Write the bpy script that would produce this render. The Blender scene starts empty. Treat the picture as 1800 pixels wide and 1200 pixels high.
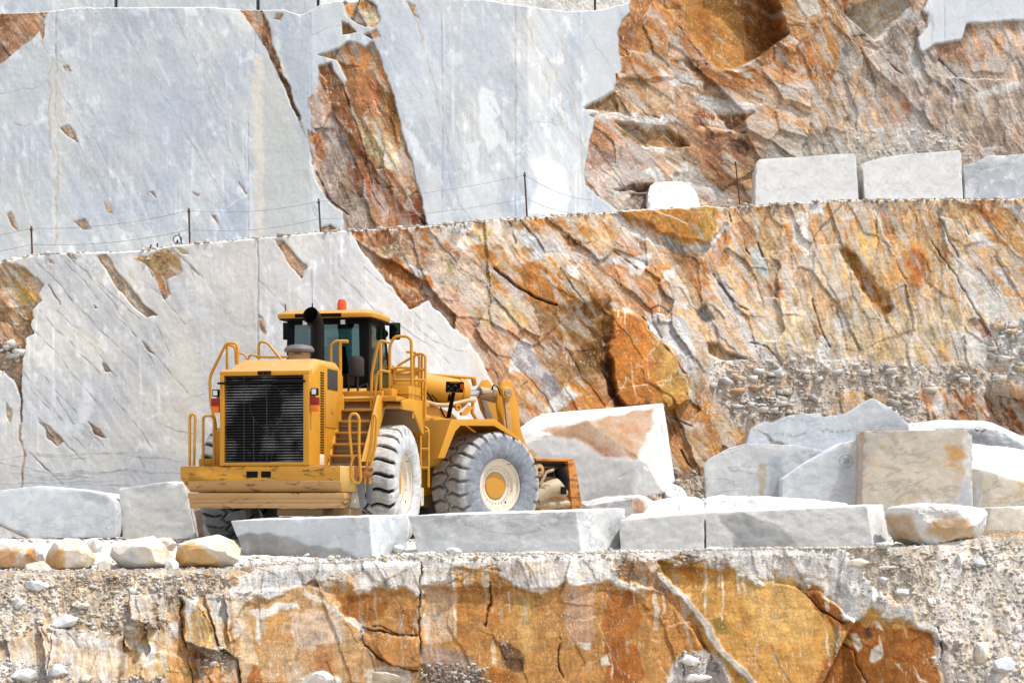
import bpy, bmesh, math, random
import numpy as np
from mathutils import Vector, Matrix
S = bpy.context.scene
COL = S.collection
R_ = math.radians
F_ = 3700.0      # focal length in photograph pixels (1800 wide)
HOR = 900.0      # row of the eye level
ZC = 0.5         # eye height above the working bench
KA = 0.80        # picture colour -> base colour

def lin(c, k=KA):
    c = np.asarray(c, dtype=np.float32) / 255.0
    return np.where(c <= 0.04045, c / 12.92, ((c + 0.055) / 1.055) ** 2.4) * k

def at(px, py, Y):
    return Vector(((px - 900.0) / F_ * Y, Y, ZC + (HOR - py) / F_ * Y))

def tag(o, label=None, cat=None, group=None, kind=None):
    if label: o['label'] = label
    if cat: o['category'] = cat
    if group: o['group'] = group
    if kind: o['kind'] = kind
    return o

# ------------------------------------------------------------------ noise
def _h(ix, iy, seed):
    x = ix.astype(np.uint32) * np.uint32(374761393) + iy.astype(np.uint32) * np.uint32(668265263) + np.uint32((seed * 2246822519 + 97) & 0xffffffff)
    x = (x ^ (x >> np.uint32(13))) * np.uint32(1274126177)
    x = (x ^ (x >> np.uint32(15))) * np.uint32(2246822519)
    x = x ^ (x >> np.uint32(16))
    return x.astype(np.float32) / np.float32(4294967295.0)

def gnoise(x, y, seed=0):
    x = np.asarray(x, np.float32); y = np.asarray(y, np.float32)
    ix = np.floor(x).astype(np.int64); iy = np.floor(y).astype(np.int64)
    fx = x - ix; fy = y - iy
    u = fx * fx * fx * (fx * (fx * 6 - 15) + 10); v = fy * fy * fy * (fy * (fy * 6 - 15) + 10)
    def g(dx, dy):
        a = _h(ix + dx, iy + dy, seed) * 6.2831853
        return np.cos(a) * (fx - dx) + np.sin(a) * (fy - dy)
    a = g(0, 0); b = g(1, 0); c = g(0, 1); d = g(1, 1)
    return ((a + (b - a) * u) * (1 - v) + (c + (d - c) * u) * v) * 1.45

def fbm(x, y, seed=0, oct=4, gain=0.5, lac=2.03):
    s = 0.0; a = 1.0; t = 0.0
    for k in range(oct):
        s = s + a * gnoise(x, y, seed + 17 * k); t += a
        x = x * lac + 3.1; y = y * lac + 7.7; a *= gain
    return s / t * 1.3

def cells(x, y, seed=0, jit=0.9):
    ix = np.floor(x).astype(np.int64); iy = np.floor(y).astype(np.int64)
    f1 = np.full(x.shape, 9e9, np.float32); f2 = f1.copy()
    idh = np.zeros(x.shape, np.float32); cx = np.zeros(x.shape, np.float32); cy = cx.copy(); id2 = idh.copy(); id3 = idh.copy()
    for dx in (-1, 0, 1):
        for dy in (-1, 0, 1):
            jx = ix + dx; jy = iy + dy
            px = jx + 0.5 + (_h(jx, jy, seed) - 0.5) * jit - x
            py = jy + 0.5 + (_h(jx, jy, seed + 1) - 0.5) * jit - y
            d = px * px + py * py
            m = d < f1
            f2 = np.where(m, f1, np.minimum(f2, d))
            f1 = np.where(m, d, f1)
            idh = np.where(m, _h(jx, jy, seed + 2), idh); id2 = np.where(m, _h(jx, jy, seed + 3), id2); id3 = np.where(m, _h(jx, jy, seed + 4), id3)
            cx = np.where(m, -px, cx); cy = np.where(m, -py, cy)
    return idh, id2, id3, cx.astype(np.float32), cy.astype(np.float32), np.sqrt(f1), np.sqrt(f2)

def facet(x, y, seed, steep=1.0):
    """flat chips: each tilts mostly across the cleavage (y), all roughly the same way, so ridges line up"""
    a, b, c, dx, dy, f1, f2 = cells(x, y, seed)
    h = (a - 0.5) * .7 + steep * ((b - 0.5) * .7 * dx + (c * 1.5 - .45) * dy)
    return h.astype(np.float32), a, (f2 - f1)

def sst(e0, e1, x):
    t = np.clip((x - e0) / (e1 - e0), 0, 1)
    return t * t * (3 - 2 * t)

# ------------------------------------------------------------------ a painted and carved sheet of rock
class Rock:
    """Grid in (px,py) of the photograph's scale; every node gets a real place later."""
    def __init__(s, xs, top, bot, n, seed):
        s.xs = xs; t = np.linspace(0, 1, n)[:, None].astype(np.float32)
        s.PX = np.repeat(xs[None, :], n, 0).astype(np.float32)
        s.PY = (top[None, :] * (1 - t) + bot[None, :] * t).astype(np.float32)
        s.seed = seed
        X, Y = s.PX, s.PY
        s.w1x = fbm(X / 34, Y / 34, seed + 1, 4); s.w1y = fbm(X / 34, Y / 34, seed + 2, 4)
        s.H = np.zeros_like(X); s.R = np.zeros_like(X)
        s.C = np.zeros(X.shape + (3,), np.float32)
        s.fine = fbm(X / 5.0, Y / 5.0, seed + 3, 3)
    def _win(s, x0, x1):
        i0 = max(0, int(np.searchsorted(s.xs, x0)) - 1); i1 = min(len(s.xs), int(np.searchsorted(s.xs, x1)) + 1)
        return slice(i0, max(i1, i0 + 1))
    def poly(s, pts, soft=2.0, w=5.0):
        p = np.array(pts, np.float32)
        sl = s._win(p[:, 0].min() - 14 - w, p[:, 0].max() + 14 + w)
        X = s.PX[:, sl] + s.w1x[:, sl] * w; Y = s.PY[:, sl] + s.w1y[:, sl] * w
        d = np.full(X.shape, 9e9, np.float32); ins = np.zeros(X.shape, bool)
        n = len(p)
        for i in range(n):
            ax, ay = p[i]; bx, by = p[(i + 1) % n]
            ex, ey = bx - ax, by - ay
            L = ex * ex + ey * ey + 1e-9
            t = np.clip(((X - ax) * ex + (Y - ay) * ey) / L, 0, 1)
            q = (X - ax - t * ex) ** 2 + (Y - ay - t * ey) ** 2
            d = np.minimum(d, q)
            if ay != by:
                c = ((ay > Y) != (by > Y)) & (X < (bx - ax) * (Y - ay) / (by - ay) + ax)
                ins ^= c
        d = np.sqrt(d); sd = np.where(ins, d, -d)
        return sl, sst(-soft, soft, sd), sd
    def rock(s, pts, soft=1.5, w=6, v=1.0, fs=None):
        sl, m, _ = s.poly(pts, soft, w)
        if fs is not None: s.FS[:, sl] = s.FS[:, sl] * (1 - m) + fs * m
        s.R[:, sl] = s.R[:, sl] * (1 - m) + v * m
    def fill(s, pts, c, soft=3.0, w=8.0, a=1.0, h=0.0, tilt=None, hs=None, mot=0.0):
        sl, m, sd = s.poly(pts, soft, w)
        mm = m * a
        if mot: mm = mm * np.clip(1 - mot + mot * (0.5 + 1.3 * fbm(s.PX[:, sl] / 13, s.PY[:, sl] / 13, s.seed + 91, 4)), 0, 1)
        if c is not None:
            s.C[:, sl] += (np.asarray(c, np.float32) - s.C[:, sl]) * mm[..., None]
        if h or tilt:
            hm = sst(-(hs or soft), (hs or soft), sd)
            v = np.float32(h)
            if tilt:
                q = np.array(pts, np.float32); cx, cy = q[:, 0].mean(), q[:, 1].mean()
                v = h + tilt[0] * (s.PX[:, sl] - cx) / 100 + tilt[1] * (s.PY[:, sl] - cy) / 100
            s.H[:, sl] += v * hm
        return sl, m
    def line(s, pts, wd, c, a=1.0, w=3.0, h=0.0, soft=1.0, fade=0.0):
        p = np.array(pts, np.float32)
        sl = s._win(p[:, 0].min() - wd - w - 8, p[:, 0].max() + wd + w + 8)
        X = s.PX[:, sl] + s.w1x[:, sl] * w; Y = s.PY[:, sl] + s.w1y[:, sl] * w
        d = np.full(X.shape, 9e9, np.float32)
        for i in range(len(p) - 1):
            ax, ay = p[i]; ex, ey = p[i + 1] - p[i]
            t = np.clip(((X - ax) * ex + (Y - ay) * ey) / (ex * ex + ey * ey + 1e-9), 0, 1)
            d = np.minimum(d, (X - ax - t * ex) ** 2 + (Y - ay - t * ey) ** 2)
        d = np.sqrt(d)
        m = 1 - sst(wd / 2 - soft * 0.5, wd / 2 + soft, d)
        if fade: m = m * np.clip(0.5 + fade * gnoise(s.PX[:, sl] / 16, s.PY[:, sl] / 16, s.seed + 55) + 0.2, 0, 1)
        if c is not None: s.C[:, sl] += (np.asarray(c, np.float32) - s.C[:, sl]) * (m * a)[..., None]
        if h: s.H[:, sl] += h * m

    def marble(s, base=(203, 208, 215), ang=57):
        X, Y = s.PX, s.PY; sd = s.seed
        C = np.zeros_like(s.C) + np.asarray(base, np.float32)
        n = fbm(X / 170, Y / 210, sd + 5, 4); C += (n * 19)[..., None] * np.array([1.0, .95, .8], np.float32)
        n = fbm(X / 90, Y / 130, sd + 6, 4); C += (np.clip(n, -.3, 1) * 22)[..., None] * np.array([1.0, .75, .25], np.float32)
        a = R_(ang); u = X * math.cos(a) + Y * math.sin(a); v = -X * math.sin(a) + Y * math.cos(a)
        n = fbm(u / 130, v / 11, sd + 7, 4); C += (n * 18)[..., None]
        n = fbm(X / 2.6 + .02 * Y, Y / 420, sd + 30, 2); C += (n * 4)[..., None]
        # vertical dust runs
        n = fbm(X / 9, Y / 160, sd + 8, 3); m = np.clip(n - .12, 0, 1) * np.clip(.4 + fbm(X / 120, Y / 120, sd + 9, 3), 0, 1)
        C += (m * 62)[..., None] * np.array([1, .99, .96], np.float32)
        # clouds of white scuffing
        n = fbm(X / 28, Y / 40, sd + 10, 5); m = sst(.18, .55, n); C += (m * 24)[..., None]
        # thin light and dark veins
        r = np.abs(fbm(u / 95 + s.w1x * .15, v / 38, sd + 11, 4)); C -= ((1 - sst(0, .03, r)) * 26)[..., None] * np.array([.8, .9, 1], np.float32) * np.clip(.3 + 1.4 * gnoise(X / 60, Y / 60, sd + 12), 0, 1)[..., None]
        r = np.abs(fbm(X / 55, Y / 55, sd + 13, 4)); C += ((1 - sst(0, .028, r)) * 24)[..., None] * np.clip(.2 + 1.5 * gnoise(X / 70, Y / 70, sd + 14), 0, 1)[..., None]
        n = fbm(X / 3.2, Y / 3.2, sd + 15, 2); C += (n * 5)[..., None]
        n = fbm(X / 12 + 40, Y / 12, sd + 19, 5); m = sst(.34, .5, n) * np.clip(.1 + 1.2 * gnoise(X / 110, Y / 110, sd + 20), 0, 1); C += (np.array([238, 238, 237], np.float32) - C) * (m * .55)[..., None]
        s.MC = C
        s.MH = (fbm(X / 60, Y / 80, sd + 16, 4) * .022 + fbm(X / 7, Y / 9, sd + 18, 3) * .003).astype(np.float32)

    def facets(s, ang=58, big=1.0, s1=120., s2=46., s3=17., asp=2.3, seed=0, zones=None):
        """chiselled relief: cells elongated along the rock's cleavage; zones = [(angle, px from which it holds, aspect, strength)]"""
        X = s.PX + s.w1x * 5; Y = s.PY + s.w1y * 5; sd = s.seed + 300 + seed; s.calm = np.zeros_like(X)
        wob = s.PX + 70 * fbm(s.PX / 120, s.PY / 120, sd + 60, 4)
        out = None
        zones = zones or [(ang, -9e9, asp, big)]
        for k, (an, x0, asp_, bg) in enumerate(zones):
            x1 = zones[k + 1][1] if k + 1 < len(zones) else 9e9
            sl = s._win(x0 - 120, x1 + 120)
            Xs, Ys = X[:, sl], Y[:, sl]; a = R_(an)
            u = Xs * math.cos(a) + Ys * math.sin(a); v = -Xs * math.sin(a) + Ys * math.cos(a)
            h1, a1, e1 = facet(u / (s1 * asp_), v / s1, sd + 100 * k, 1.3)
            h2, a2, e2 = facet(u / (s2 * asp_), v / s2, sd + 10 + 100 * k, 1.5)
            h3, a3, e3 = facet(u / (s3 * asp_ * 1.5), v / s3, sd + 20 + 100 * k, 1.5)
            h4, a4, e4 = facet(u / 22., v / 6., sd + 30 + 100 * k, 1.4)
            rough = np.clip(.55 + .9 * fbm(Xs / 130, Ys / 130, sd + 40, 3), .12, 1.2)
            FH = bg * (h1 * .24 + h2 * .095 + h3 * .034 * rough + h4 * .010 * rough + fbm(Xs / 60, Ys / 60, sd + 41, 3) * .05 + s.fine[:, sl] * .010)
            new = (FH, a1, a2, a3, a4, e1, e2, e3, u, v)
            if out is None: out = [np.zeros_like(X) for _ in new]
            m = (wob[:, sl] >= x0) & (wob[:, sl] < x1)
            for o_, n_ in zip(out, new): o_[:, sl] = np.where(m, n_, o_[:, sl])
        s.FH = out[0]; s.cid = tuple(out[1:5]); s.edge = tuple(out[5:8]); s.uv = (out[8], out[9])
        s.FS = np.ones_like(X)

    def finish_rock(s, amt=1.0, dust=1.0, rust=1.0, pale=0., sat=.93):
        """break the painted rock colours up by facet, grain, runs, dust"""
        C = s.C; X, Y = s.PX, s.PY; sd = s.seed + 500; u, v = s.uv
        a1, a2, a3, a4 = s.cid
        kc = 1 - .8 * s.calm
        lum = 1 + amt * ((a2 - .5) * .22 * kc + (a3 - .5) * .20 * kc + (a4 - .5) * .10 * kc + s.fine * .15 + fbm(u / 42, v / 5, sd + 1, 4) * .19 * (1 - .5 * s.calm) + fbm(X / 26, Y / 26, sd + 2, 5) * .19)
        C = C * lum[..., None]
        # stronger iron stain / washed grey, by patch
        n = fbm(u / 70, v / 16, sd + 3, 5) + (a3 - .5) * .7 * kc
        m = (sst(.16, .66, n) * .34 * amt * rust)[..., None]
        C = C * (1 - m) + C * np.array([.92, .70, .46], np.float32) * m
        n = fbm(u / 70 + 9, v / 13, sd + 4, 5) + (a4 - .5) * .5 * kc + (a2 - .5) * .5 * kc - .25 * s.calm
        m = (sst(.10, .5, n + pale) * .70 * amt)[..., None]
        g = C.mean(-1, keepdims=True)
        C = C * (1 - m) + (g * .30 + np.array([212, 204, 197], np.float32) * .70) * m
        n = fbm(u / 26, v / 2.6, sd + 11, 3); C = C * (1 + .13 * amt * n * (1 - .7 * s.calm))[..., None]
        n = fbm(X / 6, Y / 6, sd + 12, 4); m = sst(.25, .6, n) * .35 * amt; C = C + (C * np.array([1.16, 1.12, 1.08], np.float32) - C) * m[..., None]
        # white scars and drips
        n = fbm(X / 4.5, Y / 17, sd + 5, 3); m = sst(.40, .56, n) * np.clip(.3 + 1.2 * gnoise(X / 60, Y / 60, sd + 6), 0, 1)
        C = C + (np.array([238, 230, 216], np.float32) - C) * (m * .8 * amt)[..., None]
        # cracks between blocks
        e1, e2, e3 = s.edge
        m = (1 - sst(.0, .022, e2)) * np.clip(-.1 + 1.5 * gnoise(X / 34, Y / 34, sd + 7), 0, 1) + (1 - sst(0, .04, e3)) * .5 * np.clip(-.1 + 1.5 * gnoise(X / 30, Y / 30, sd + 8), 0, 1)
        m = np.clip(m, 0, 1) * amt * .7 * kc
        C = C * (1 - m * .55)[..., None]
        s.FH = s.FH - m * .03
        # stone dust lying on faces that look upward
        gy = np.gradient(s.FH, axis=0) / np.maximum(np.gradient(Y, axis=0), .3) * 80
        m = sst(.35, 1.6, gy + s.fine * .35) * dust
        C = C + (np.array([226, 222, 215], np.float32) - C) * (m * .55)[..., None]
        n = fbm(X / 3.2, Y / 4.2, sd + 21, 2); m = sst(.46, .6, n) * np.clip(.3 + 1.1 * gnoise(X / 38, Y / 38, sd + 22), 0, 1) * amt
        C = C + (np.array([236, 228, 214], np.float32) - C) * (m * .75)[..., None]
        n = fbm(X / 3.6 + 30, Y / 3., sd + 23, 2); m = sst(.46, .62, n) * np.clip(.1 + 1.1 * gnoise(X / 44, Y / 44, sd + 24), 0, 1) * amt; C = C * (1 - .45 * m)[..., None]
        g = C.mean(-1, keepdims=True); C = (C * sat + g * (1 - sat)) * .96
        s.RC = np.clip(C, 6, 246)

    def build(s, name, D, mat, extra_top=None, tint=1.0):
        """D: base distance per node; relief carves along the wall's outward direction (-Y)"""
        Z = ZC + (HOR - s.PY) / F_ * D; X = (s.PX - 900.0) / F_ * D; Y = D - s.H
        P = np.stack([X, Y, Z], -1); C = lin(np.clip(s.C, 4, 250)) * tint
        if extra_top is not None:     # the ledge on top, running back
            rows = []; cr = []
            for (dy, dz, col) in reversed(extra_top):
                r = P[0].copy(); r[:, 1] += dy; r[:, 2] += dz + 0.03 * fbm(s.xs / 9, np.full_like(s.xs, dy * 31.), s.seed + 77, 3) * (1 if dy > .2 else 0)
                r[:, 0] *= 1
                rows.append(r); c0 = np.zeros((len(s.xs), 3), np.float32) + lin(col); c0 *= (1 + .06 * fbm(s.xs / 6, np.full_like(s.xs, dy * 9.), s.seed + 78, 3))[:, None]; cr.append(c0)
            P = np.concatenate([np.stack(rows), P]); C = np.concatenate([np.stack(cr), C])
        rk = s.R.astype(np.float32)
        if extra_top is not None: rk = np.concatenate([np.zeros((len(extra_top), len(s.xs)), np.float32) + .3, rk])
        return grid_mesh(name, P, C, mat, None, rk)

def grid_mesh(name, P, C, mat, parent=None, rock=None):
    n, m = P.shape[:2]
    me = bpy.data.meshes.new(name)
    idx = np.arange(n * m, dtype=np.int32).reshape(n, m)
    q = np.stack([idx[:-1, :-1], idx[1:, :-1], idx[1:, 1:], idx[:-1, 1:]], -1).reshape(-1, 4)
    me.vertices.add(n * m); me.vertices.foreach_set('co', P.astype(np.float32).ravel())
    me.loops.add(q.size); me.loops.foreach_set('vertex_index', q.ravel())
    me.polygons.add(len(q)); me.polygons.foreach_set('loop_start', np.arange(0, q.size, 4, dtype=np.int32))
    me.update(calc_edges=True)
    if C is not None:
        at_ = me.attributes.new('Col', 'FLOAT_COLOR', 'POINT')
        rgba = np.ones((n * m, 4), np.float32); rgba[:, :3] = C.reshape(-1, 3); rgba[:, 3] = .4 if rock is None else rock.ravel(); at_.data.foreach_set('color', rgba.ravel())
    me.materials.append(mat)
    o = bpy.data.objects.new(name, me); COL.objects.link(o)
    if parent: o.parent = parent
    return o

# ------------------------------------------------------------------ materials
class N:
    def __init__(s, name):
        s.m = bpy.data.materials.new(name); s.m.use_nodes = True; s.t = s.m.node_tree; s.n = s.t.nodes; s.l = s.t.links
        s.b = s.n['Principled BSDF']
    def add(s, t, **k):
        x = s.n.new(t)
        for a, v in k.items():
            if a in x.inputs: x.inputs[a].default_value = v
            else: setattr(x, a, v)
        return x
    def link(s, a, b): s.l.new(a, b)
    def noise(s, scale, detail=4, rough=.55, co=None, dist=0.):
        x = s.add('ShaderNodeTexNoise'); x.inputs['Scale'].default_value = scale; x.inputs['Detail'].default_value = detail; x.inputs['Roughness'].default_value = rough; x.inputs['Distortion'].default_value = dist
        if co is not None: s.link(co, x.inputs['Vector'])
        return x
    def ramp(s, src, stops):
        r = s.add('ShaderNodeValToRGB'); e = r.color_ramp.elements
        while len(e) < len(stops): e.new(.5)
        for q, (p, c) in zip(e, stops):
            q.position = p; q.color = (c, c, c, 1) if isinstance(c, (int, float)) else tuple(c) + (1,)
        s.link(src, r.inputs[0]); return r
    def mix(s, f, a, b, mode='MIX'):
        x = s.add('ShaderNodeMix', data_type='RGBA', blend_type=mode)
        for i, v in ((0, f), (6, a), (7, b)):
            if hasattr(v, 'links') or hasattr(v, 'is_linked'): s.link(v, x.inputs[i])
            else: x.inputs[i].default_value = v if i == 0 else tuple(v) + (1,)
        return x.outputs[2]
    def bump(s, h, st, dist=.02, nrm=None):
        b = s.add('ShaderNodeBump'); b.inputs['Strength'].default_value = st; b.inputs['Distance'].default_value = dist
        s.link(h, b.inputs['Height'])
        if nrm is not None: s.link(nrm, b.inputs['Normal'])
        return b.outputs[0]

def coord(k, scale=None):
    g = k.add('ShaderNodeNewGeometry'); return g.outputs['Position']

def mat_rock():
    k = N('painted_rock'); a = k.add('ShaderNodeAttribute', attribute_name='Col'); p = coord(k); R = a.outputs['Alpha']
    n = k.noise(14, 6, .65, p); r = k.ramp(n.outputs[0], [(.25, .90), (.5, 1.0), (.75, 1.07)])
    c = k.mix(1.0, a.outputs['Color'], r.outputs[0], 'MULTIPLY')
    n2 = k.noise(60, 5, .7, p); r2 = k.ramp(n2.outputs[0], [(.28, .93), (.72, 1.05)]); r3 = k.ramp(n2.outputs[0], [(.30, .66), (.5, 1.), (.70, 1.24)])
    c = k.mix(1.0, c, k.mix(R, r2.outputs[0], r3.outputs[0]), 'MULTIPLY')
    v = k.add('ShaderNodeTexVoronoi', feature='F1'); v.inputs['Scale'].default_value = 9; v.inputs['Randomness'].default_value = 1
    mp = k.add('ShaderNodeMapping'); mp.inputs['Rotation'].default_value = (0, R_(55), 0); mp.inputs['Scale'].default_value = (.55, 1, 1.9); k.link(p, mp.inputs[0])
    wv = k.add('ShaderNodeVectorMath', operation='ADD'); k.link(mp.outputs[0], wv.inputs[0]); nw = k.noise(20, 3, .6, p); sc_ = k.add('ShaderNodeVectorMath', operation='SCALE'); sc_.inputs['Scale'].default_value = .07; k.link(nw.outputs[1], sc_.inputs[0]); k.link(sc_.outputs[0], wv.inputs[1]); k.link(wv.outputs[0], v.inputs['Vector'])
    sp_ = k.add('ShaderNodeSeparateColor'); k.link(v.outputs['Color'], sp_.inputs[0]); rv = k.ramp(sp_.outputs[0], [(.0, .84), (1., 1.14)])
    rm = k.add('ShaderNodeMath', operation='MULTIPLY'); rm.inputs[1].default_value = .9; k.link(R, rm.inputs[0])
    c = k.mix(rm.outputs[0], c, k.mix(1., c, rv.outputs[0], 'MULTIPLY'))
    k.link(c, k.b.inputs['Base Color']); k.b.inputs['Roughness'].default_value = .85; k.b.inputs['Specular IOR Level'].default_value = .2
    hv = k.add('ShaderNodeMath', operation='MULTIPLY'); k.link(sp_.outputs[1], hv.inputs[0]); k.link(R, hv.inputs[1])
    nb = k.bump(n.outputs[0], .10, .04); nb = k.bump(n2.outputs[0], .35, .012, nb); nb = k.bump(hv.outputs[0], .35, .03, nb); k.link(nb, k.b.inputs['Normal'])
    return k.m

def mat_stone(name, base, dark, warm=None, warm_amt=.5, scale=1.0, seed=0., white=.35, vein=.4, ang=0.6, rough_top=True):
    """sawn or broken marble: clouds, veins, scuffs, iron stain"""
    k = N(name); p0 = k.add('ShaderNodeTexCoord').outputs['Object']
    mp = k.add('ShaderNodeMapping'); mp.inputs['Location'].default_value = (seed, seed * .7, seed * 1.3); k.link(p0, mp.inputs[0]); p = mp.outputs[0]
    st = k.add('ShaderNodeMapping'); st.inputs['Rotation'].default_value = (0.3, ang + .35, .2); st.inputs['Scale'].default_value = (.6, 1, 1.5); k.link(p, st.inputs[0])
    n = k.noise(1.1 * scale, 6, .6, p, .6); r = k.ramp(n.outputs[0], [(.28, 0.), (.6, 1.)])
    c = k.mix(r.outputs[0], lin(dark, .88), lin(base, .92))
    n5 = k.noise(.9 * scale, 9, .62, st.outputs[0], .35); r5 = k.ramp(n5.outputs[0], [(.475, .0), (.5, vein * .9), (.52, .0)])
    c = k.mix(r5.outputs[0], c, lin([x * .80 for x in dark]))
    if warm is not None:
        n3 = k.noise(.9 * scale, 7, .62, st.outputs[0], .8); r3 = k.ramp(n3.outputs[0], [(.62 - .3 * warm_amt, 0.), (.72 - .2 * warm_amt, 1.)])
        c = k.mix(r3.outputs[0], c, lin(warm))
        n6 = k.noise(2.6 * scale, 6, .6, p, .5); r6 = k.ramp(n6.outputs[0], [(.5, 0.), (.72, .75)])
        c = k.mix(r6.outputs[0], c, lin(base))
    n2 = k.noise(3.5 * scale, 7, .7, p, .4); r2 = k.ramp(n2.outputs[0], [(.52, 0.), (.66, white)])
    c = k.mix(r2.outputs[0], c, lin((238, 238, 236), .92))
    n4 = k.noise(38 * scale, 5, .7, p); r4 = k.ramp(n4.outputs[0], [(.3, .88), (.7, 1.07)])
    c = k.mix(1., c, r4.outputs[0], 'MULTIPLY')
    k.link(c, k.b.inputs['Base Color']); k.b.inputs['Roughness'].default_value = .8; k.b.inputs['Specular IOR Level'].default_value = .25
    nb = k.bump(n2.outputs[0], .35, .03); nb = k.bump(n4.outputs[0], .35, .008, nb); k.link(nb, k.b.inputs['Normal'])
    return k.m
# ------------------------------------------------------------------ the quarry faces
ROCK = mat_rock()
STEP = 1.6
xs = np.concatenate([np.arange(-1300, -600, 14.), np.arange(-600, -120, 4.), np.arange(-120, 1920, STEP), np.arange(1920, 2500, 4.), np.arange(2500, 3100, 14.)]).astype(np.float32)
def ip(pts): a = np.array(pts, np.float32); return np.interp(xs, a[:, 0], a[:, 1]).astype(np.float32)
def edge(pts, amp, seed, sc=14.): return ip(pts) + amp * fbm(xs / sc, xs * 0 + seed, seed, 4)

def rubble(s, pts, c, soft=10., w=14., amp=.10, sz=9., jit=.30, a=1.0):
    """loose stones of mixed size bedded in dust"""
    sl, m = s.fill(pts, c, soft, w, a)
    X = s.PX[:, sl] + s.w1x[:, sl] * 9; Y = s.PY[:, sl] + s.w1y[:, sl] * 9
    pat = np.clip(.55 + 1.0 * fbm(X / 55, Y / 45, s.seed + 690, 4), 0, 1.15)
    s.C[:, sl] *= (1 + m * .10 * fbm(X / 24, Y / 20, s.seed + 691, 5))[..., None]
    for k, (z, am, pr) in enumerate(((sz * 2.4, 1., .22), (sz * 1.3, .75, .40), (sz * .7, .5, .62), (sz * .36, .3, .8))):
        i1, i2, i3, dx, dy, f1, f2 = cells(X / z, Y / z * (1.15 + .2 * k), s.seed + 700 + 9 * k, 1.0)
        r = .30 + .22 * i2
        on = (i1 < pr * pat)
        t_ = i3 * 6.2832; ca, sa = np.cos(t_), np.sin(t_); mx_ = np.maximum(np.abs(dx * ca + dy * sa), np.abs(dy * ca - dx * sa) * (1.1 + .8 * i2)) / (r * .85)
        q = np.clip((1 - mx_) * 2.4, 0, 1); inn = mx_ < 1
        dome = np.where(on, .7 * q * (1 + 1.6 * ((i2 - .5) * dx + (i3 - .5) * dy) * 2), 0)
        s.RUB[:, sl] += (.45 * amp * am * dome * m * (.4 + .8 * i3)).astype(np.float32)
        rim = on & (mx_ > .96) & (mx_ < 1.2) & (dy > -.1)  # darker lower rim: shade under each stone painted into the colour
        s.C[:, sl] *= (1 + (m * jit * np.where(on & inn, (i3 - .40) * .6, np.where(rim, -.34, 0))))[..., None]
        s.C[:, sl] += ((np.array([205, 160, 110], np.float32) - s.C[:, sl]) * (m * (on & (i2 > .8) & inn) * .3)[..., None])
        s.C[:, sl] += ((np.array([224, 224, 224], np.float32) - s.C[:, sl]) * (m * (on & (i2 < .3) & inn) * .35)[..., None])
    s.NF[:, sl] = np.maximum(s.NF[:, sl], m * .85)

def begin(s, rockcol, base=(206, 207, 208), ang=57, **fk):
    s.marble(base, ang); s.facets(**fk)
    s.C[:] = np.asarray(rockcol, np.float32); s.RUB = np.zeros_like(s.H); s.NF = np.zeros_like(s.H); s.halo = []

def blend(s, fsc=1.0, step=.10):
    """lay rock and sawn marble together; the broken rock sits behind the sawn plane"""
    R = s.R[..., None]
    s.C = s.RC * R + s.MC * (1 - R)
    s.H = s.H + s.RUB * s.R + (s.FH * fsc * (1 - .93 * s.NF) - step) * s.R * s.FS + s.MH * (1 - s.R)

# ============ lower face, behind the loader
top1 = edge([(-1300, 500), (-160, 474), (0, 462), (60, 450), (130, 446), (200, 445), (262, 441), (300, 433), (400, 425), (560, 410), (750, 398), (900, 385), (1100, 373), (1250, 366), (1500, 352), (1800, 350), (3100, 345)], 1.6, 5, 9.)
W1 = Rock(xs, top1, top1 * 0 + 985, 400, 11)
D1 = ip([(-1300, 40.0), (-200, 41.2), (0, 41.4), (453, 42.3), (860, 44.2), (1000, 47.8), (1180, 50.5), (1400, 52), (1800, 53), (3100, 55)])
L1 = ip([(-1300, .02), (600, .02), (760, .12), (900, .22), (1800, .24), (3100, .24)])
begin(W1, (203, 168, 132), base=(214, 213, 211), zones=[(52, -9e9, 2., .55), (50, 560, 2.1, .72), (57, 1150, 2., .62), (70, 1360, 1.8, .48), (54, 1690, 2., .62)])
p = W1
RR = [(612, 396), (628, 430), (640, 450), (650, 458), (668, 480), (682, 500), (690, 507), (704, 525), (718, 543), (735, 537), (752, 527), (770, 545), (785, 565), (800, 578), (824, 597), (838, 620), (860, 660), (872, 690), (890, 740), (920, 770), (960, 800), (1000, 870), (1000, 1000), (3200, 1000), (3200, 300), (1800, 340), (1100, 362), (620, 392)]
p.rock(RR, 1.2, 5)
p.rock([(-1400, 480), (0, 455), (20, 462), (45, 470), (62, 490), (75, 498), (68, 515), (72, 530), (56, 545), (60, 560), (52, 570), (60, 585), (44, 595), (43, 605), (38, 640), (37, 660), (36, 700), (24, 670), (0, 650), (-1400, 640)], 1.0, 4)
for q in ([(172, 450), (185, 444), (200, 470), (225, 500), (250, 530), (275, 555), (258, 558), (235, 540), (210, 512), (188, 480)], [(235, 455), (260, 449), (285, 440), (302, 434), (314, 450), (320, 478), (304, 483), (292, 490), (298, 518), (288, 525), (278, 505), (270, 478), (255, 465)],
          [(455, 552), (462, 558), (470, 582), (466, 590), (458, 575)], [(75, 743), (86, 750), (112, 775), (100, 784), (84, 770)], [(160, 745), (175, 755), (184, 770), (166, 762)], [(180, 638), (188, 645), (196, 652), (186, 655)], [(118, 445), (128, 447), (134, 455), (126, 454)], [(85, 455), (92, 458), (96, 464), (88, 462)], [(12, 708), (21, 718), (16, 742), (10, 730)], [(310, 437), (324, 440), (330, 447), (318, 446)],
          [(485, 423), (497, 422), (520, 450), (540, 470), (530, 488), (505, 460)], [(165, 535), (171, 541), (166, 541)], [(250, 597), (258, 603), (268, 622), (262, 618)]):
    p.rock(q, 1.4, 4, fs=.16); p.halo.append(q)
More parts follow.
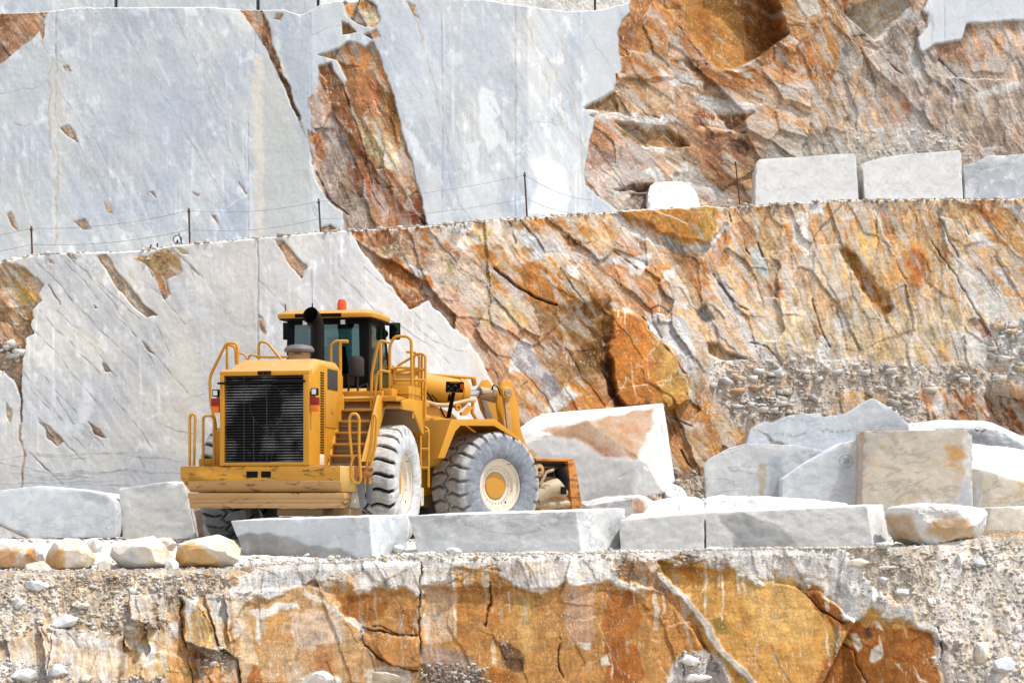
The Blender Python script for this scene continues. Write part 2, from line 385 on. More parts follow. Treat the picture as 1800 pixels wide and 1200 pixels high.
# colours of the broken zone
f = p.fill
for pts, c in [
    ([(612, 400), (760, 390), (800, 440), (790, 560), (700, 520), (640, 450)], (196, 158, 125)),
    ([(700, 395), (900, 380), (900, 430), (820, 440), (740, 420)], (205, 190, 175)),
    ([(755, 460), (850, 450), (890, 560), (840, 570), (770, 530)], (207, 185, 160)),
    ([(752, 512), (800, 515), (850, 560), (900, 640), (900, 760), (850, 660), (820, 590)], (192, 142, 110)),
    ([(830, 560), (900, 580), (960, 640), (1000, 740), (900, 740), (860, 660)], (190, 138, 95)),
    ([(900, 530), (980, 560), (1040, 640), (1080, 720), (1000, 720), (930, 640)], (176, 130, 88)),
    ([(1020, 450), (1180, 450), (1180, 560), (1080, 560)], (190, 140, 98)),
    ([(1250, 370), (1460, 355), (1500, 560), (1300, 620), (1180, 560), (1230, 440)], (214, 176, 134)),
    ([(1430, 355), (1720, 350), (1700, 560), (1480, 560)], (214, 170, 118)),
    ([(1700, 350), (2000, 350), (2000, 560), (1790, 560), (1740, 440)], (208, 158, 100)),
    ([(1380, 540), (1720, 540), (1740, 650), (1600, 640), (1420, 640), (1300, 600)], (216, 190, 152)),
    ([(1180, 690), (1340, 700), (1340, 880), (1150, 880)], (178, 128, 80)),
    ([(880, 720), (1180, 715), (1180, 900), (880, 900)], (178, 122, 75)),
]: f(pts, c, 26, 22)
for pts, c in [
    ([(615, 403), (633, 404), (640, 425), (634, 430), (624, 424)], (166, 90, 40)), ([(645, 420), (665, 403), (690, 410), (692, 425), (660, 432)], (170, 100, 52)),
    ([(735, 412), (750, 402), (768, 426), (755, 430), (738, 420)], (200, 128, 55)), ([(697, 402), (715, 402), (717, 412), (702, 413)], (175, 98, 42)), ([(728, 400), (750, 400), (748, 407), (732, 408)], (160, 92, 42)),
    ([(772, 422), (790, 422), (806, 448), (792, 446)], (190, 112, 55)), ([(733, 425), (750, 430), (760, 470), (744, 458)], (158, 88, 38)),
    ([(645, 440), (665, 448), (700, 455), (722, 475), (740, 508), (705, 500), (668, 472)], (184, 106, 45)), ([(668, 470), (690, 500), (752, 524), (735, 536), (718, 543), (690, 510)], (164, 98, 55)),
    ([(738, 482), (757, 482), (765, 503), (752, 500)], (168, 98, 45)), ([(668, 432), (686, 432), (688, 442), (675, 445)], (165, 145, 85)), ([(775, 458), (786, 460), (798, 478), (790, 479)], (160, 150, 95)),
    ([(704, 432), (714, 436), (714, 452), (706, 444)], (160, 135, 85)), ([(832, 390), (850, 383), (872, 385), (868, 402), (845, 420), (830, 408)], (186, 140, 75)), ([(842, 410), (862, 398), (870, 402), (855, 418), (843, 422)], (185, 170, 125)),
    ([(812, 405), (832, 398), (835, 412), (820, 412)], (150, 90, 45)),
    ([(822, 430), (850, 423), (880, 430), (893, 452), (905, 485), (950, 518), (985, 543), (998, 562), (970, 556), (925, 530), (900, 500), (880, 480), (862, 470), (838, 455)], (178, 110, 38)),
    ([(850, 478), (872, 478), (900, 508), (890, 528), (868, 520), (850, 492)], (184, 114, 36)), ([(840, 462), (856, 462), (862, 470), (850, 478)], (150, 120, 105)),
    ([(868, 468), (882, 473), (928, 522), (918, 530), (878, 495)], (168, 134, 118)), ([(880, 524), (905, 524), (922, 545), (930, 568), (905, 560), (884, 545)], (172, 142, 84)),
    ([(850, 520), (880, 528), (890, 548), (860, 545)], (185, 165, 135)),
    ([(985, 470), (1010, 480), (1040, 500), (1075, 520), (1080, 545), (1075, 580), (1068, 640), (1060, 668), (1030, 650), (1000, 612), (960, 575), (935, 545), (970, 535), (960, 500)], (146, 95, 38)),
    ([(990, 560), (1040, 558), (1066, 600), (1064, 662), (1035, 640), (1002, 602)], (112, 72, 28)),
    ([(900, 468), (940, 458), (975, 480), (1000, 500), (980, 532), (940, 515), (908, 490)], (182, 108, 36)), ([(956, 448), (992, 460), (1008, 478), (975, 472)], (170, 118, 52)),
    ([(940, 540), (965, 545), (985, 570), (965, 575)], (160, 120, 60)), ([(825, 545), (860, 548), (880, 570), (850, 575)], (190, 165, 115)),
    ([(960, 640), (985, 640), (1010, 668), (1000, 682), (975, 662)], (178, 130, 74)), ([(992, 628), (1020, 624), (1040, 650), (1026, 658)], (184, 134, 72)), ([(942, 628), (962, 620), (975, 645), (955, 650)], (186, 150, 110)),
    ([(905, 655), (925, 662), (935, 680), (915, 690)], (190, 150, 95)), ([(908, 690), (935, 668), (955, 700), (965, 730), (930, 725)], (184, 126, 74)), ([(1000, 670), (1040, 668), (1075, 692), (1090, 715), (1010, 725)], (194, 126, 56)), ([(990, 700), (1010, 695), (1020, 725), (995, 725)], (190, 120, 60)),
    ([(1085, 400), (1125, 425), (1140, 440), (1105, 462), (1080, 452)], (190, 132, 96)), ([(1030, 478), (1100, 490), (1140, 510), (1130, 532), (1080, 520)], (188, 148, 112)), ([(1110, 500), (1160, 490), (1182, 520), (1172, 560), (1120, 545)], (190, 124, 72)), ([(1140, 465), (1175, 455), (1178, 490), (1140, 500)], (196, 140, 80)),
    ([(930, 384), (985, 379), (1000, 390), (1032, 400), (1028, 412), (1000, 405), (960, 398), (935, 396)], (188, 116, 44)), ([(1018, 379), (1075, 375), (1080, 392), (1108, 417), (1070, 416), (1040, 415), (1022, 400)], (200, 140, 72)), ([(1000, 385), (1022, 380), (1020, 395), (1002, 398)], (215, 185, 135)),
    ([(1088, 374), (1140, 370), (1160, 370), (1255, 364), (1266, 380), (1258, 398), (1250, 432), (1210, 425), (1180, 415), (1160, 410), (1130, 403), (1095, 386)], (194, 122, 38)), ([(1222, 366), (1258, 365), (1262, 380), (1252, 425), (1230, 420)], (196, 156, 78)),
    ([(898, 396), (930, 392), (970, 405), (960, 413), (920, 406)], (165, 120, 70)), ([(985, 412), (1020, 418), (1042, 424), (1030, 429), (1000, 426)], (112, 66, 30)), ([(905, 435), (925, 432), (942, 442), (925, 452)], (180, 125, 65)),
    ([(1180, 440), (1230, 455), (1275, 430), (1286, 450), (1270, 470), (1240, 480), (1258, 522), (1242, 532), (1212, 490)], (190, 114, 54)), ([(1256, 410), (1282, 400), (1284, 440), (1262, 460)], (172, 102, 46)),
    ([(1283, 393), (1320, 375), (1327, 400), (1334, 430), (1310, 442), (1290, 420)], (206, 146, 92)), ([(1345, 500), (1375, 495), (1396, 516), (1385, 522), (1363, 524)], (178, 112, 66)), ([(1370, 393), (1390, 388), (1402, 430), (1412, 446), (1390, 442)], (190, 124, 62)),
    ([(1340, 390), (1365, 392), (1370, 470), (1350, 480)], (212, 172, 118)), ([(1305, 480), (1322, 495), (1322, 510), (1308, 500)], (185, 110, 50)),
    ([(1450, 358), (1482, 356), (1480, 422), (1456, 412)], (226, 166, 94)), ([(1482, 385), (1492, 388), (1490, 420), (1483, 415)], (192, 102, 40)), ([(1505, 412), (1530, 383), (1546, 412), (1535, 472), (1505, 450)], (238, 194, 118)),
    ([(1478, 440), (1500, 440), (1516, 470), (1545, 500), (1550, 530), (1573, 538), (1558, 565), (1545, 552), (1525, 510), (1498, 468)], (166, 92, 20)), ([(1512, 478), (1528, 490), (1531, 520), (1518, 505)], (108, 58, 18)), ([(1486, 448), (1500, 446), (1505, 458), (1494, 462)], (190, 145, 60)),
    ([(1595, 428), (1630, 423), (1637, 470), (1622, 502), (1590, 502), (1556, 492), (1580, 450)], (220, 150, 74)), ([(1600, 432), (1629, 432), (1622, 492), (1601, 490)], (194, 108, 52)), ([(1560, 400), (1575, 395), (1572, 440), (1560, 435)], (205, 140, 90)), ([(1535, 360), (1555, 358), (1568, 400), (1560, 395)], (205, 150, 125)),
    ([(1697, 352), (1742, 352), (1768, 400), (1738, 395)], (204, 132, 70)), ([(1738, 400), (1772, 420), (1800, 470), (1800, 530), (1758, 472)], (208, 144, 75)), ([(1765, 498), (1790, 540), (1830, 600), (1800, 560)], (190, 120, 45)),
    ([(1700, 557), (1727, 562), (1762, 610), (1772, 628), (1740, 602)], (184, 132, 112)), ([(1590, 600), (1668, 598), (1664, 642), (1622, 636)], (208, 166, 100)), ([(1530, 575), (1560, 590), (1570, 640), (1545, 640)], (220, 180, 120)), ([(1434, 572), (1448, 590), (1444, 610), (1434, 590)], (160, 105, 75)),
    ([(1618, 673), (1648, 678), (1656, 712), (1618, 712)], (198, 128, 82)), ([(1657, 670), (1700, 663), (1742, 690), (1752, 760), (1680, 742), (1655, 700)], (168, 98, 46)), ([(1738, 680), (1800, 700), (1900, 720), (1900, 790), (1745, 752)], (104, 56, 22)), ([(1618, 708), (1650, 730), (1668, 742), (1640, 745), (1616, 728)], (112, 72, 34)),
    ([(1168, 708), (1210, 705), (1260, 713), (1302, 730), (1320, 736), (1310, 750), (1240, 745), (1200, 735)], (190, 124, 58)), ([(1166, 735), (1220, 752), (1272, 760), (1266, 792), (1230, 802), (1192, 782)], (168, 112, 52)), ([(1194, 768), (1228, 765), (1262, 785), (1230, 805), (1202, 795)], (196, 150, 85)), ([(1246, 740), (1275, 729), (1302, 750), (1290, 766), (1258, 756)], (186, 142, 72)), ([(1184, 812), (1215, 825), (1244, 865), (1220, 875), (1188, 850)], (172, 112, 62)),
    ([(1258, 668), (1282, 666), (1287, 679), (1260, 686)], (178, 98, 52)), ([(1348, 653), (1380, 658), (1398, 675), (1368, 681)], (200, 112, 54)), ([(1288, 660), (1312, 668), (1322, 690), (1304, 695)], (190, 120, 70)), ([(1402, 668), (1430, 668), (1432, 685), (1405, 685)], (196, 130, 75)), ([(1332, 700), (1358, 708), (1352, 715), (1335, 712)], (150, 95, 45)), ([(1368, 685), (1395, 690), (1385, 702), (1368, 698)], (150, 90, 48)), ([(1455, 690), (1482, 690), (1484, 712), (1462, 710)], (150, 100, 45)), ([(1488, 688), (1535, 690), (1525, 706), (1495, 708)], (202, 150, 88)), ([(1580, 716), (1605, 722), (1612, 740), (1590, 738)], (160, 110, 60)),
    ([(1755, 590), (1774, 590), (1790, 615), (1812, 625), (1770, 614)], (194, 108, 30)), ([(1775, 630), (1790, 636), (1795, 655), (1782, 650)], (190, 130, 100)),
    # left end
    ([(-900, 480), (0, 480), (40, 560), (40, 650), (-900, 640)], (192, 148, 108)), ([(4, 488), (28, 489), (58, 514), (69, 528), (36, 544), (18, 530)], (198, 152, 58)), ([(34, 461), (50, 464), (72, 490), (64, 498), (45, 482)], (192, 146, 64)), ([(18, 470), (34, 468), (46, 490), (30, 490)], (210, 195, 160)), ([(12, 515), (28, 520), (32, 545), (16, 540)], (215, 185, 155)), ([(44, 548), (58, 548), (58, 580), (46, 575)], (200, 140, 55)),
    ([(183, 446), (195, 448), (214, 470), (219, 493), (206, 475)], (194, 144, 78)), ([(172, 452), (184, 455), (200, 490), (186, 490)], (205, 180, 155)), ([(200, 485), (225, 505), (272, 553), (258, 556), (226, 530)], (178, 160, 145)),
    ([(235, 455), (300, 436), (318, 478), (270, 478)], (198, 158, 104)), ([(272, 478), (292, 480), (288, 500), (298, 517), (288, 524), (278, 505)], (188, 118, 62)), ([(298, 445), (310, 446), (318, 475), (300, 465)], (195, 140, 60)),
    ([(455, 550), (472, 582), (458, 578)], (176, 140, 104)), ([(70, 740), (115, 780), (84, 772)], (160, 132, 98)), ([(158, 742), (186, 772), (164, 764)], (160, 130, 105)), ([(180, 636), (198, 654), (184, 656)], (172, 155, 130)), ([(484, 420), (545, 472), (528, 490), (500, 460)], (198, 170, 152)), ([(8, 705), (24, 720), (14, 745)], (196, 175, 150)),
]: f(pts, c, 3, 9, mot=.5)
for pts, c in [
    ([(715, 452), (752, 476), (760, 486), (735, 482), (718, 466)], (194, 188, 180)), ([(738, 500), (770, 504), (760, 519), (740, 516)], (216, 216, 216)), ([(672, 448), (688, 444), (684, 453)], (214, 208, 206)), ([(775, 395), (838, 388), (830, 404), (800, 412)], (212, 210, 208)),
    ([(903, 600), (925, 594), (940, 605), (952, 640), (972, 658), (955, 672), (920, 655), (897, 645)], (200, 197, 202)), ([(955, 650), (970, 660), (992, 690), (965, 708), (950, 685)], (152, 147, 148)), ([(990, 680), (1002, 674), (1012, 692), (985, 722), (972, 712)], (208, 208, 208)), ([(962, 705), (978, 700), (986, 722), (964, 728)], (206, 208, 208)),
    ([(890, 400), (920, 405), (980, 420), (1010, 440), (1090, 450), (1100, 466), (1020, 460), (990, 450), (940, 440), (900, 420)], (204, 194, 190)), ([(908, 412), (925, 400), (946, 425), (942, 437), (920, 431)], (202, 207, 207)), ([(925, 444), (955, 434), (962, 456), (935, 461)], (204, 208, 213)), ([(995, 470), (1016, 463), (1018, 492), (1000, 482)], (232, 230, 228)), ([(1104, 455), (1150, 444), (1127, 482), (1110, 482)], (226, 224, 222)), ([(1168, 470), (1185, 468), (1190, 485), (1165, 492)], (212, 214, 216)),
    ([(1126, 576), (1142, 550), (1158, 548), (1170, 560), (1200, 556), (1217, 590), (1226, 640), (1222, 662), (1205, 656), (1190, 630), (1165, 606), (1138, 600)], (208, 206, 208)), ([(1095, 537), (1112, 545), (1108, 556), (1098, 548)], (228, 222, 212)), ([(1172, 505), (1192, 530), (1215, 528), (1208, 540), (1185, 535)], (224, 220, 214)),
    ([(1322, 440), (1333, 427), (1346, 455), (1352, 490), (1335, 482), (1323, 465)], (198, 208, 208)), ([(1320, 375), (1330, 385), (1338, 415), (1328, 400)], (222, 220, 214)), ([(1392, 375), (1420, 368), (1420, 420), (1430, 482), (1410, 440), (1398, 420)], (226, 217, 207)), ([(1255, 480), (1280, 490), (1300, 540), (1320, 590), (1360, 640), (1330, 630), (1290, 560), (1265, 520)], (205, 196, 190)),
    ([(1420, 356), (1450, 356), (1448, 375), (1425, 375)], (218, 218, 218)), ([(1485, 378), (1505, 362), (1512, 370), (1495, 390)], (208, 206, 202)), ([(1668, 447), (1690, 453), (1722, 475), (1762, 502), (1772, 527), (1782, 548), (1745, 562), (1728, 552), (1700, 520), (1680, 490)], (198, 194, 184)), ([(1698, 403), (1730, 408), (1752, 432), (1715, 427)], (228, 223, 218)), ([(1745, 465), (1770, 470), (1800, 520), (1770, 500)], (220, 214, 206)), ([(1760, 352), (1830, 360), (1830, 400), (1790, 385)], (205, 198, 194)),
    ([(1440, 590), (1462, 600), (1462, 640), (1442, 630)], (228, 224, 220)), ([(1455, 560), (1480, 545), (1500, 560), (1480, 590)], (220, 210, 196)), ([(1670, 580), (1742, 590), (1762, 642), (1690, 652)], (208, 203, 194)), ([(1735, 568), (1830, 548), (1900, 700), (1775, 655)], (202, 198, 195)), ([(1655, 690), (1660, 705), (1655, 730), (1640, 715)], (200, 202, 204)), ([(1602, 682), (1616, 685), (1617, 708), (1606, 705)], (175, 180, 184)),
    ([(1310, 700), (1320, 690), (1336, 700), (1330, 708)], (222, 226, 228)), ([(1330, 625), (1350, 620), (1385, 655), (1370, 660), (1345, 648)], (214, 214, 214)), ([(1262, 702), (1290, 705), (1318, 728), (1302, 728)], (216, 212, 200)), ([(1205, 665), (1222, 668), (1226, 705), (1212, 712)], (196, 188, 172)), ([(1165, 725), (1200, 738), (1240, 748), (1210, 752), (1180, 738)], (202, 172, 150)),
]: f(pts, c, 2.5, 8, mot=.2)
# the big smooth rust slab and hollows, with depth
f([(1077, 548), (1095, 545), (1130, 560), (1140, 577), (1175, 610), (1190, 640), (1205, 670), (1210, 706), (1190, 716), (1130, 716), (1097, 712), (1080, 690), (1071, 650), (1070, 600)], (192, 118, 46), 3, 5, h=.35, tilt=(.35, .1))
f([(1150, 600), (1180, 616), (1206, 670), (1210, 704), (1160, 712)], (202, 152, 76), 14, 10)
f([(1070, 620), (1078, 640), (1082, 690), (1098, 714), (1085, 716), (1070, 690), (1064, 650)], (120, 72, 34), 4, 5, h=-.25)
f([(985, 540), (1070, 530), (1068, 660), (1040, 650), (990, 590)], None, 12, 8, h=-.35)
f([(1090, 372), (1256, 364), (1250, 432), (1160, 410)], None, 3, 6, h=.28, tilt=(.1, -.3)); f([(1478, 440), (1500, 442), (1518, 468), (1545, 498), (1573, 540), (1556, 566), (1520, 515), (1498, 478)], None, 5, 9, h=-.16)
f([(1225, 548), (1240, 540), (1252, 560), (1238, 570), (1228, 565)], (112, 104, 98), 6, 7, h=-.16); f([(1738, 680), (1900, 700), (1900, 800), (1740, 760)], None, 10, 8, h=-.5)
f([(1245, 602), (1262, 602), (1275, 615), (1315, 632), (1268, 632), (1250, 622)], (170, 135, 90), 3, 4, h=-.2)
for pts in ([(1098, 548), (1099, 590)], [(1110, 640), (1113, 680), (1118, 706)], [(1137, 632), (1140, 668)], [(1086, 682), (1110, 680), (1140, 676), (1165, 670), (1200, 664)], [(1100, 655), (1101, 668)], [(1088, 545), (1086, 558)], [(1106, 545), (1112, 556)], [(1160, 545), (1161, 520)]): p.line(pts, 1.6, (240, 222, 195), .85, 2, fade=.9)
p.line([(868, 470), (905, 500), (940, 522), (978, 534)], 4, (84, 52, 30), .8, 3, h=-.25)
for pts in ([(1078, 378), (1090, 387), (1120, 410), (1150, 425), (1205, 436), (1250, 437), (1258, 420), (1276, 395)], [(1160, 412), (1200, 435)]): p.line(pts, 7, (206, 204, 201), .95, 5, h=-.05)
for pts in ([(1280, 372), (1286, 388)], [(1335, 425), (1342, 450)], [(1310, 436), (1318, 446)], [(1540, 380), (1542, 410)], [(1650, 375), (1665, 410), (1685, 450)], [(1695, 390), (1705, 410)], [(1500, 470), (1530, 530), (1550, 560)], [(1255, 480), (1290, 530), (1318, 545)], [(880, 350), (900, 400), (905, 425)], [(1430, 525), (1440, 570), (1460, 610)], [(1640, 420), (1690, 500), (1720, 550), (1760, 620)], [(1080, 440), (1120, 470)], [(1168, 728), (1190, 736), (1215, 748)], [(1196, 792), (1220, 825), (1232, 835)], [(985, 470), (1010, 510), (1040, 540)], [(910, 680), (925, 672)], [(1130, 555), (1150, 590), (1180, 625), (1205, 655)], [(1320, 600), (1350, 610), (1375, 640)]): p.line(pts, 2.0, (98, 72, 50), .7, 4, h=-.08, fade=.9)
rubble(p, [(1262, 630), (1330, 622), (1450, 618), (1600, 636), (1720, 648), (1765, 690), (1620, 686), (1500, 690), (1400, 712), (1330, 722), (1290, 700), (1240, 660)], (208, 200, 188), amp=.22, sz=8, jit=.13, a=.6)
rubble(p, [(1290, 712), (1400, 700), (1470, 700), (1440, 740), (1310, 760), (1270, 745)], (204, 194, 182), amp=.22, sz=8, jit=.14, a=.65); rubble(p, [(1560, 690), (1620, 690), (1630, 760), (1560, 740)], (200, 188, 172), amp=.26, sz=11, jit=.18, a=.7)
rubble(p, [(1735, 560), (1830, 545), (2100, 560), (2100, 690), (1790, 670)], (204, 200, 197), amp=.26, sz=11, jit=.16, a=.6); rubble(p, [(-300, 590), (10, 590), (38, 620), (34, 670), (-300, 660)], (196, 165, 135), amp=.2, sz=8, a=.8); rubble(p, [(880, 830), (1300, 830), (1300, 990), (880, 990)], (190, 180, 168), amp=.3, sz=12, a=.8)
rubble(p, [(240, 448), (300, 436), (318, 470), (275, 478)], (200, 168, 120), 4, 6, amp=.15, sz=7, a=.6)
for q_, k_ in (([(1077, 548), (1130, 560), (1190, 640), (1210, 706), (1097, 712), (1071, 650)], .9), ([(1090, 372), (1256, 364), (1250, 432), (1160, 410)], .85), ([(822, 430), (893, 452), (985, 543), (900, 500)], .5), ([(1478, 440), (1516, 468), (1573, 540), (1556, 566), (1500, 480)], .7), ([(1580, 425), (1637, 423), (1620, 502), (1556, 492)], .7), ([(1505, 412), (1546, 385), (1535, 472)], .7), ([(1668, 450), (1780, 545), (1745, 562), (1690, 500)], .7), ([(668, 470), (752, 524), (718, 543)], .6)):
    sl, m, _ = p.poly(q_, 6, 6); p.calm[:, sl] = np.maximum(p.calm[:, sl], m * k_); p.NF[:, sl] = np.maximum(p.NF[:, sl], m * k_ * .8)
p.finish_rock(pale=np.interp(p.PX, [0, 700, 1150, 1350, 1800], [.05, .16, .04, .26, .22]).astype(np.float32))
# sawn marble: cracks, chips, dust bands, saw scratches
p.C, keep = p.MC, p.C
for q in p.halo: f(q, (198, 182, 162), 9, 14, .42, mot=.6)
for pts, c, so, a in [([(288, 540), (335, 560), (350, 640), (345, 880), (275, 880), (300, 700)], (228, 221, 210), 26, .75), ([(398, 425), (452, 425), (452, 640), (405, 640)], (222, 217, 210), 20, .7), ([(352, 560), (395, 520), (390, 700), (360, 860)], (218, 216, 212), 20, .5), ([(150, 665), (166, 680), (162, 720), (140, 765), (130, 760), (142, 700)], (228, 230, 233), 6, .8), ([(300, 480), (345, 545), (360, 560), (320, 540)], (226, 229, 233), 8, .6),
                      ([(215, 455), (235, 450), (240, 470), (222, 480)], (238, 236, 230), 5, .8), ([(126, 512), (134, 520), (136, 532), (130, 534)], (240, 240, 240), 2, .8), ([(660, 420), (720, 540), (700, 560), (640, 470)], (214, 217, 220), 16, .6), ([(735, 545), (790, 570), (830, 640), (860, 700), (800, 690), (760, 600)], (214, 214, 213), 14, .7), ([(806, 590), (840, 635), (876, 695), (872, 740), (845, 690), (828, 640)], (216, 203, 192), 6, .8), ([(85, 690), (130, 700), (120, 780), (70, 760)], (214, 217, 221), 22, .4),
                      ([(60, 820), (340, 800), (340, 880), (0, 880), (0, 830)], (188, 192, 197), 22, .6), ([(150, 800), (200, 790), (210, 830), (150, 830)], (220, 217, 208), 14, .6), ([(0, 770), (36, 760), (36, 880), (0, 880)], (210, 207, 202), 14, .5)]: f(pts, c, so, 10, a)
dk = (128, 124, 116)
for pts in ([(98, 440), (120, 465), (150, 497), (172, 525)], [(118, 447), (150, 478), (160, 490)], [(85, 500), (106, 535)], [(70, 545), (100, 580), (140, 620), (180, 660)], [(100, 545), (150, 590), (180, 630), (192, 648)], [(60, 580), (100, 620), (120, 650), (170, 705)], [(150, 475), (190, 520), (235, 585), (270, 640)], [(168, 490), (210, 530), (245, 562)], [(310, 440), (340, 470), (358, 488)], [(305, 444), (332, 466), (345, 492)], [(255, 495), (290, 525), (325, 570)], [(275, 570), (290, 600), (300, 625)], [(250, 595), (268, 622)], [(60, 690), (100, 730), (150, 790)], [(75, 660), (110, 700), (135, 725)], [(68, 735), (100, 765), (130, 792)], [(145, 745), (200, 800)], [(50, 795), (90, 830), (112, 852)], [(115, 775), (152, 815)], [(220, 825), (240, 846)], [(245, 800), (255, 820)], [(185, 640), (205, 662)], [(100, 700), (130, 745)], [(455, 490), (500, 540), (520, 562)], [(600, 485), (630, 515), (660, 545), (702, 572), (760, 610), (800, 650)], [(640, 470), (700, 520), (780, 600)], [(720, 560), (760, 600), (820, 620)], [(210, 560), (260, 610), (330, 690)], [(120, 520), (180, 585), (240, 640)], [(30, 640), (70, 690), (120, 750)], [(200, 700), (250, 760), (270, 790)], [(60, 456), (110, 505), (130, 535)]):
    p.line(pts, 1.2, (146, 142, 136), .75, 3, h=-.006, fade=1.1)
for pts in ([(85, 500), (106, 535)], [(313, 447), (350, 484)], [(50, 797), (88, 828)], [(118, 447), (132, 460)], [(64, 488), (74, 500)], [(70, 742), (100, 778)], [(155, 742), (180, 768)], [(256, 462), (268, 485)]): p.line(pts, 1.8, (128, 112, 92), .7, 3, h=-.02, fade=.6)
p.line([(36, 670), (37, 720), (36, 760), (40, 800), (38, 870)], 3.2, (166, 130, 98), .85, 6, h=-.03, fade=.5); p.line([(36, 690), (38, 740)], 1.6, (100, 72, 52), .8, 4, h=-.05)
p.line([(453, 418), (454, 500), (453, 640)], 1.6, (170, 176, 184), .9, 1, h=-.02)
p.line([(130, 580), (165, 610), (170, 625)], 3, (214, 205, 170), .7, 3); p.line([(140, 575), (185, 610)], 2.5, (205, 190, 150), .6, 3, fade=.8)
for k, pts in enumerate(([(0, 812), (60, 825), (140, 838)], [(50, 798), (130, 800), (250, 792), (310, 795)], [(60, 838), (220, 828)], [(60, 843), (165, 838)], [(0, 850), (100, 848), (230, 854)], [(100, 830), (225, 827), (320, 832)], [(280, 740), (310, 758), (340, 760)], [(0, 806), (40, 800), (150, 806)], [(20, 832), (90, 842)], [(180, 794), (300, 808), (330, 812)], [(330, 700), (360, 690)], [(110, 846), (200, 846)])): p.line(pts, 1.1, (138, 144, 150), .75, 4, fade=.8)
p.MC, p.C = p.C, keep
blend(p)
dep1 = D1[None] + L1[None] * np.maximum(ZC + (HOR - p.PY) / F_ * D1[None], 0)
o = p.build('lower_cliff', dep1, ROCK, [(.04, .02, (236, 234, 230)), (.25, .05, (232, 230, 226)), (.8, .03, (226, 224, 220)), (1.8, .0, (222, 220, 216)), (4.2, .0, (216, 214, 210))])
tag(o, 'lower quarry face of sawn marble turning to rust coloured broken rock behind the loader', 'cliff', kind='structure')
dtop1 = dep1[0]

# ============ upper face, above the ledge
top2 = edge([(-1300, 40), (-160, 30), (0, 25), (80, 22), (130, 15), (370, 14), (420, 18), (500, 19), (528, 28), (548, 19), (565, 8), (600, 2), (640, -2), (700, -1), (850, 1), (900, 9), (1000, 22), (1060, 18), (1106, 5), (1128, -40), (1180, -150), (3100, -170)], 1.6, 25, 9.)
W2 = Rock(xs, top2, top1 + 46, 330, 41)
D2 = np.maximum(ip([(-1300, 44.4), (0, 45.6), (545, 46.9), (1020, 49.6), (1090, 51.2), (1240, 56), (1800, 58.5), (3100, 60)]), dtop1 + 1.6)
L2 = ip([(-1300, .015), (1010, .015), (1120, .10), (3100, .14)])
begin(W2, (192, 158, 128), base=(198, 203, 208), ang=62, zones=[(60, -9e9, 2., .6), (68, 530, 2.2, .7), (42, 1000, 1.8, .72), (34, 1180, 1.7, .70), (62, 1400, 1.7, .52), (66, 1660, 1.6, .48)])
p = W2; f = p.fill
p.rock([(558, 116), (582, 109), (590, 130), (605, 150), (608, 140), (596, 112), (588, 104), (556, 96), (600, 81), (613, 72), (640, 82), (655, 72), (668, 98), (690, 168), (707, 232), (722, 280), (737, 335), (754, 410), (605, 420), (602, 374), (575, 350), (556, 322), (548, 285), (541, 240), (540, 226), (556, 235), (548, 215), (543, 170), (560, 152)], 1.0, 3.5)
p.rock([(603, 3), (620, -6), (655, 3), (663, 12), (669, 38), (660, 48), (640, 47), (625, 41), (610, 28)], 1., 3); p.rock([(600, 38), (612, 42), (624, 58), (602, 60)], 1., 3); p.rock([(640, 62), (662, 50), (670, 66), (655, 69)], 1, 3)
p.rock([(418, 12), (456, 14), (472, 40), (479, 80), (500, 128), (513, 170), (526, 205), (542, 244), (530, 226), (511, 182), (489, 132), (469, 90), (455, 62), (438, 40)], 1., 3, fs=.6)
p.rock([(-1400, 15), (0, 18), (86, 20), (74, 46), (60, 66), (30, 90), (0, 112), (-1400, 200)], 1., 3, fs=.3); p.rock([(64, 38), (78, 44), (76, 70), (70, 66)], 1, 2)
for q in ([(105, 225), (120, 218), (131, 232), (135, 251), (118, 240)], [(110, 118), (118, 114), (125, 126), (112, 125)], [(13, 375), (20, 370), (33, 406), (22, 398)], [(130, 390), (150, 384), (160, 400), (146, 403)], [(182, 355), (189, 351), (198, 376), (188, 373)], [(263, 337), (268, 336), (273, 346)], [(340, 338), (350, 342), (346, 346)], [(420, 322), (428, 330), (434, 340)], [(372, 378), (380, 378), (382, 392)], [(715, 4), (730, 10), (737, 36), (729, 28)], [(565, 402), (580, 396), (590, 404), (580, 412), (566, 412)], [(485, 24), (497, 26), (494, 38), (483, 34)]): p.rock(q, 1.4, 3, fs=.12); p.halo.append(q)
p.rock([(1108, -20), (1107, 22), (1093, 38), (1086, 60), (1088, 90), (1092, 125), (1083, 128), (1080, 160), (1040, 182), (1026, 191), (1035, 195), (1050, 198), (1036, 204), (1048, 210), (1040, 240), (1033, 262), (1027, 300), (1026, 325), (1050, 345), (1075, 360), (1092, 376), (1092, 450), (3200, 450), (3200, -300), (1110, -300)], 1., 4)
p.rock([(1622, 20), (1640, -20), (1640, -200), (2600, -200), (2600, 40), (1830, 30), (1800, 35), (1760, 37), (1700, 42), (1696, 60), (1690, 71), (1645, 75), (1622, 93), (1615, 85), (1614, 66), (1628, 50), (1632, 26)], 1., 3, v=0.)
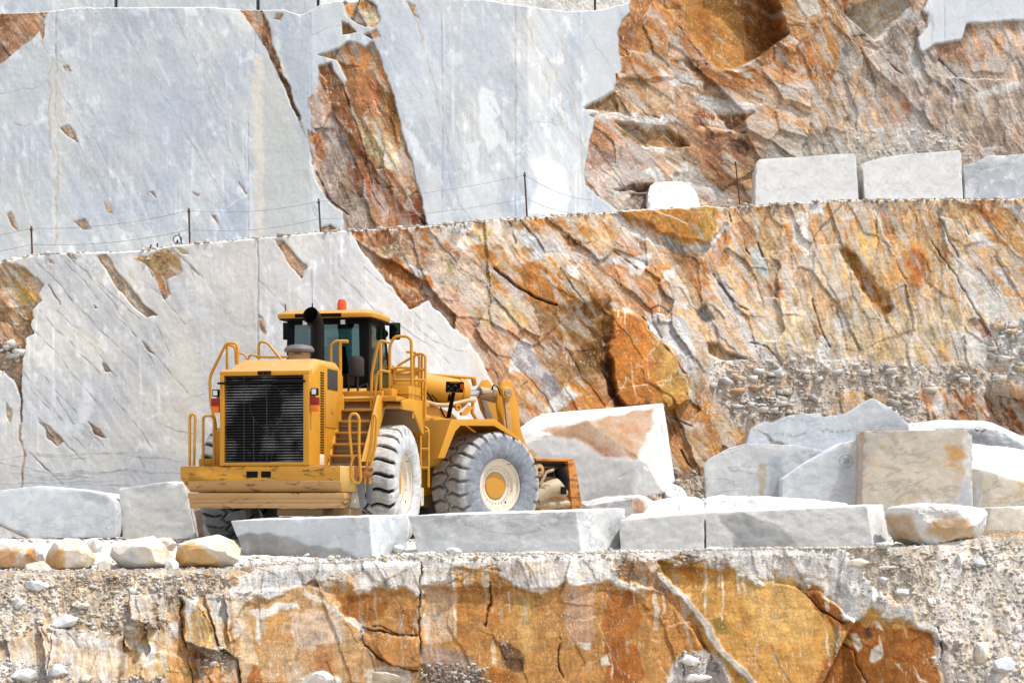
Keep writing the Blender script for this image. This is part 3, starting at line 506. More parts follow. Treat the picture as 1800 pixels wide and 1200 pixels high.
for pts, c in [
    ([(1100, -200), (1400, -200), (1400, 130), (1250, 150), (1090, 130)], (186, 126, 70)), ([(1390, -200), (1620, -200), (1600, 30), (1480, 150), (1390, 150)], (192, 148, 104)), ([(1520, 60), (1640, 60), (1640, 200), (1580, 230), (1540, 150)], (172, 150, 134)), ([(1640, 100), (1800, 90), (2200, 100), (2200, 240), (1660, 220)], (184, 162, 142)), ([(1400, 140), (1560, 150), (1560, 250), (1400, 240)], (192, 158, 124)),
    ([(1020, 250), (1140, 250), (1150, 400), (1020, 400)], (178, 152, 136)), ([(1140, 200), (1350, 160), (1420, 250), (1340, 360), (1200, 320)], (184, 144, 108)), ([(1340, 240), (1700, 225), (1700, 300), (1340, 300)], (196, 184, 168)), ([(1700, 190), (2200, 190), (2200, 320), (1700, 320)], (176, 152, 132)),
    ([(540, 160), (620, 160), (660, 420), (560, 380)], (182, 160, 148)), ([(600, 80), (700, 100), (760, 400), (650, 400), (620, 200)], (176, 124, 78))]: f(pts, c, 24, 20)
for pts, c in [
    ([(558, 116), (582, 109), (600, 150), (616, 178), (628, 225), (652, 292), (640, 298), (610, 250), (588, 200), (568, 160)], (152, 86, 40)), ([(600, 81), (640, 82), (655, 108), (652, 122), (620, 122), (610, 146), (592, 108)], (206, 132, 70)), ([(556, 96), (600, 81), (598, 100)], (170, 120, 70)), ([(602, 145), (650, 130), (665, 150), (668, 192), (650, 212), (630, 202), (616, 172)], (196, 126, 78)), ([(648, 128), (668, 148), (672, 182), (655, 162)], (188, 94, 40)),
    ([(668, 148), (690, 170), (706, 230), (718, 285), (700, 262), (682, 200)], (176, 122, 58)), ([(630, 225), (680, 235), (702, 277), (700, 302), (670, 292), (648, 270)], (206, 192, 148)), ([(625, 205), (670, 204), (676, 236), (640, 236)], (182, 148, 104)), ([(640, 300), (690, 300), (722, 330), (754, 398), (690, 402), (648, 350)], (168, 108, 74)), ([(712, 340), (740, 350), (754, 398), (725, 400)], (134, 74, 44)), ([(608, 280), (650, 290), (656, 342), (630, 347), (610, 310)], (150, 90, 60)), ([(560, 158), (577, 172), (576, 217), (560, 200)], (206, 150, 116)), ([(541, 232), (560, 230), (569, 255), (573, 288), (560, 277), (548, 250)], (178, 106, 56)), ([(580, 250), (600, 260), (626, 342), (640, 402), (610, 402), (588, 330)], (172, 148, 128)), ([(700, 335), (720, 330), (730, 350), (715, 345)], (205, 170, 120)),
    ([(603, 3), (655, 3), (640, 20), (612, 20)], (205, 132, 60)), ([(625, 20), (660, 14), (668, 38), (645, 45), (620, 36)], (205, 190, 150)), ([(612, 30), (645, 44), (640, 48), (622, 42)], (160, 92, 38)), ([(600, 38), (624, 58), (602, 60)], (200, 150, 75)), ([(640, 62), (662, 50), (670, 66), (655, 69)], (170, 95, 40)),
    ([(416, 12), (456, 14), (470, 40), (476, 80), (460, 62), (440, 40)], (168, 102, 55)), ([(452, 40), (480, 85), (514, 175), (542, 246), (511, 185), (470, 92)], (112, 74, 48)),
    ([(-400, 18), (86, 20), (60, 66), (0, 112), (-400, 150)], (186, 132, 98)), ([(62, 30), (86, 24), (78, 70), (68, 60)], (196, 160, 120)), ([(100, 222), (136, 252), (110, 230)], (172, 112, 66)), ([(108, 114), (126, 126), (110, 126)], (172, 152, 120)), ([(10, 370), (34, 408), (20, 400)], (156, 90, 50)), ([(128, 384), (162, 402), (140, 404)], (180, 142, 108)), ([(180, 350), (200, 378), (186, 374)], (176, 150, 124)), ([(712, 2), (738, 36), (722, 20)], (172, 140, 108)), ([(565, 400), (590, 400), (580, 412)], (160, 118, 90)),
    ([(1180, -60), (1195, 10), (1215, 60), (1240, 100), (1262, 120), (1300, 118), (1340, 95), (1365, 75), (1383, 58), (1370, 40), (1355, 25), (1345, -60)], (194, 134, 60)), ([(1290, -60), (1345, -60), (1383, 58), (1352, 90), (1318, 50)], (136, 78, 30)), ([(1215, -10), (1240, 0), (1260, 60), (1250, 100), (1220, 50)], (168, 105, 42)),
    ([(1108, 2), (1150, 5), (1170, 50), (1166, 72), (1130, 60), (1104, 30)], (188, 122, 66)), ([(1087, 50), (1110, 40), (1126, 70), (1120, 86), (1100, 75), (1088, 72)], (136, 80, 45)), ([(1087, 72), (1110, 86), (1150, 110), (1162, 132), (1094, 130)], (168, 106, 58)), ([(1170, 50), (1190, 62), (1222, 112), (1215, 119), (1178, 95)], (196, 180, 166)), ([(1183, 40), (1215, 70), (1247, 106), (1240, 119), (1218, 116), (1195, 75)], (164, 106, 66)), ([(1143, 130), (1180, 130), (1196, 150), (1170, 167), (1145, 150)], (198, 122, 72)), ([(1083, 130), (1120, 130), (1160, 170), (1200, 200), (1120, 196), (1060, 190)], (198, 158, 116)), ([(1026, 191), (1080, 161), (1087, 196), (1060, 196)], (130, 96, 56)),
    ([(1084, 215), (1115, 219), (1140, 222), (1170, 224), (1200, 240), (1210, 253), (1170, 263), (1140, 256), (1110, 246), (1094, 235)], (142, 102, 56)), ([(1050, 206), (1085, 210), (1094, 240), (1060, 256), (1034, 258)], (194, 134, 94)), ([(1258, 190), (1290, 179), (1322, 200), (1315, 222), (1280, 226), (1260, 212)], (162, 102, 50)), ([(1218, 200), (1230, 189), (1260, 205), (1256, 217), (1225, 224)], (136, 76, 46)), ([(1254, 130), (1290, 121), (1322, 140), (1310, 167), (1263, 152)], (166, 102, 50)), ([(1320, 100), (1360, 90), (1385, 62), (1402, 110), (1390, 150), (1330, 150)], (188, 126, 76)), ([(1226, 230), (1290, 240), (1310, 270), (1330, 300), (1332, 342), (1290, 332), (1238, 290)], (162, 108, 72)), ([(1284, 245), (1300, 242), (1320, 262), (1316, 277), (1300, 270)], (110, 70, 50)), ([(1274, 270), (1320, 290), (1330, 337), (1300, 332)], (208, 164, 112)), ([(1082, 332), (1130, 315), (1147, 325), (1140, 334), (1100, 337)], (116, 80, 60)), ([(1340, 190), (1370, 183), (1402, 220), (1370, 227)], (198, 136, 80)), ([(1340, 190), (1345, 230), (1320, 260), (1310, 225)], (186, 130, 86)), ([(1030, 260), (1100, 262), (1130, 285), (1095, 300), (1040, 290)], (160, 126, 108)),
    ([(1396, 40), (1430, 44), (1482, 60), (1470, 132), (1420, 142), (1393, 100)], (198, 144, 88)), ([(1393, 60), (1430, 70), (1440, 110), (1482, 130), (1470, 142), (1398, 137)], (184, 114, 62)), ([(1420, 40), (1440, 38), (1446, 60), (1428, 66)], (160, 95, 52)), ([(1458, -40), (1500, -40), (1490, 25), (1480, 32)], (172, 96, 50)), ([(1488, 20), (1510, 8), (1580, -20), (1602, 8), (1580, 40), (1540, 66), (1503, 56)], (192, 180, 162)), ([(1533, 62), (1600, 25), (1622, 55), (1612, 86), (1590, 122), (1560, 132), (1528, 92)], (160, 140, 126)),
    ([(1700, 45), (1750, 40), (1830, 40), (1830, 102), (1750, 96), (1700, 86)], (208, 168, 132)), ([(1718, 60), (1746, 75), (1752, 102), (1724, 96)], (186, 122, 82)), ([(1640, 75), (1722, 76), (1730, 112), (1660, 104)], (192, 142, 106)), ([(1668, 160), (1745, 160), (1742, 222), (1690, 222)], (218, 188, 152)), ([(1568, 180), (1602, 174), (1596, 217), (1574, 217)], (192, 126, 88)), ([(1700, 120), (1770, 100), (1800, 145), (1740, 150)], (200, 166, 138)), ([(1480, 60), (1560, 110), (1540, 200), (1480, 200), (1500, 120)], (186, 160, 138)), ([(1500, 100), (1530, 110), (1520, 170), (1500, 170)], (205, 165, 120)),
]: f(pts, c, 3, 9, mot=.5)
for pts, c in [
    ([(1035, 194), (1110, 200), (1190, 205), (1202, 214), (1150, 215), (1140, 226), (1110, 211), (1050, 206)], (212, 210, 206)), ([(1118, 250), (1160, 258), (1202, 264), (1150, 271)], (208, 203, 193)), ([(1158, 124), (1190, 130), (1215, 124), (1232, 150), (1200, 152), (1168, 140)], (216, 211, 206)), ([(1178, 105), (1210, 128), (1242, 140), (1230, 152), (1193, 146)], (196, 190, 184)), ([(1222, 163), (1260, 170), (1330, 185), (1347, 178), (1322, 196), (1260, 196), (1222, 180)], (214, 214, 210)), ([(1275, 118), (1320, 105), (1335, 95), (1325, 112), (1290, 125)], (214, 210, 204)), ([(1064, 300), (1086, 300), (1092, 342), (1074, 342)], (204, 190, 174)), ([(1128, 300), (1150, 291), (1177, 315), (1160, 322)], (206, 207, 206)), ([(1174, 310), (1205, 284), (1226, 295), (1262, 330), (1292, 345), (1302, 372), (1230, 342), (1198, 332)], (202, 195, 188)), ([(1060, 345), (1110, 340), (1140, 380), (1080, 385)], (190, 174, 160)), ([(1475, 60), (1502, 90), (1510, 110), (1490, 142), (1463, 142), (1478, 100)], (192, 182, 168)), ([(1588, 26), (1598, 10), (1614, 28), (1604, 36)], (216, 220, 222)), ([(1453, -30), (1464, -5), (1502, 60), (1494, 62)], (226, 216, 206)), ([(1500, 60), (1540, 66), (1570, 40), (1580, 42), (1545, 72), (1515, 66)], (218, 216, 212)),
    ([(1405, 0), (1435, -10), (1442, 20), (1420, 30), (1408, 18)], (206, 202, 194)), ([(1600, 85), (1618, 90), (1625, 120), (1605, 140), (1597, 115)], (192, 186, 170)), ([(1660, 120), (1700, 120), (1730, 160), (1690, 165)], (196, 184, 172)), ([(1740, 155), (1800, 140), (1800, 152), (1760, 168), (1690, 172)], (214, 210, 202)), ([(1568, 228), (1600, 222), (1640, 260), (1570, 262)], (208, 206, 200)), ([(1660, 40), (1662, 40)] + [(1700, 60)], (214, 218, 221)), ([(625, 48), (655, 50), (650, 60), (632, 62)], (226, 228, 230)),
]: f(pts, c, 2.5, 8, mot=.2)
f([(1180, -60), (1215, 60), (1262, 120), (1300, 118), (1383, 58), (1345, -60)], None, 6, 5, h=-.55, tilt=(-.5, .2)); f([(1084, 215), (1170, 222), (1212, 254), (1140, 258)], None, 4, 5, h=-.35); f([(1258, 190), (1322, 200), (1280, 226)], None, 6, 5, h=-.2); f([(1082, 332), (1147, 322), (1140, 336)], None, 4, 4, h=-.25); f([(1488, 20), (1580, -20), (1602, 8), (1540, 66)], None, 4, 4, h=-.3, tilt=(.3, -.2)); f([(1026, 190), (1080, 160), (1087, 196)], None, 3, 3, h=-.15)
for pts in ([(1255, 185), (1262, 215)], [(1285, 185), (1290, 225)], [(1180, 155), (1184, 175)], [(1138, 150), (1140, 190)], [(1155, 25), (1170, 42)], [(1270, 260), (1280, 250)], [(1100, 150), (1104, 166)], [(1540, 70), (1555, 66)], [(1535, 85), (1540, 98)]): p.line(pts, 2, (236, 226, 208), .8, 3, fade=.6)
for pts in ([(1185, 130), (1200, 145), (1225, 150)], [(1130, 195), (1160, 205)], [(1510, 62), (1530, 72)], [(1560, 105), (1590, 130)], [(1195, 45), (1240, 110)], [(600, 145), (640, 260), (655, 330)], [(555, 300), (575, 345), (610, 375)], [(640, 285), (665, 320), (690, 330)], [(1650, 100), (1690, 140), (1720, 160)], [(1500, 62), (1520, 60)]): p.line(pts, 2.0, (92, 70, 52), .65, 4, h=-.07, fade=.9)
for q_, k_ in (([(1180, -60), (1215, 60), (1262, 120), (1300, 118), (1383, 58), (1345, -60)], .85), ([(1488, 20), (1580, -20), (1602, 8), (1540, 66)], .7), ([(1170, 50), (1222, 112), (1178, 95)], .6), ([(1026, 190), (1080, 160), (1087, 196)], .7), ([(602, 145), (650, 90), (668, 192)], .5)):
    sl, m, _ = p.poly(q_, 6, 6); p.calm[:, sl] = np.maximum(p.calm[:, sl], m * k_); p.NF[:, sl] = np.maximum(p.NF[:, sl], m * k_ * .8)
rubble(p, [(1500, 225), (1700, 230), (1720, 300), (1460, 300)], (198, 186, 170), amp=.16, sz=8, a=.5); rubble(p, [(1020, 355), (1200, 360), (1320, 365), (1320, 420), (1020, 420)], (190, 170, 152), amp=.16, sz=8, a=.6)
p.finish_rock(pale=np.interp(p.PX, [0, 1100, 1350, 1550, 1800], [.05, .02, .08, .22, .22]).astype(np.float32), sat=.90); p.C, keep = p.MC, p.C
for q in p.halo: f(q, (198, 182, 162), 9, 14, .42, mot=.6)
for pts, c, so, a in [([(446, 95), (462, 100), (463, 430), (446, 430)], (228, 218, 203), 4, .8), ([(438, 300), (446, 300), (446, 430), (434, 430)], (232, 234, 236), 5, .7), ([(463, 110), (480, 95), (502, 150), (545, 300), (552, 430), (463, 430)], (201, 203, 199), 5, .8), ([(480, 30), (520, 60), (545, 30), (545, 220), (510, 150)], (188, 196, 207), 6, .7), ([(546, 20), (600, 10), (600, 80), (555, 100), (546, 170)], (199, 206, 214), 5, .8), ([(366, 12), (420, 18), (445, 45), (440, 62), (405, 36)], (238, 238, 235), 4, .8),
                      ([(843, 150), (870, 165), (880, 200), (865, 212), (880, 230), (900, 270), (905, 292), (880, 252), (860, 267), (845, 240)], (236, 238, 240), 3, .85), ([(820, 253), (842, 248), (838, 300), (847, 332), (830, 312)], (234, 235, 236), 3, .8), ([(848, 305), (872, 310), (884, 385), (840, 400), (800, 330)], (228, 229, 229), 8, .7), ([(930, 280), (960, 274), (990, 295), (1002, 340), (996, 380), (928, 375), (942, 320)], (233, 235, 237), 4, .8), ([(710, 223), (735, 243), (752, 292), (735, 282)], (232, 234, 236), 4, .7), ([(985, 190), (1000, 200), (1010, 235), (995, 220)], (232, 235, 238), 3, .6), ([(745, 300), (775, 300), (775, 400), (755, 400)], (216, 218, 218), 10, .6), ([(1030, 20), (1085, 10), (1090, 120), (1060, 170), (1030, 180)], (200, 204, 207), 6, .7), ([(1030, 200), (1040, 210), (1026, 300), (1020, 300)], (190, 192, 190), 4, .6), ([(140, 110), (330, 90), (360, 240), (200, 260)], (190, 198, 208), 50, .6), ([(0, 120), (85, 100), (80, 200), (0, 215)], (190, 199, 207), 18, .5), ([(82, 100), (110, 110), (115, 420), (88, 420), (95, 220)], (206, 204, 198), 16, .6), ([(0, 300), (60, 280), (60, 440), (0, 440)], (204, 204, 200), 25, .6), ([(680, 30), (770, 30), (770, 220), (720, 200)], (206, 213, 221), 20, .6), ([(790, 30), (900, 20), (900, 150), (800, 150)], (198, 205, 214), 20, .5), ([(565, 330), (600, 370), (600, 400), (560, 400)], (196, 199, 200), 6, .7),
                      ([(1640, -200), (2300, -200), (2300, 40), (1640, 90)], (217, 221, 225), 3, .8), ([(1614, 66), (1632, 26), (1640, 90), (1620, 94)], (226, 226, 224), 3, .8), ([(1695, -20), (1760, -20), (1700, 42)], (205, 212, 220), 2, .8)]: f(pts, c, so, 6, a)
for pts in ([(725, 12), (745, 80), (765, 150), (780, 225), (800, 300)], [(920, 22), (935, 70), (955, 130), (975, 180), (990, 230)], [(985, 60), (1000, 120), (1012, 190), (1022, 260), (1028, 330)], [(903, 110), (905, 210)], [(100, 70), (98, 180), (102, 300), (98, 430)], [(75, 70), (90, 115), (85, 200), (95, 280)], [(960, 100), (985, 150), (1000, 230)]): p.line(pts, 2.4, (190, 170, 140), .65, 7, fade=.9)
for pts in ([(775, 25), (778, 200), (776, 395)], [(905, 5), (906, 200), (905, 385)], [(1019, 22), (1020, 200), (1024, 380)], [(545, 25), (546, 120), (547, 240)], [(450, 10), (447, 95)], [(98, 20), (97, 100)], [(436, 200), (436, 430)], [(1660, -150), (1661, 75)]): p.line(pts, 1.6, (172, 178, 185), .55, 1, h=-.015, fade=1.0)
for pts in ([(110, 170), (160, 240), (220, 330)], [(135, 250), (170, 310), (210, 390)], [(220, 60), (280, 150), (330, 240), (390, 340)], [(310, 40), (360, 140), (400, 230)], [(255, 340), (255, 370), (268, 410)], [(200, 380), (225, 420)], [(0, 165), (60, 155), (85, 140)], [(0, 215), (50, 222), (80, 200)], [(395, 240), (436, 345)], [(700, 110), (740, 170)], [(760, 160), (785, 230), (790, 330), (830, 390)], [(860, 180), (890, 230), (890, 300)], [(940, 215), (985, 220), (1010, 205)], [(1035, 60), (1060, 100), (1085, 130)], [(548, 60), (600, 45)], [(640, 180), (680, 185), (760, 170)], [(540, 300), (552, 380)]): p.line(pts, 1.2, (156, 160, 164), .55, 5, h=-.005, fade=1.1)
for pts in ([(40, 235), (43, 270)], [(30, 300), (55, 390)], [(400, 365), (440, 340)], [(250, 60), (300, 150)], [(420, 330), (436, 345)]): p.line(pts, 2.5, (236, 237, 236), .7, 4, fade=.6)
p.MC, p.C = p.C, keep
blend(p)
dep2 = D2[None] + L2[None] * np.maximum(ZC + (HOR - p.PY) / F_ * D2[None] - 4, 0)
# the sawn plane between the joint and the rust wedge stands a little forward
o = p.build('upper_cliff', dep2, ROCK, [(.04, .02, (236, 234, 230)), (.3, .05, (230, 228, 224)), (1.0, .05, (224, 222, 216)), (2.5, .1, (214, 210, 204)), (7., .2, (205, 202, 196))])
tag(o, 'upper quarry face of grey sawn marble with a rust wedge and brown broken rock above the ledge', 'cliff', kind='structure')
dtop2 = dep2[0]

# ============ what shows over the top: gravel slope and more marble
W3 = Rock(xs, top2 * 0 - 190, top2 + 30, 90, 61)
begin(W3, (205, 203, 199), base=(206, 209, 212)); p = W3
rubble(p, [(560, -300), (3000, -300), (3000, 200), (640, 200), (600, 30)], (205, 203, 198), amp=.2, sz=5, jit=.5); p.rock([(628, -300), (3100, -300), (3100, 200), (640, 200), (632, 20)], 2, 5)
p.finish_rock(.4); p.C, keep = p.MC, p.C
for pts in ([(452, -200), (453, 40)], [(558, -200), (559, 40)], [(205, -200), (203, 40)]): p.line(pts, 4, (96, 100, 104), .9, 1, h=-.2)
p.fill([(455, -200), (557, -200), (557, 50), (455, 50)], (186, 190, 194), 3, 3, .8, mot=.6); p.fill([(205, -200), (452, -200), (452, 8), (205, 14)], (196, 197, 196), 3, 3, .6, mot=.5)
p.MC, p.C = p.C, keep; blend(p)
D3 = dtop2 + 5.
dep3 = D3[None] + np.maximum(ZC + (HOR - p.PY) / F_ * D3[None] - 10.6, 0) * np.interp(xs, [-1300, 560, 660, 3100], [.03, .03, 1.1, 1.1])[None]
o = p.build('hill', dep3, ROCK); tag(o, kind='structure')

# ============ front face below the bench, and the bench itself
top0 = edge([(-1300, 1020), (-200, 1012), (0, 1006), (150, 1004), (300, 1001), (420, 998), (470, 992), (600, 989), (660, 983), (750, 977), (900, 975), (1080, 972), (1200, 968), (1400, 964), (1560, 962), (1640, 957), (1720, 945), (1800, 932), (2000, 925), (3100, 925)], 1.3, 35, 10.)
W0 = Rock(xs, top0, top0 * 0 + 1500, 300, 81)
t = (np.linspace(0, 1, 300) ** 1.45)[:, None]; W0.PY[:] = (top0[None] * (1 - t) + 1500 * t)
D0 = ip([(-1300, 31.3), (0, 31.6), (400, 32.0), (650, 32.8), (900, 33.2), (1200, 33.6), (1500, 33.8), (1800, 34), (3100, 34.4)])
p = W0; f = p.fill
begin(p, (196, 146, 92), zones=[(76, -9e9, 1.6, .95), (85, 420, 1.6, .7), (77, 1160, 1.7, .7), (70, 1600, 1.5, .7)], s1=150., s2=60., s3=22.)
p.rock([(-1500, 900), (3200, 900), (3200, 1600), (-1500, 1600)], 1, 1)
for pts, c in [([(-1400, 1150), (220, 1100), (420, 1140), (420, 1600), (-1400, 1600)], (206, 174, 134)), ([(405, 1000), (745, 1000), (745, 1600), (420, 1600)], (200, 154, 100)), ([(745, 990), (1165, 990), (1250, 1150), (1280, 1600), (740, 1600)], (192, 134, 68)), ([(1155, 980), (1440, 1000), (1650, 1100), (1650, 1600), (1280, 1600), (1240, 1140)], (206, 148, 70)), ([(1640, 960), (3100, 920), (3100, 1600), (1660, 1600)], (204, 186, 166))]: f(pts, c, 16, 18)
for pts, c in [
    ([(70, 1100), (95, 1095), (215, 1120), (220, 1185), (200, 1210), (105, 1200), (92, 1150)], (204, 180, 152)), ([(98, 1098), (200, 1122), (205, 1140), (100, 1125)], (216, 208, 198)), ([(218, 1115), (265, 1110), (285, 1130), (302, 1230), (218, 1220)], (208, 168, 112)), ([(230, 1050), (270, 1048), (275, 1102), (250, 1096), (230, 1080)], (208, 164, 128)), ([(232, 1048), (268, 1048), (268, 1066), (240, 1066)], (210, 212, 213)), ([(275, 1040), (300, 1020), (316, 1030), (316, 1086), (288, 1086)], (212, 172, 126)), ([(318, 1045), (340, 1045), (365, 1070), (389, 1142), (370, 1147), (335, 1126), (320, 1090)], (216, 168, 96)), ([(322, 1046), (345, 1048), (350, 1070), (330, 1090)], (202, 204, 206)), ([(358, 1050), (375, 1030), (405, 1035), (410, 1100), (421, 1152), (390, 1137)], (208, 166, 110)), ([(366, 1045), (400, 1034), (409, 1086), (380, 1082)], (188, 192, 198)), ([(287, 1090), (320, 1090), (347, 1230), (300, 1230)], (204, 144, 74)), ([(296, 1092), (312, 1092), (312, 1115), (298, 1115)], (216, 210, 200)), ([(330, 1140), (420, 1172), (426, 1230), (347, 1230)], (198, 128, 62)), ([(238, 1128), (272, 1124), (277, 1162), (250, 1167)], (222, 218, 208)),
    ([(462, 1078), (512, 1078), (510, 1122), (465, 1127)], (204, 148, 84)), ([(510, 1074), (600, 1068), (612, 1130), (520, 1142)], (208, 180, 154)), ([(470, 1130), (540, 1140), (540, 1182), (480, 1172)], (204, 164, 114)), ([(558, 1130), (592, 1130), (592, 1177), (553, 1177)], (182, 122, 72)), ([(408, 1045), (430, 1045), (456, 1162), (440, 1172), (425, 1150)], (224, 196, 152)), ([(440, 1165), (462, 1170), (460, 1215), (436, 1215)], (170, 100, 42)),
    ([(585, 1030), (640, 1035), (740, 1035), (738, 1120), (640, 1108), (608, 1080)], (188, 128, 62)), ([(590, 1050), (640, 1044), (682, 1060), (676, 1087), (630, 1097), (603, 1080)], (160, 96, 36)), ([(636, 1106), (736, 1120), (736, 1172), (680, 1167), (640, 1140)], (192, 128, 62)), ([(695, 1070), (735, 1070), (735, 1112), (700, 1110)], (176, 110, 46)), ([(640, 1136), (662, 1150), (672, 1170), (645, 1168)], (190, 150, 110)),
    ([(530, 1187), (570, 1175), (602, 1185), (602, 1230), (530, 1230)], (216, 212, 202)), ([(645, 1172), (700, 1168), (724, 1185), (726, 1230), (645, 1230)], (226, 218, 204)),
    ([(745, 1010), (800, 1015), (800, 1130), (748, 1130)], (210, 172, 134)), ([(800, 1020), (860, 1030), (892, 1050), (882, 1132), (810, 1132)], (188, 126, 60)), ([(905, 1040), (940, 1050), (945, 1140), (915, 1150)], (204, 156, 84)), ([(990, 1030), (1050, 1035), (1040, 1132), (1000, 1142)], (198, 156, 122)), ([(1060, 1040), (1110, 1035), (1132, 1080), (1100, 1132), (1058, 1110)], (182, 106, 40)), ([(1068, 1120), (1120, 1130), (1132, 1192), (1058, 1215)], (168, 92, 30)), ([(738, 1132), (830, 1150), (862, 1215), (740, 1215)], (164, 136, 120)), ([(878, 1130), (900, 1128), (924, 1150), (920, 1182), (888, 1176)], (96, 66, 45)), ([(862, 1165), (905, 1185), (905, 1230), (862, 1230)], (172, 100, 36)), ([(955, 1060), (985, 1060), (980, 1120), (958, 1120)], (196, 140, 78)),
    ([(1410, 1030), (1440, 1045), (1500, 1092), (1560, 1102), (1640, 1105), (1652, 1230), (1420, 1230), (1440, 1150), (1500, 1130), (1440, 1080)], (168, 94, 32)), ([(1300, 1020), (1380, 1010), (1430, 1060), (1420, 1132), (1328, 1132)], (218, 168, 90)), ([(1405, 1030), (1425, 1032), (1492, 1088), (1480, 1094), (1430, 1068)], (140, 76, 28)), ([(1516, 1100), (1530, 1098), (1534, 1118), (1520, 1122)], (92, 66, 42)), ([(1245, 1080), (1275, 1085), (1280, 1110), (1255, 1118)], (150, 120, 50)), ([(1160, 1000), (1200, 1060), (1252, 1150), (1200, 1165), (1168, 1130), (1130, 1060)], (192, 128, 62)), ([(1160, 985), (1185, 985), (1195, 1020), (1165, 1020)], (200, 150, 60)), ([(1190, 985), (1225, 1000), (1230, 1030), (1200, 1010)], (195, 120, 35)),
    ([(1655, 1110), (1700, 1110), (1720, 1182), (1680, 1215)], (188, 148, 112)), ([(1738, 1146), (1786, 1150), (1787, 1187), (1743, 1192)], (202, 207, 210)), ([(1708, 1130), (1746, 1110), (1740, 1215), (1713, 1215)], (208, 168, 126)), ([(1640, 1100), (1662, 1120), (1660, 1160), (1640, 1170)], (196, 190, 186)),
]: f(pts, c, 3, 9, mot=.3)
rubble(p, [(-1400, 1000), (300, 990), (412, 990), (405, 1040), (330, 1050), (270, 1098), (232, 1114), (150, 1100), (80, 1090), (20, 1130), (-1400, 1160)], (208, 190, 164), 8, 12, amp=.22, sz=9, jit=.24, a=.85)
rubble(p, [(-1400, 1165), (90, 1160), (110, 1200), (240, 1190), (290, 1195), (290, 1600), (-1400, 1600)], (200, 192, 182), 8, 12, amp=.4, sz=15, jit=.3)
rubble(p, [(1480, 955), (1560, 952), (1640, 945), (3100, 900), (3100, 1600), (1690, 1600), (1655, 1110), (1590, 1062), (1520, 1022)], (208, 198, 183), 8, 12, amp=.2, sz=10, jit=.2, a=.9); rubble(p, [(1190, 1152), (1230, 1140), (1266, 1155), (1290, 1215), (1160, 1215)], (204, 198, 190), 6, 8, amp=.25, sz=8)
rubble(p, [(740, 1165), (830, 1170), (862, 1200), (870, 1400), (740, 1400)], (150, 128, 112), 8, 8, amp=.3, sz=10, a=.7); rubble(p, [(1070, 1000), (1100, 995), (1165, 1015), (1180, 1050), (1150, 1035)], (176, 140, 112), 5, 6, amp=.2, sz=6, a=.7)
rubble(p, [(355, 1130), (420, 1155), (425, 1175), (340, 1142)], (196, 180, 160), 5, 6, amp=.3, sz=7, a=.8)
# white stone that caps the face, running down in tongues
for pts in ([(405, 1042), (420, 1015), (470, 985), (660, 970), (760, 965), (1080, 960), (1190, 960), (1200, 985), (1150, 985), (1100, 985), (1075, 1000), (1110, 1022), (1165, 1048), (1120, 1041), (1070, 1022), (1000, 1029), (990, 1020), (950, 1049), (920, 1036), (897, 1036), (890, 1020), (860, 1000), (800, 1005), (790, 1020), (745, 1032), (742, 1045), (700, 1030), (668, 1036), (650, 1046), (625, 1030), (600, 1018), (560, 1020), (530, 1036), (500, 1040), (470, 1052), (440, 1056)],
            [(1190, 955), (1400, 950), (1480, 952), (1520, 1020), (1580, 1060), (1620, 1085), (1652, 1102), (1640, 1112), (1580, 1086), (1560, 1092), (1530, 1066), (1500, 1094), (1482, 1086), (1450, 1042), (1420, 1027), (1390, 1016), (1350, 1004), (1330, 1027), (1300, 1012), (1290, 1000), (1240, 990), (1195, 975)]):
    f(pts, (213, 212, 210), 5, 17, h=.05, mot=.22); sl, m, _ = p.poly(pts, 8, 10); p.NF[:, sl] = np.maximum(p.NF[:, sl], m * .35); p.R[:, sl] = p.R[:, sl]
cap = [([(405, 1042), (420, 1015), (470, 985), (660, 970), (760, 965), (1080, 960), (1165, 1048), (1000, 1029), (950, 1049), (890, 1020), (800, 1005), (700, 1030), (650, 1046), (600, 1018), (530, 1036), (440, 1056)], .7), ([(1190, 955), (1480, 952), (1580, 1060), (1640, 1106), (1500, 1090), (1420, 1027), (1330, 1020), (1240, 990)], .75)]
for pts, c in [([(470, 1000), (520, 1005), (540, 1025), (470, 1035)], (188, 193, 200)), ([(905, 990), (940, 984), (967, 1000), (930, 1006)], (218, 188, 148)), ([(830, 995), (880, 1000), (880, 1010), (830, 1010)], (205, 150, 90)), ([(1090, 975), (1150, 975), (1150, 1005), (1110, 1000)], (218, 186, 156)), ([(1280, 970), (1330, 970), (1340, 1000), (1310, 1005)], (206, 206, 205)), ([(1440, 970), (1500, 985), (1520, 1020), (1560, 1050), (1520, 1050), (1470, 1010)], (226, 226, 226)), ([(1455, 1020), (1500, 1040), (1500, 1088), (1482, 1080)], (200, 204, 209)), ([(590, 1010), (620, 1008), (640, 1040), (618, 1028)], (206, 160, 100))]: f(pts, c, 5, 8, .8, mot=.3)
f([(432, 1074), (470, 1066), (520, 1053), (527, 1064), (480, 1076), (461, 1086), (459, 1126), (452, 1121), (455, 1086)], (234, 225, 212), 2, 7); p.line([(535, 1040), (590, 1068), (638, 1106)], 9, (226, 217, 206), .8, 8)
for pts, wd in ([(1160, 1012), (1200, 1048), (1235, 1090), (1265, 1140), (1320, 1198)], 11), ([(1462, 1150), (1470, 1100)], 3): p.line(pts, wd, (192, 187, 180), .9, 6, h=.06)
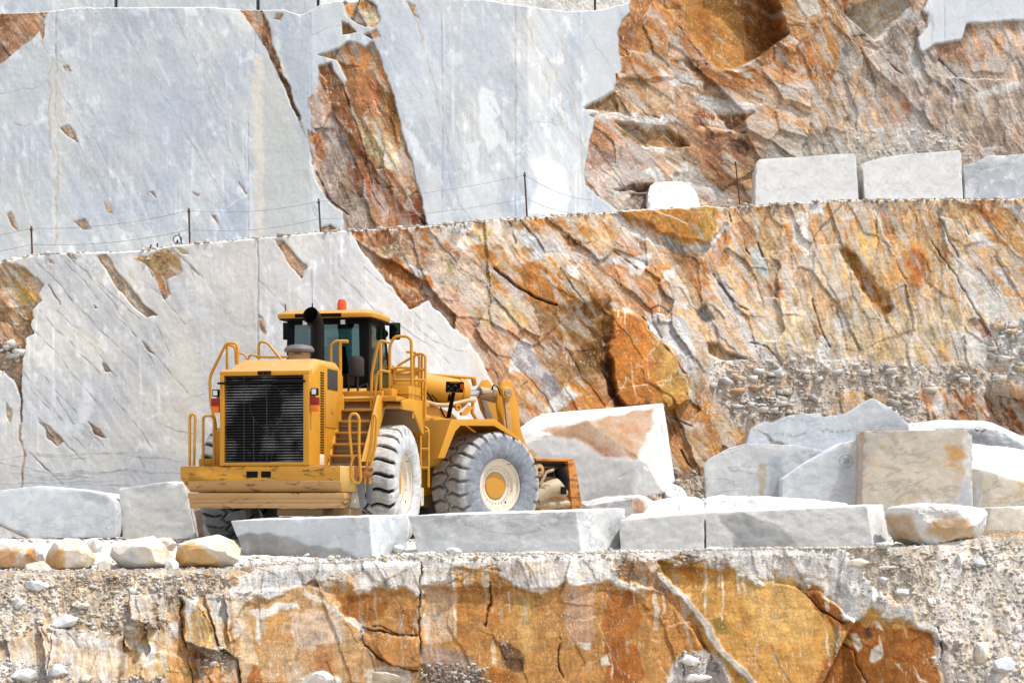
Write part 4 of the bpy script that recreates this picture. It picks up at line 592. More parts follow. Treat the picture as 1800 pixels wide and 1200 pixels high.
for x0, y0, y1, wd in [(1240, 985, 1078, 4), (1262, 990, 1030, 3), (1268, 1000, 1090, 3), (1296, 1005, 1045, 4), (1306, 1010, 1048, 4), (1448, 1105, 1162, 4), (1450, 1020, 1070, 6), (458, 1085, 1128, 4), (498, 1100, 1115, 2), (895, 1040, 1075, 2), (1112, 1040, 1060, 3), (1152, 1045, 1100, 8), (1165, 1050, 1075, 5), (800, 1070, 1120, 4), (1072, 1150, 1190, 3), (1547, 1120, 1140, 4), (866, 1130, 1160, 8)]: p.line([(x0, y0), (x0 + 2, (y0 + y1) / 2), (x0 + 1, y1)], wd, (236, 228, 214), .85, 4, fade=.5)
for pts in ([(1530, 1142), (1552, 1130), (1555, 1150), (1540, 1165), (1528, 1160)], [(1604, 1168), (1612, 1180), (1632, 1202), (1618, 1196)], [(1570, 1165), (1580, 1168), (1584, 1180)], [(1540, 1090), (1548, 1094), (1552, 1108), (1540, 1102)], [(1495, 1112), (1505, 1110), (1514, 1135), (1508, 1148), (1498, 1135)], [(1020, 1130), (1038, 1130), (1036, 1142), (1022, 1140)], [(1056, 1155), (1068, 1150), (1070, 1165), (1054, 1164)]): f(pts, (230, 218, 198), 2, 5)
for pts in ([(742, 985), (740, 1030), (738, 1060), (738, 1150)], [(407, 1042), (412, 1100), (425, 1200), (430, 1300)], [(272, 1048), (278, 1106)], [(316, 1030), (316, 1086), (330, 1150), (346, 1230)], [(362, 1075), (378, 1115), (392, 1147)], [(218, 1110), (218, 1200)], [(95, 1108), (92, 1170)], [(635, 1104), (690, 1114), (735, 1118)], [(636, 1106), (640, 1136), (672, 1160), (730, 1180)], [(1478, 1130), (1500, 1145), (1525, 1200)], [(1200, 1150), (1203, 1190)], [(860, 1020), (862, 1060), (852, 1100)], [(985, 1120), (978, 1160), (990, 1190)], [(1400, 1030), (1440, 1070), (1480, 1095)], [(655, 1100), (700, 1112)], [(285, 1086), (250, 1100)], [(1652, 1100), (1655, 1160)]): p.line(pts, 2.0, (92, 66, 46), .75, 6, h=-.10, fade=.9)
for pts, hh, tl in ([(408, 1040), (560, 1030), (636, 1106), (640, 1200), (425, 1200)], .22, (.1, .1)), ([(640, 1108), (736, 1122), (736, 1172), (680, 1168)], .12, (.2, .2)), ([(745, 1030), (1160, 1040), (1250, 1150), (1200, 1300), (750, 1300)], .1, (.03, .1)), ([(1155, 985), (1440, 1040), (1500, 1092), (1420, 1230), (1290, 1230), (1200, 1050)], .2, (.1, .2)), ([(70, 1100), (215, 1120), (220, 1200), (95, 1200)], .4, (.1, .3)), ([(230, 1048), (272, 1048), (276, 1104), (232, 1085)], .3, (.2, .1)), ([(318, 1045), (365, 1070), (390, 1146), (330, 1126)], .3, (.3, .3)), ([(360, 1048), (405, 1035), (422, 1154), (390, 1136)], .3, (.2, .2)): f(pts, None, 3, 6, h=hh, tilt=tl)
# smooth iron-stained parting planes are flatter than the rubble
sm = np.zeros_like(p.H)
for pts in ([(415, 1040), (740, 1030), (740, 1240), (425, 1240)], [(750, 1030), (1160, 1040), (1290, 1240), (760, 1240)], [(1170, 990), (1440, 1020), (1640, 1100), (1650, 1250), (1300, 1250)]):
    sl, m, _ = p.poly(pts, 14, 14); sm[:, sl] = np.maximum(sm[:, sl], m)
p.NF = np.maximum(p.NF, sm * .85); p.calm = sm
p.finish_rock(.95, dust=.5, rust=.5, pale=np.interp(p.PX, [0, 420, 760, 900, 1700], [.2, .2, .14, .05, .05]).astype(np.float32), sat=.88); p.R[:] = 1
p.MC = p.RC; blend(p, .8, .0)
zz = np.maximum(0, -(ZC + (HOR - p.PY) / F_ * D0[None]) + (ZC + (HOR - top0) / F_ * D0)[None])
p.H *= sst(0, .12, zz) * .9 + .1
slope = np.interp(xs, [-1300, 0, 380, 430, 1480, 1650, 1800, 3100], [.8, .75, .55, .12, .12, .6, .8, .8])
dep0 = D0[None] - zz * slope[None]
o = p.build('front_cliff', dep0, ROCK); tag(o, 'rust stained front face of the working bench with rubble slopes at both ends', 'cliff', kind='structure')
for q in (W1, W2, W3):
    pass

def zedge(px): i = np.interp(px, xs, np.arange(len(xs))); return np.interp(px, xs, ZC + (HOR - top0) / F_ * D0), np.interp(px, xs, D0)
def zg(px, Y):
    ze, d = zedge(px)
    t_ = np.clip((Y - d) / (36.6 - d), 0, 1)
    return ze * (1 - t_ * t_ * (3 - 2 * t_)) 
def ground_at(X, Y): return float(zg(900 + F_ * X / Y, Y))
ny = 150; tt = np.linspace(0, 1, ny) ** 1.6
gx = np.concatenate([np.arange(-1300, -160, 22.), np.arange(-160, 1960, 4), np.arange(1960, 3100, 22.)])
dg = np.interp(gx, xs, D0); Yg = dg[None] + tt[:, None] * (58 - dg[None]); PXg = np.repeat(gx[None], ny, 0)
Xg = (PXg - 900) / F_ * Yg
Zg = zg(PXg, Yg) + (fbm(Xg / .9, Yg / .9, 4, 5) * .05 + fbm(Xg * 5, Yg * 5, 5, 3) * .012 + np.abs(fbm(Xg * 1.7, Yg * 1.7, 6, 4)) * .05) * sst(0, .03, tt[:, None]) - .02
cg = np.zeros(Xg.shape + (3,), np.float32) + np.array([226, 221, 211], np.float32); n = fbm(Xg * .8, Yg * .8, 7, 5); cg += (n * 16)[..., None] * np.array([1, 1.05, 1.2]); cg *= (1 + .10 * fbm(Xg * 6, Yg * 6, 8, 4))[..., None]
o = grid_mesh('ground', np.stack([Xg, Yg, Zg], -1)[::-1], lin(np.clip(cg, 0, 245)), ROCK); tag(o, kind='structure')
# quarry floor in front of the face, rising to the bench the camera looks from
fx = np.arange(-60, 61, 1.0); fy = np.linspace(-30, 36, 110)
FX, FY = np.meshgrid(fx, fy); FZ = -4.6 + 3.4 * sst(16, 5, FY) + fbm(FX / 4, FY / 4, 9, 4) * .12
cf = np.zeros(FX.shape + (3,), np.float32) + np.array([205, 194, 178], np.float32); cf *= (1 + .15 * fbm(FX, FY, 10, 4))[..., None]
o = grid_mesh('terrain', np.stack([FX, FY, FZ], -1)[::-1], lin(cf), ROCK); tag(o, kind='structure')
# ------------------------------------------------------------------ loose blocks, boulders, stones
from mathutils import noise as mn
from mathutils.bvhtree import BVHTree
import numpy as _n

def stone_mat(name, base, dark, warm=None, **k):
    m = mat_stone(name, base, dark, warm, **k)
    # marks with a shape of their own, kept on the mesh
    t = m.node_tree; b = t.nodes['Principled BSDF']; src = b.inputs['Base Color'].links[0].from_socket
    a = t.nodes.new('ShaderNodeAttribute'); a.attribute_name = 'Mark'
    p = t.nodes.new('ShaderNodeTexNoise'); p.inputs['Scale'].default_value = 9; p.inputs['Detail'].default_value = 6
    g = t.nodes.new('ShaderNodeTexCoord'); t.links.new(g.outputs['Object'], p.inputs['Vector'])
    r = t.nodes.new('ShaderNodeMath'); r.operation = 'MULTIPLY_ADD'; r.inputs[1].default_value = .9; r.inputs[2].default_value = -.45; t.links.new(p.outputs[0], r.inputs[0])
    s = t.nodes.new('ShaderNodeMath'); s.operation = 'ADD'; s.use_clamp = True; t.links.new(a.outputs['Alpha'], s.inputs[0]); t.links.new(r.outputs[0], s.inputs[1])
    q = t.nodes.new('ShaderNodeMath'); q.operation = 'MULTIPLY'; q.use_clamp = True; p2 = t.nodes.new('ShaderNodeTexNoise'); p2.inputs['Scale'].default_value = 3.2; p2.inputs['Detail'].default_value = 9; p2.inputs['Roughness'].default_value = .7; t.links.new(g.outputs['Object'], p2.inputs['Vector']); r2_ = t.nodes.new('ShaderNodeMapRange'); r2_.inputs[1].default_value = .36; r2_.inputs[2].default_value = .60; r2_.inputs[3].default_value = 1.; r2_.inputs[4].default_value = .68; t.links.new(p2.outputs[0], r2_.inputs[0])
    t.links.new(s.outputs[0], q.inputs[0]); t.links.new(r2_.outputs[0], q.inputs[1])
    l = t.nodes.new('ShaderNodeMath'); l.operation = 'MULTIPLY_ADD'; l.inputs[1].default_value = .8; l.inputs[2].default_value = .58; t.links.new(p.outputs[0], l.inputs[0])
    mm = t.nodes.new('ShaderNodeMix'); mm.data_type = 'RGBA'; mm.blend_type = 'MULTIPLY'; mm.inputs[0].default_value = 1; t.links.new(a.outputs['Color'], mm.inputs[6]); t.links.new(l.outputs[0], mm.inputs[7])
    x = t.nodes.new('ShaderNodeMix'); x.data_type = 'RGBA'; t.links.new(q.outputs[0], x.inputs[0]); t.links.new(src, x.inputs[6]); t.links.new(mm.outputs[2], x.inputs[7]); t.links.new(x.outputs[2], b.inputs['Base Color'])
    return m

M_BLUE = stone_mat('bluish_marble', (212, 216, 220), (198, 203, 209), seed=1, white=.5, vein=.35)
M_GREY = stone_mat('grey_marble', (206, 207, 207), (186, 188, 190), seed=3, white=.45, vein=.6)
M_PALE = stone_mat('pale_marble', (220, 219, 216), (209, 208, 205), seed=5, white=.4, vein=.25)
M_WHITE = stone_mat('white_marble', (234, 233, 231), (222, 222, 222), seed=7, white=.6, vein=.15)
M_DARK = stone_mat('dark_marble', (194, 197, 200), (172, 176, 181), seed=9, white=.7, vein=.6)
M_TAN = stone_mat('tan_marble', (206, 194, 176), (184, 174, 160), (204, 164, 108), seed=11, white=.3, vein=.6, warm_amt=.3, ang=.9)
M_RUST = stone_mat('rusty_rock', (212, 204, 192), (196, 184, 168), (196, 136, 62), seed=13, white=.5, vein=.3, warm_amt=.55, scale=1.6)
M_CREAM = stone_mat('cream_rock', (222, 212, 196), (210, 198, 180), (214, 172, 120), seed=15, white=.6, vein=.3, warm_amt=.35, scale=1.8)
M_CHIP = stone_mat('rock_chips', (214, 210, 203), (192, 186, 178), (198, 160, 118), seed=17, white=.4, vein=.2, warm_amt=.4, scale=1.4)

def px_of(v): return 900 + F_ * v[..., 0] / v[..., 1], HOR - F_ * (v[..., 2] - ZC) / v[..., 1]

def solid(name, bm, mat, bev=.03, rough=.012, chip=.03, res=.07, seed=0, marks=(), lump=0., smooth=38, freq=1.0, ground=None):
    bmesh.ops.recalc_face_normals(bm, faces=bm.faces)
    hard = [e for e in bm.edges if len(e.link_faces) == 2 and e.calc_face_angle(0) > .2]
    E0 = _n.array([[tuple(v.co) for v in e.verts] for e in hard], _n.float32) if hard else None
    if bev > 0 and hard: bmesh.ops.bevel(bm, geom=hard, offset=bev, segments=2, profile=.6, affect='EDGES', clamp_overlap=True)
    bmesh.ops.triangulate(bm, faces=bm.faces)
    for _ in range(9):
        lo = [e for e in bm.edges if e.calc_length() > res * 1.35]
        if not lo or len(bm.verts) > 26000: break
        bmesh.ops.subdivide_edges(bm, edges=lo, cuts=1); bmesh.ops.triangulate(bm, faces=bm.faces)
    bm.normal_update()
    me = bpy.data.meshes.new(name)
    sd = Vector((seed * 3.7, seed * 1.3, seed * 2.1))
    n0 = len(bm.verts); co = _n.empty(n0 * 3, _n.float32); no = co.copy()
    bm.to_mesh(me); bm.free()
    me.vertices.foreach_get('co', co); co = co.reshape(-1, 3)
    no = _n.empty(n0 * 3, _n.float32); me.vertex_normals.foreach_get('vector', no); no = no.reshape(-1, 3)
    d = _n.empty(n0, _n.float32); dl = d.copy()
    for i in range(n0):
        v = Vector(co[i]) + sd
        d[i] = mn.fractal(v * 5.0 * freq, .8, 2.1, 5); dl[i] = mn.fractal(v * 1.3 * freq, 1.0, 2.0, 3)
    disp = rough * d + lump * dl
    if E0 is not None and chip > 0:
        best = _n.full(n0, 9e9, _n.float32)
        for a, b in E0:
            ab = b - a; t = _n.clip(((co - a) @ ab) / (ab @ ab + 1e-9), 0, 1); best = _n.minimum(best, _n.linalg.norm(co - a - t[:, None] * ab, axis=1))
        disp -= 1.7 * chip * _n.exp(-best / (.03 + chip)) * _n.clip(dl * 1.3 + d * 1.1 - .12, 0, 2)
    co2 = co + no * disp[:, None]
    org = co2.mean(0); org[2] = co2[:, 2].min()
    me.vertices.foreach_set('co', (co2 - org).astype(_n.float32).ravel())
    if not marks:
        at_ = me.attributes.new('Mark', 'FLOAT_COLOR', 'POINT'); at_.data.foreach_set('color', _n.zeros(n0 * 4, _n.float32))
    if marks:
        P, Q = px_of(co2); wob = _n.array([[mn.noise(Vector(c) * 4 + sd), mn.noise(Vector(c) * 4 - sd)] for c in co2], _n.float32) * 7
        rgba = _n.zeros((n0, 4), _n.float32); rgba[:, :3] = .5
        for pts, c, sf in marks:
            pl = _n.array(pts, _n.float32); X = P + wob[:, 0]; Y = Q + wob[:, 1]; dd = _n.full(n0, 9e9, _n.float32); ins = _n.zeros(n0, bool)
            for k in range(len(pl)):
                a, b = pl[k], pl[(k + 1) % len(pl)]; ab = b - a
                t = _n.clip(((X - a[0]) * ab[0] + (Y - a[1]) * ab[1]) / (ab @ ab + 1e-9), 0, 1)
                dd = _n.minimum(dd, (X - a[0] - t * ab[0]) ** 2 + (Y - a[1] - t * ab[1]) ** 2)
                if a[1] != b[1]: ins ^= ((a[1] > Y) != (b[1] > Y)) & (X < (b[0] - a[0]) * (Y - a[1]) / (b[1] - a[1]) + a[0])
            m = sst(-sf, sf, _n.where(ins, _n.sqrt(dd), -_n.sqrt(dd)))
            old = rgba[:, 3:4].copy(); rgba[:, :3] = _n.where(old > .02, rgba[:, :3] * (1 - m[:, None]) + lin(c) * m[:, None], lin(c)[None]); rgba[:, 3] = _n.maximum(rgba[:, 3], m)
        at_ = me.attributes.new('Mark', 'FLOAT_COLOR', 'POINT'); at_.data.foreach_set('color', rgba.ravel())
    me.materials.append(mat); me.shade_smooth(); me.set_sharp_from_angle(angle=R_(smooth))
    o = bpy.data.objects.new(name, me); COL.objects.link(o); o.location = org
    return o

def loft(front, back):
    bm = bmesh.new(); n = len(front)
    a = [bm.verts.new(v) for v in front]; b = [bm.verts.new(v) for v in back]
    bm.faces.new(a); bm.faces.new(b[::-1])
    for i in range(n): bm.faces.new((a[i], b[i], b[(i + 1) % n], a[(i + 1) % n]))
    return bm
def slab(pts, Y, dep, dpx=0, dY=0, lean=0):
    """front outline at distance Y (tilted dY across), carried straight back by dep, sideways by dpx pixels"""
    xs_ = [q[0] for q in pts]; x0, x1 = min(xs_), max(xs_)
    yb = max(q[1] for q in pts); yt = min(q[1] for q in pts); fr = [at(q[0], q[1], Y + dY * (q[0] - x0) / (x1 - x0) + lean * (yb - q[1]) / (yb - yt)) for q in pts]
    return loft(fr, [v + Vector((dpx / F_ * Y, dep, 0)) for v in fr])
def hull(pts):
    bm = bmesh.new()
    for q in pts: bm.verts.new(q)
    r = bmesh.ops.convex_hull(bm, input=bm.verts)
    bmesh.ops.delete(bm, geom=[v for v in bm.verts if not v.link_faces], context='VERTS')
    bmesh.ops.dissolve_limit(bm, angle_limit=.06, verts=bm.verts, edges=bm.edges)
    return bm
def boulder(sil, Y, dep, seed=0, fr=.62, bk=.75, up=0.):
    """a rock with the given outline, bulging towards and away from the viewer"""
    rnd = random.Random(seed); cx = sum(q[0] for q in sil) / len(sil); cy = sum(q[1] for q in sil) / len(sil); P = []
    for j_, q in enumerate(sil):
        P.append(at(q[0], q[1], Y + rnd.uniform(-.2, .2) * dep))
        if j_ % 2: continue
        k = fr * rnd.uniform(.8, 1.15); P.append(at(cx + (q[0] - cx) * k, cy + (q[1] - cy) * k + up, Y - dep * .5 * rnd.uniform(.75, 1.1)))
        k = bk * rnd.uniform(.8, 1.1); P.append(at(cx + (q[0] - cx) * k, cy + (q[1] - cy) * k, Y + dep * .5 * rnd.uniform(.75, 1.1)))
    bm = hull(P)
    ctr = sum((v.co for v in bm.verts), Vector()) / len(bm.verts); ext = max((v.co - ctr).length for v in bm.verts)
    for _ in range(7):            # broken faces
        n = Vector((rnd.gauss(0, 1), rnd.gauss(-.3, 1), rnd.gauss(.2, 1))).normalized(); h = max((v.co - ctr).dot(n) for v in bm.verts)
        r = bmesh.ops.bisect_plane(bm, geom=bm.verts[:] + bm.edges[:] + bm.faces[:], plane_co=ctr + n * h * rnd.uniform(.80, .93), plane_no=n, clear_outer=True)
        ed = [e for e in r['geom_cut'] if isinstance(e, bmesh.types.BMEdge)]
        if ed: bmesh.ops.contextual_create(bm, geom=ed)
    bmesh.ops.dissolve_limit(bm, angle_limit=.12, verts=bm.verts, edges=bm.edges)
    return bm
def thing(name, bm, mat, label, cat, group=None, **k):
    o = solid(name, bm, mat, **k); return tag(o, label, cat, group)

G_F = 'sawn marble blocks along the front of the bench'; G_U = 'marble blocks on the upper ledge'; G_B = 'marble blocks behind the loader'
def led(px): return float(np.interp(px, xs, dtop1)), float(np.interp(px, xs, top1))
# ---- the front row on the edge of the bench
A = [at(404, 915, 34.2), at(649, 907.5, 33.6), at(714, 903.5, 34.8), at(470, 909, 35.5)]; B = [at(438, 992, 34.2), at(656, 991, 33.6), at(718, 984, 34.8), at(500, 986, 35.5)]
bm = loft(A, B)
thing('marble_block', bm, M_BLUE, 'grey marble block with painted underside shade below the yellow counterweight', 'block', G_F, bev=.012, chip=.02, seed=1, res=.05, marks=[([(412, 940), (475, 936), (520, 951), (600, 966), (640, 986), (640, 1000), (430, 1000)], (150, 146, 142), 3), ([(672, 990), (682, 955), (700, 952), (712, 975), (700, 992)], (176, 178, 180), 4)])  # dark lower left: shade of the undercut put into the mark colour
A = [at(717, 906, 34.2), at(1012, 898, 33.9), at(1101, 892, 35.0), at(800, 900, 35.4)]; B = [at(737, 984, 34.2), at(1023, 978, 33.9), at(1097, 972, 35.0), at(820, 976, 35.4)]
thing('marble_block', loft(A, B), M_GREY, 'veined grey marble block in front of the front tyre', 'block', G_F, bev=.012, chip=.025, seed=2, res=.05, marks=[([(918, 938), (928, 935), (930, 950), (920, 955)], (238, 238, 238), 2)])
A = [at(1088, 914, 34.5), at(1238, 901, 34.3), at(1250, 893, 35.5), at(1110, 903, 35.6)]; B = [at(1091, 980, 34.5), at(1238, 975, 34.3), at(1252, 970, 35.5), at(1110, 972, 35.6)]
thing('marble_block', loft(A, B), M_PALE, 'short pale block at left of the vertical seam in the front row', 'block', G_F, bev=.012, chip=.02, seed=3, res=.06)
A = [at(1240.5, 901, 34.3), at(1523, 888.5, 34.2), at(1553, 885.5, 35.2), at(1290, 893, 35.5)]; B = [at(1241, 975, 34.3), at(1537, 968, 34.2), at(1565, 966, 35.2), at(1290, 968, 35.5)]
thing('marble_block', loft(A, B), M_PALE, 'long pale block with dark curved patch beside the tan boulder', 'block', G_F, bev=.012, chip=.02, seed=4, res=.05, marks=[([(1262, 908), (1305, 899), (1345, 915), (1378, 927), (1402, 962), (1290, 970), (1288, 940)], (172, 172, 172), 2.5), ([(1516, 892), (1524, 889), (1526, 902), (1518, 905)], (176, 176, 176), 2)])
thing('boulder', boulder([(1552, 893), (1575, 888), (1620, 883), (1660, 884), (1700, 889), (1733, 893), (1737, 905), (1732, 930), (1718, 950), (1690, 960), (1640, 962), (1590, 958), (1568, 952), (1556, 920)], 34.4, 1.1, 3, fr=.8), M_PALE, 'big tan and white boulder at the right end of the front row', 'boulder', bev=.02, smooth=26, rough=.035, chip=.05, lump=.05, seed=5, res=.05, marks=[([(1556, 905), (1600, 905), (1620, 950), (1575, 952), (1560, 925)], (186, 148, 96), 7), ([(1640, 910), (1700, 905), (1715, 935), (1670, 950), (1625, 935)], (190, 150, 98), 7), ([(1660, 955), (1700, 930), (1720, 940), (1700, 960)], (206, 170, 112), 4)])
thing('marble_block', slab([(1742, 892), (1840, 888), (1840, 934), (1734, 931)], 35.8, 1.2), M_CREAM, 'cream block cut off by the right picture edge', 'block', G_F, bev=.02, seed=6)
for k, (pts, lab) in enumerate([([(1130, 950), (1130, 900), (1140, 885), (1165, 876), (1228, 873), (1240, 882), (1240, 950)], 'low white rough block behind the short pale front block'), ([(1232, 950), (1236, 884), (1246, 872), (1330, 871), (1400, 876), (1492, 884), (1496, 950)], 'long low white rough block behind the pale front blocks')]):
    thing('rough_block', slab(pts, 36.6, 1.3, 6, 0, .36), M_WHITE, lab, 'block', 'low white rough blocks', bev=.07, rough=.03, chip=.05, lump=.04, seed=8 + k)
# ---- left, against the lower face
thing('marble_block', slab([(-70, 872), (58, 853), (130, 859), (186, 868), (201, 880), (206, 900), (204, 944), (48, 947), (0, 926), (-70, 905)], 38.2, 1.4, 4), M_BLUE, 'long bluish block with a ridge at the left picture edge', 'block', 'blocks below the left marble face', bev=.03, chip=.03, seed=11, marks=[([(-70, 905), (0, 922), (50, 944), (40, 960), (-70, 960)], (150, 128, 110), 3), ([(55, 850), (66, 850), (68, 950), (52, 950)], (222, 225, 228), 4), ([(140, 860), (190, 868), (195, 884), (150, 880)], (178, 184, 190), 5)])
fr = [at(q[0], q[1], 38.6) for q in [(209, 858), (300, 845), (323, 847), (333, 890), (344, 946), (214, 948), (210, 900)]]
thing('marble_block', loft(fr, [v + Vector((.20, 1.5, 0)) for v in fr]), M_PALE, 'pale block with brown side showing under the counterweight', 'block', 'blocks below the left marble face', bev=.03, chip=.03, rough=.015, seed=12, marks=[([(338, 880), (360, 880), (360, 960), (347, 960)], (186, 146, 112), 2), ([(215, 852), (300, 846), (290, 862), (240, 862)], (190, 194, 198), 5)])
thing('rough_block', slab([(498, 948), (502, 888), (540, 884), (549, 895), (552, 948)], 42.2, .7), M_WHITE, 'white block glimpsed under the middle of the counterweight', 'block', seed=13)
thing('rough_block', slab([(553, 948), (556, 890), (612, 890), (616, 948)], 42.2, .7), M_TAN, 'tan block glimpsed under the counterweight beside the white one', 'block', seed=14)
# ---- behind the loader to the right
P = [at(914, 751, 45.7), at(946, 727, 47.4), at(1166, 708.5, 47.3), at(1156, 713, 46.3), at(1030, 738, 45.5), at(1132, 812, 45.5), at(1186, 845, 46.7), at(1168, 866, 46.2), at(1110, 876, 45.6), at(1015, 884, 45.4), at(900, 880, 45.4), at(900, 790, 45.3), at(1176, 780, 47.6), at(1186, 850, 48), at(930, 870, 48), at(946, 740, 48)]
thing('marble_block', hull(P), M_PALE, 'huge tilted block with rusty upper face just ahead of the bucket', 'block', G_B, bev=.025, rough=.012, chip=.03, seed=21, res=.055, marks=[([(950, 756), (1084, 729), (1150, 714), (1146, 745), (1120, 810), (1090, 800), (1040, 782), (990, 768)], (180, 136, 88), 4), ([(1085, 745), (1145, 722), (1140, 760), (1110, 780), (1095, 765)], (178, 120, 60), 4), ([(1010, 770), (1060, 780), (1110, 806), (1060, 800)], (164, 106, 56), 4), ([(915, 760), (985, 770), (1060, 800), (1120, 815), (1110, 880), (1000, 890), (900, 890)], (203, 201, 198), 4)])
thing('rough_block', boulder([(1016, 884), (1060, 872), (1135, 868), (1165, 880), (1158, 905), (1130, 945), (1050, 945), (1012, 930)], 45.2, 1.6, 22, fr=.9), M_GREY, 'flat grey rock carrying the huge tilted block', 'rock', bev=.04, rough=.03, chip=.05, seed=22, marks=[([(1112, 878), (1136, 880), (1134, 902), (1116, 900)], (176, 116, 60), 4)])
thing('rough_block', boulder([(1165, 860), (1180, 846), (1196, 850), (1208, 868), (1212, 945), (1160, 945)], 46.4, 1.0, 23), M_GREY, 'small grey wedge of rock right of the huge tilted block', 'rock', bev=.03, rough=.02, seed=23)
S1 = [(1312, 960), (1312, 778), (1320, 753), (1340, 741), (1357, 742), (1387, 730), (1440, 725), (1448, 732), (1487, 727), (1510, 713), (1530, 700), (1541, 702), (1567, 718), (1596, 743), (1604, 800), (1604, 960)]
thing('marble_slab', slab(S1, 47.3, .9, 4), M_BLUE, 'tall slab with a jagged peaked top behind the tan block', 'slab', G_B, bev=.012, rough=.008, chip=.02, seed=24, res=.055, marks=[([(1322, 752), (1350, 764), (1385, 783), (1402, 800), (1422, 815), (1418, 822), (1398, 806), (1378, 787), (1345, 768)], (128, 104, 80), 1.6), ([(1360, 762), (1480, 756), (1590, 758), (1590, 760), (1480, 758.5), (1360, 764)], (160, 158, 156), 1)])
thing('marble_slab', slab([(1246, 960), (1238, 815), (1248, 805), (1283, 786), (1312, 779), (1400, 782), (1480, 800), (1485, 960)], 46.8, .5, 2), M_GREY, 'lower grey slab leaning before the peaked slab', 'slab', G_B, bev=.012, rough=.008, chip=.02, seed=25, res=.06, marks=[([(1334, 815), (1346, 815), (1348, 960), (1336, 960)], (196, 178, 150), 3), ([(1352, 800), (1376, 800), (1380, 960), (1352, 960)], (178, 186, 194), 5)])
o2 = thing('marble_block', slab([(1374, 960), (1375, 842), (1418, 812), (1482, 777), (1519, 771), (1524, 960)], 46.0, 1.4, 3), M_BLUE, 'sloping topped block numbered 20 left of the tan block', 'block', G_B, bev=.015, rough=.008, chip=.02, seed=26, res=.06, marks=[([(1486, 778), (1519, 770), (1521, 900), (1513, 850), (1500, 800)], (226, 224, 220), 3)])  # right part whitened: light on a turned face painted in
cu = bpy.data.curves.new('number', 'FONT'); cu.body = '20'; cu.size = .17; cu.align_x = 'CENTER'; cu.align_y = 'CENTER'; cu.extrude = .002; cu.offset = .002
to = bpy.data.objects.new('tmp', cu); COL.objects.link(to); dg_ = bpy.context.evaluated_depsgraph_get(); me = bpy.data.meshes.new_from_object(to.evaluated_get(dg_)); COL.objects.unlink(to); bpy.data.objects.remove(to)
bm = bmesh.new(); bm.from_mesh(me)
ring = []
for i in range(40):
    a = i / 40 * 2 * math.pi; ring.append([bm.verts.new((math.cos(a) * r, math.sin(a) * r, z)) for r, z in ((.136, .003), (.150, .003))])
for i in range(40): bm.faces.new((ring[i][0], ring[i][1], ring[(i + 1) % 40][1], ring[(i + 1) % 40][0]))
bm.to_mesh(me); bm.free()
kp = N('pencil_grey'); kp.b.inputs['Base Color'].default_value = (.30, .30, .30, 1); me.materials.clear(); me.materials.append(kp.m)
to = bpy.data.objects.new('painted_number', me); COL.objects.link(to); to.parent = o2; to.location = at(1487, 810, 45.975) - o2.location; to.rotation_euler = (R_(90), 0, R_(4))
thing('marble_block', slab([(1513, 960), (1518, 757), (1698, 755), (1709, 766), (1711, 960)], 44.9, 1.3, 4), M_TAN, 'large tan streaked block with a square sawn face', 'block', G_B, bev=.015, rough=.008, chip=.03, seed=27, res=.05, marks=[([(1696, 757), (1712, 760), (1712, 905), (1700, 860), (1690, 800)], (226, 224, 220), 4), ([(1684, 900), (1686, 855), (1698, 838), (1708, 842), (1708, 960), (1690, 960)], (196, 200, 206), 3), ([(1660, 785), (1695, 780), (1698, 802), (1668, 806)], (204, 152, 82), 4), ([(1515, 760), (1555, 758), (1535, 800), (1517, 830)], (186, 182, 174), 8)])
P = [at(1594, 744, 49), at(1640, 737, 49.3), at(1735, 738, 49.3), at(1800, 769, 48.9), at(1870, 800, 48.6), at(1592, 756, 47.6), at(1640, 752, 47.6), at(1706, 751, 47.5), at(1748, 753, 47.3), at(1800, 780, 47.3), at(1870, 815, 47.3), at(1592, 950, 47.6), at(1870, 950, 47.3), at(1592, 950, 49.2), at(1870, 950, 49)]
thing('marble_block', hull(P), M_GREY, 'white topped grey block far right behind the tan block', 'block', G_B, bev=.04, rough=.02, chip=.05, lump=.02, seed=28, marks=[([(1645, 752), (1735, 752), (1730, 775), (1650, 775)], (168, 168, 168), 5)])
P = [at(1706, 778, 47.1), at(1780, 786, 47.1), at(1880, 802, 47.1), at(1708, 822, 45.3), at(1730, 826, 45.2), at(1800, 848, 45.2), at(1880, 874, 45.2), at(1708, 960, 45.3), at(1880, 960, 45.2), at(1706, 950, 47.1), at(1880, 950, 47.1)]
thing('marble_block', hull(P), M_TAN, 'wedge shaped block with painted sunlight on its sloping top at the right edge', 'block', G_B, bev=.02, rough=.01, chip=.03, seed=29, marks=[([(1706, 774), (1880, 800), (1880, 870), (1730, 824), (1706, 820)], (232, 231, 228), 3), ([(1710, 832), (1722, 832), (1728, 960), (1710, 960)], (204, 206, 208), 3)])  # sloping top whitened: sunlight on it put into the mark colour
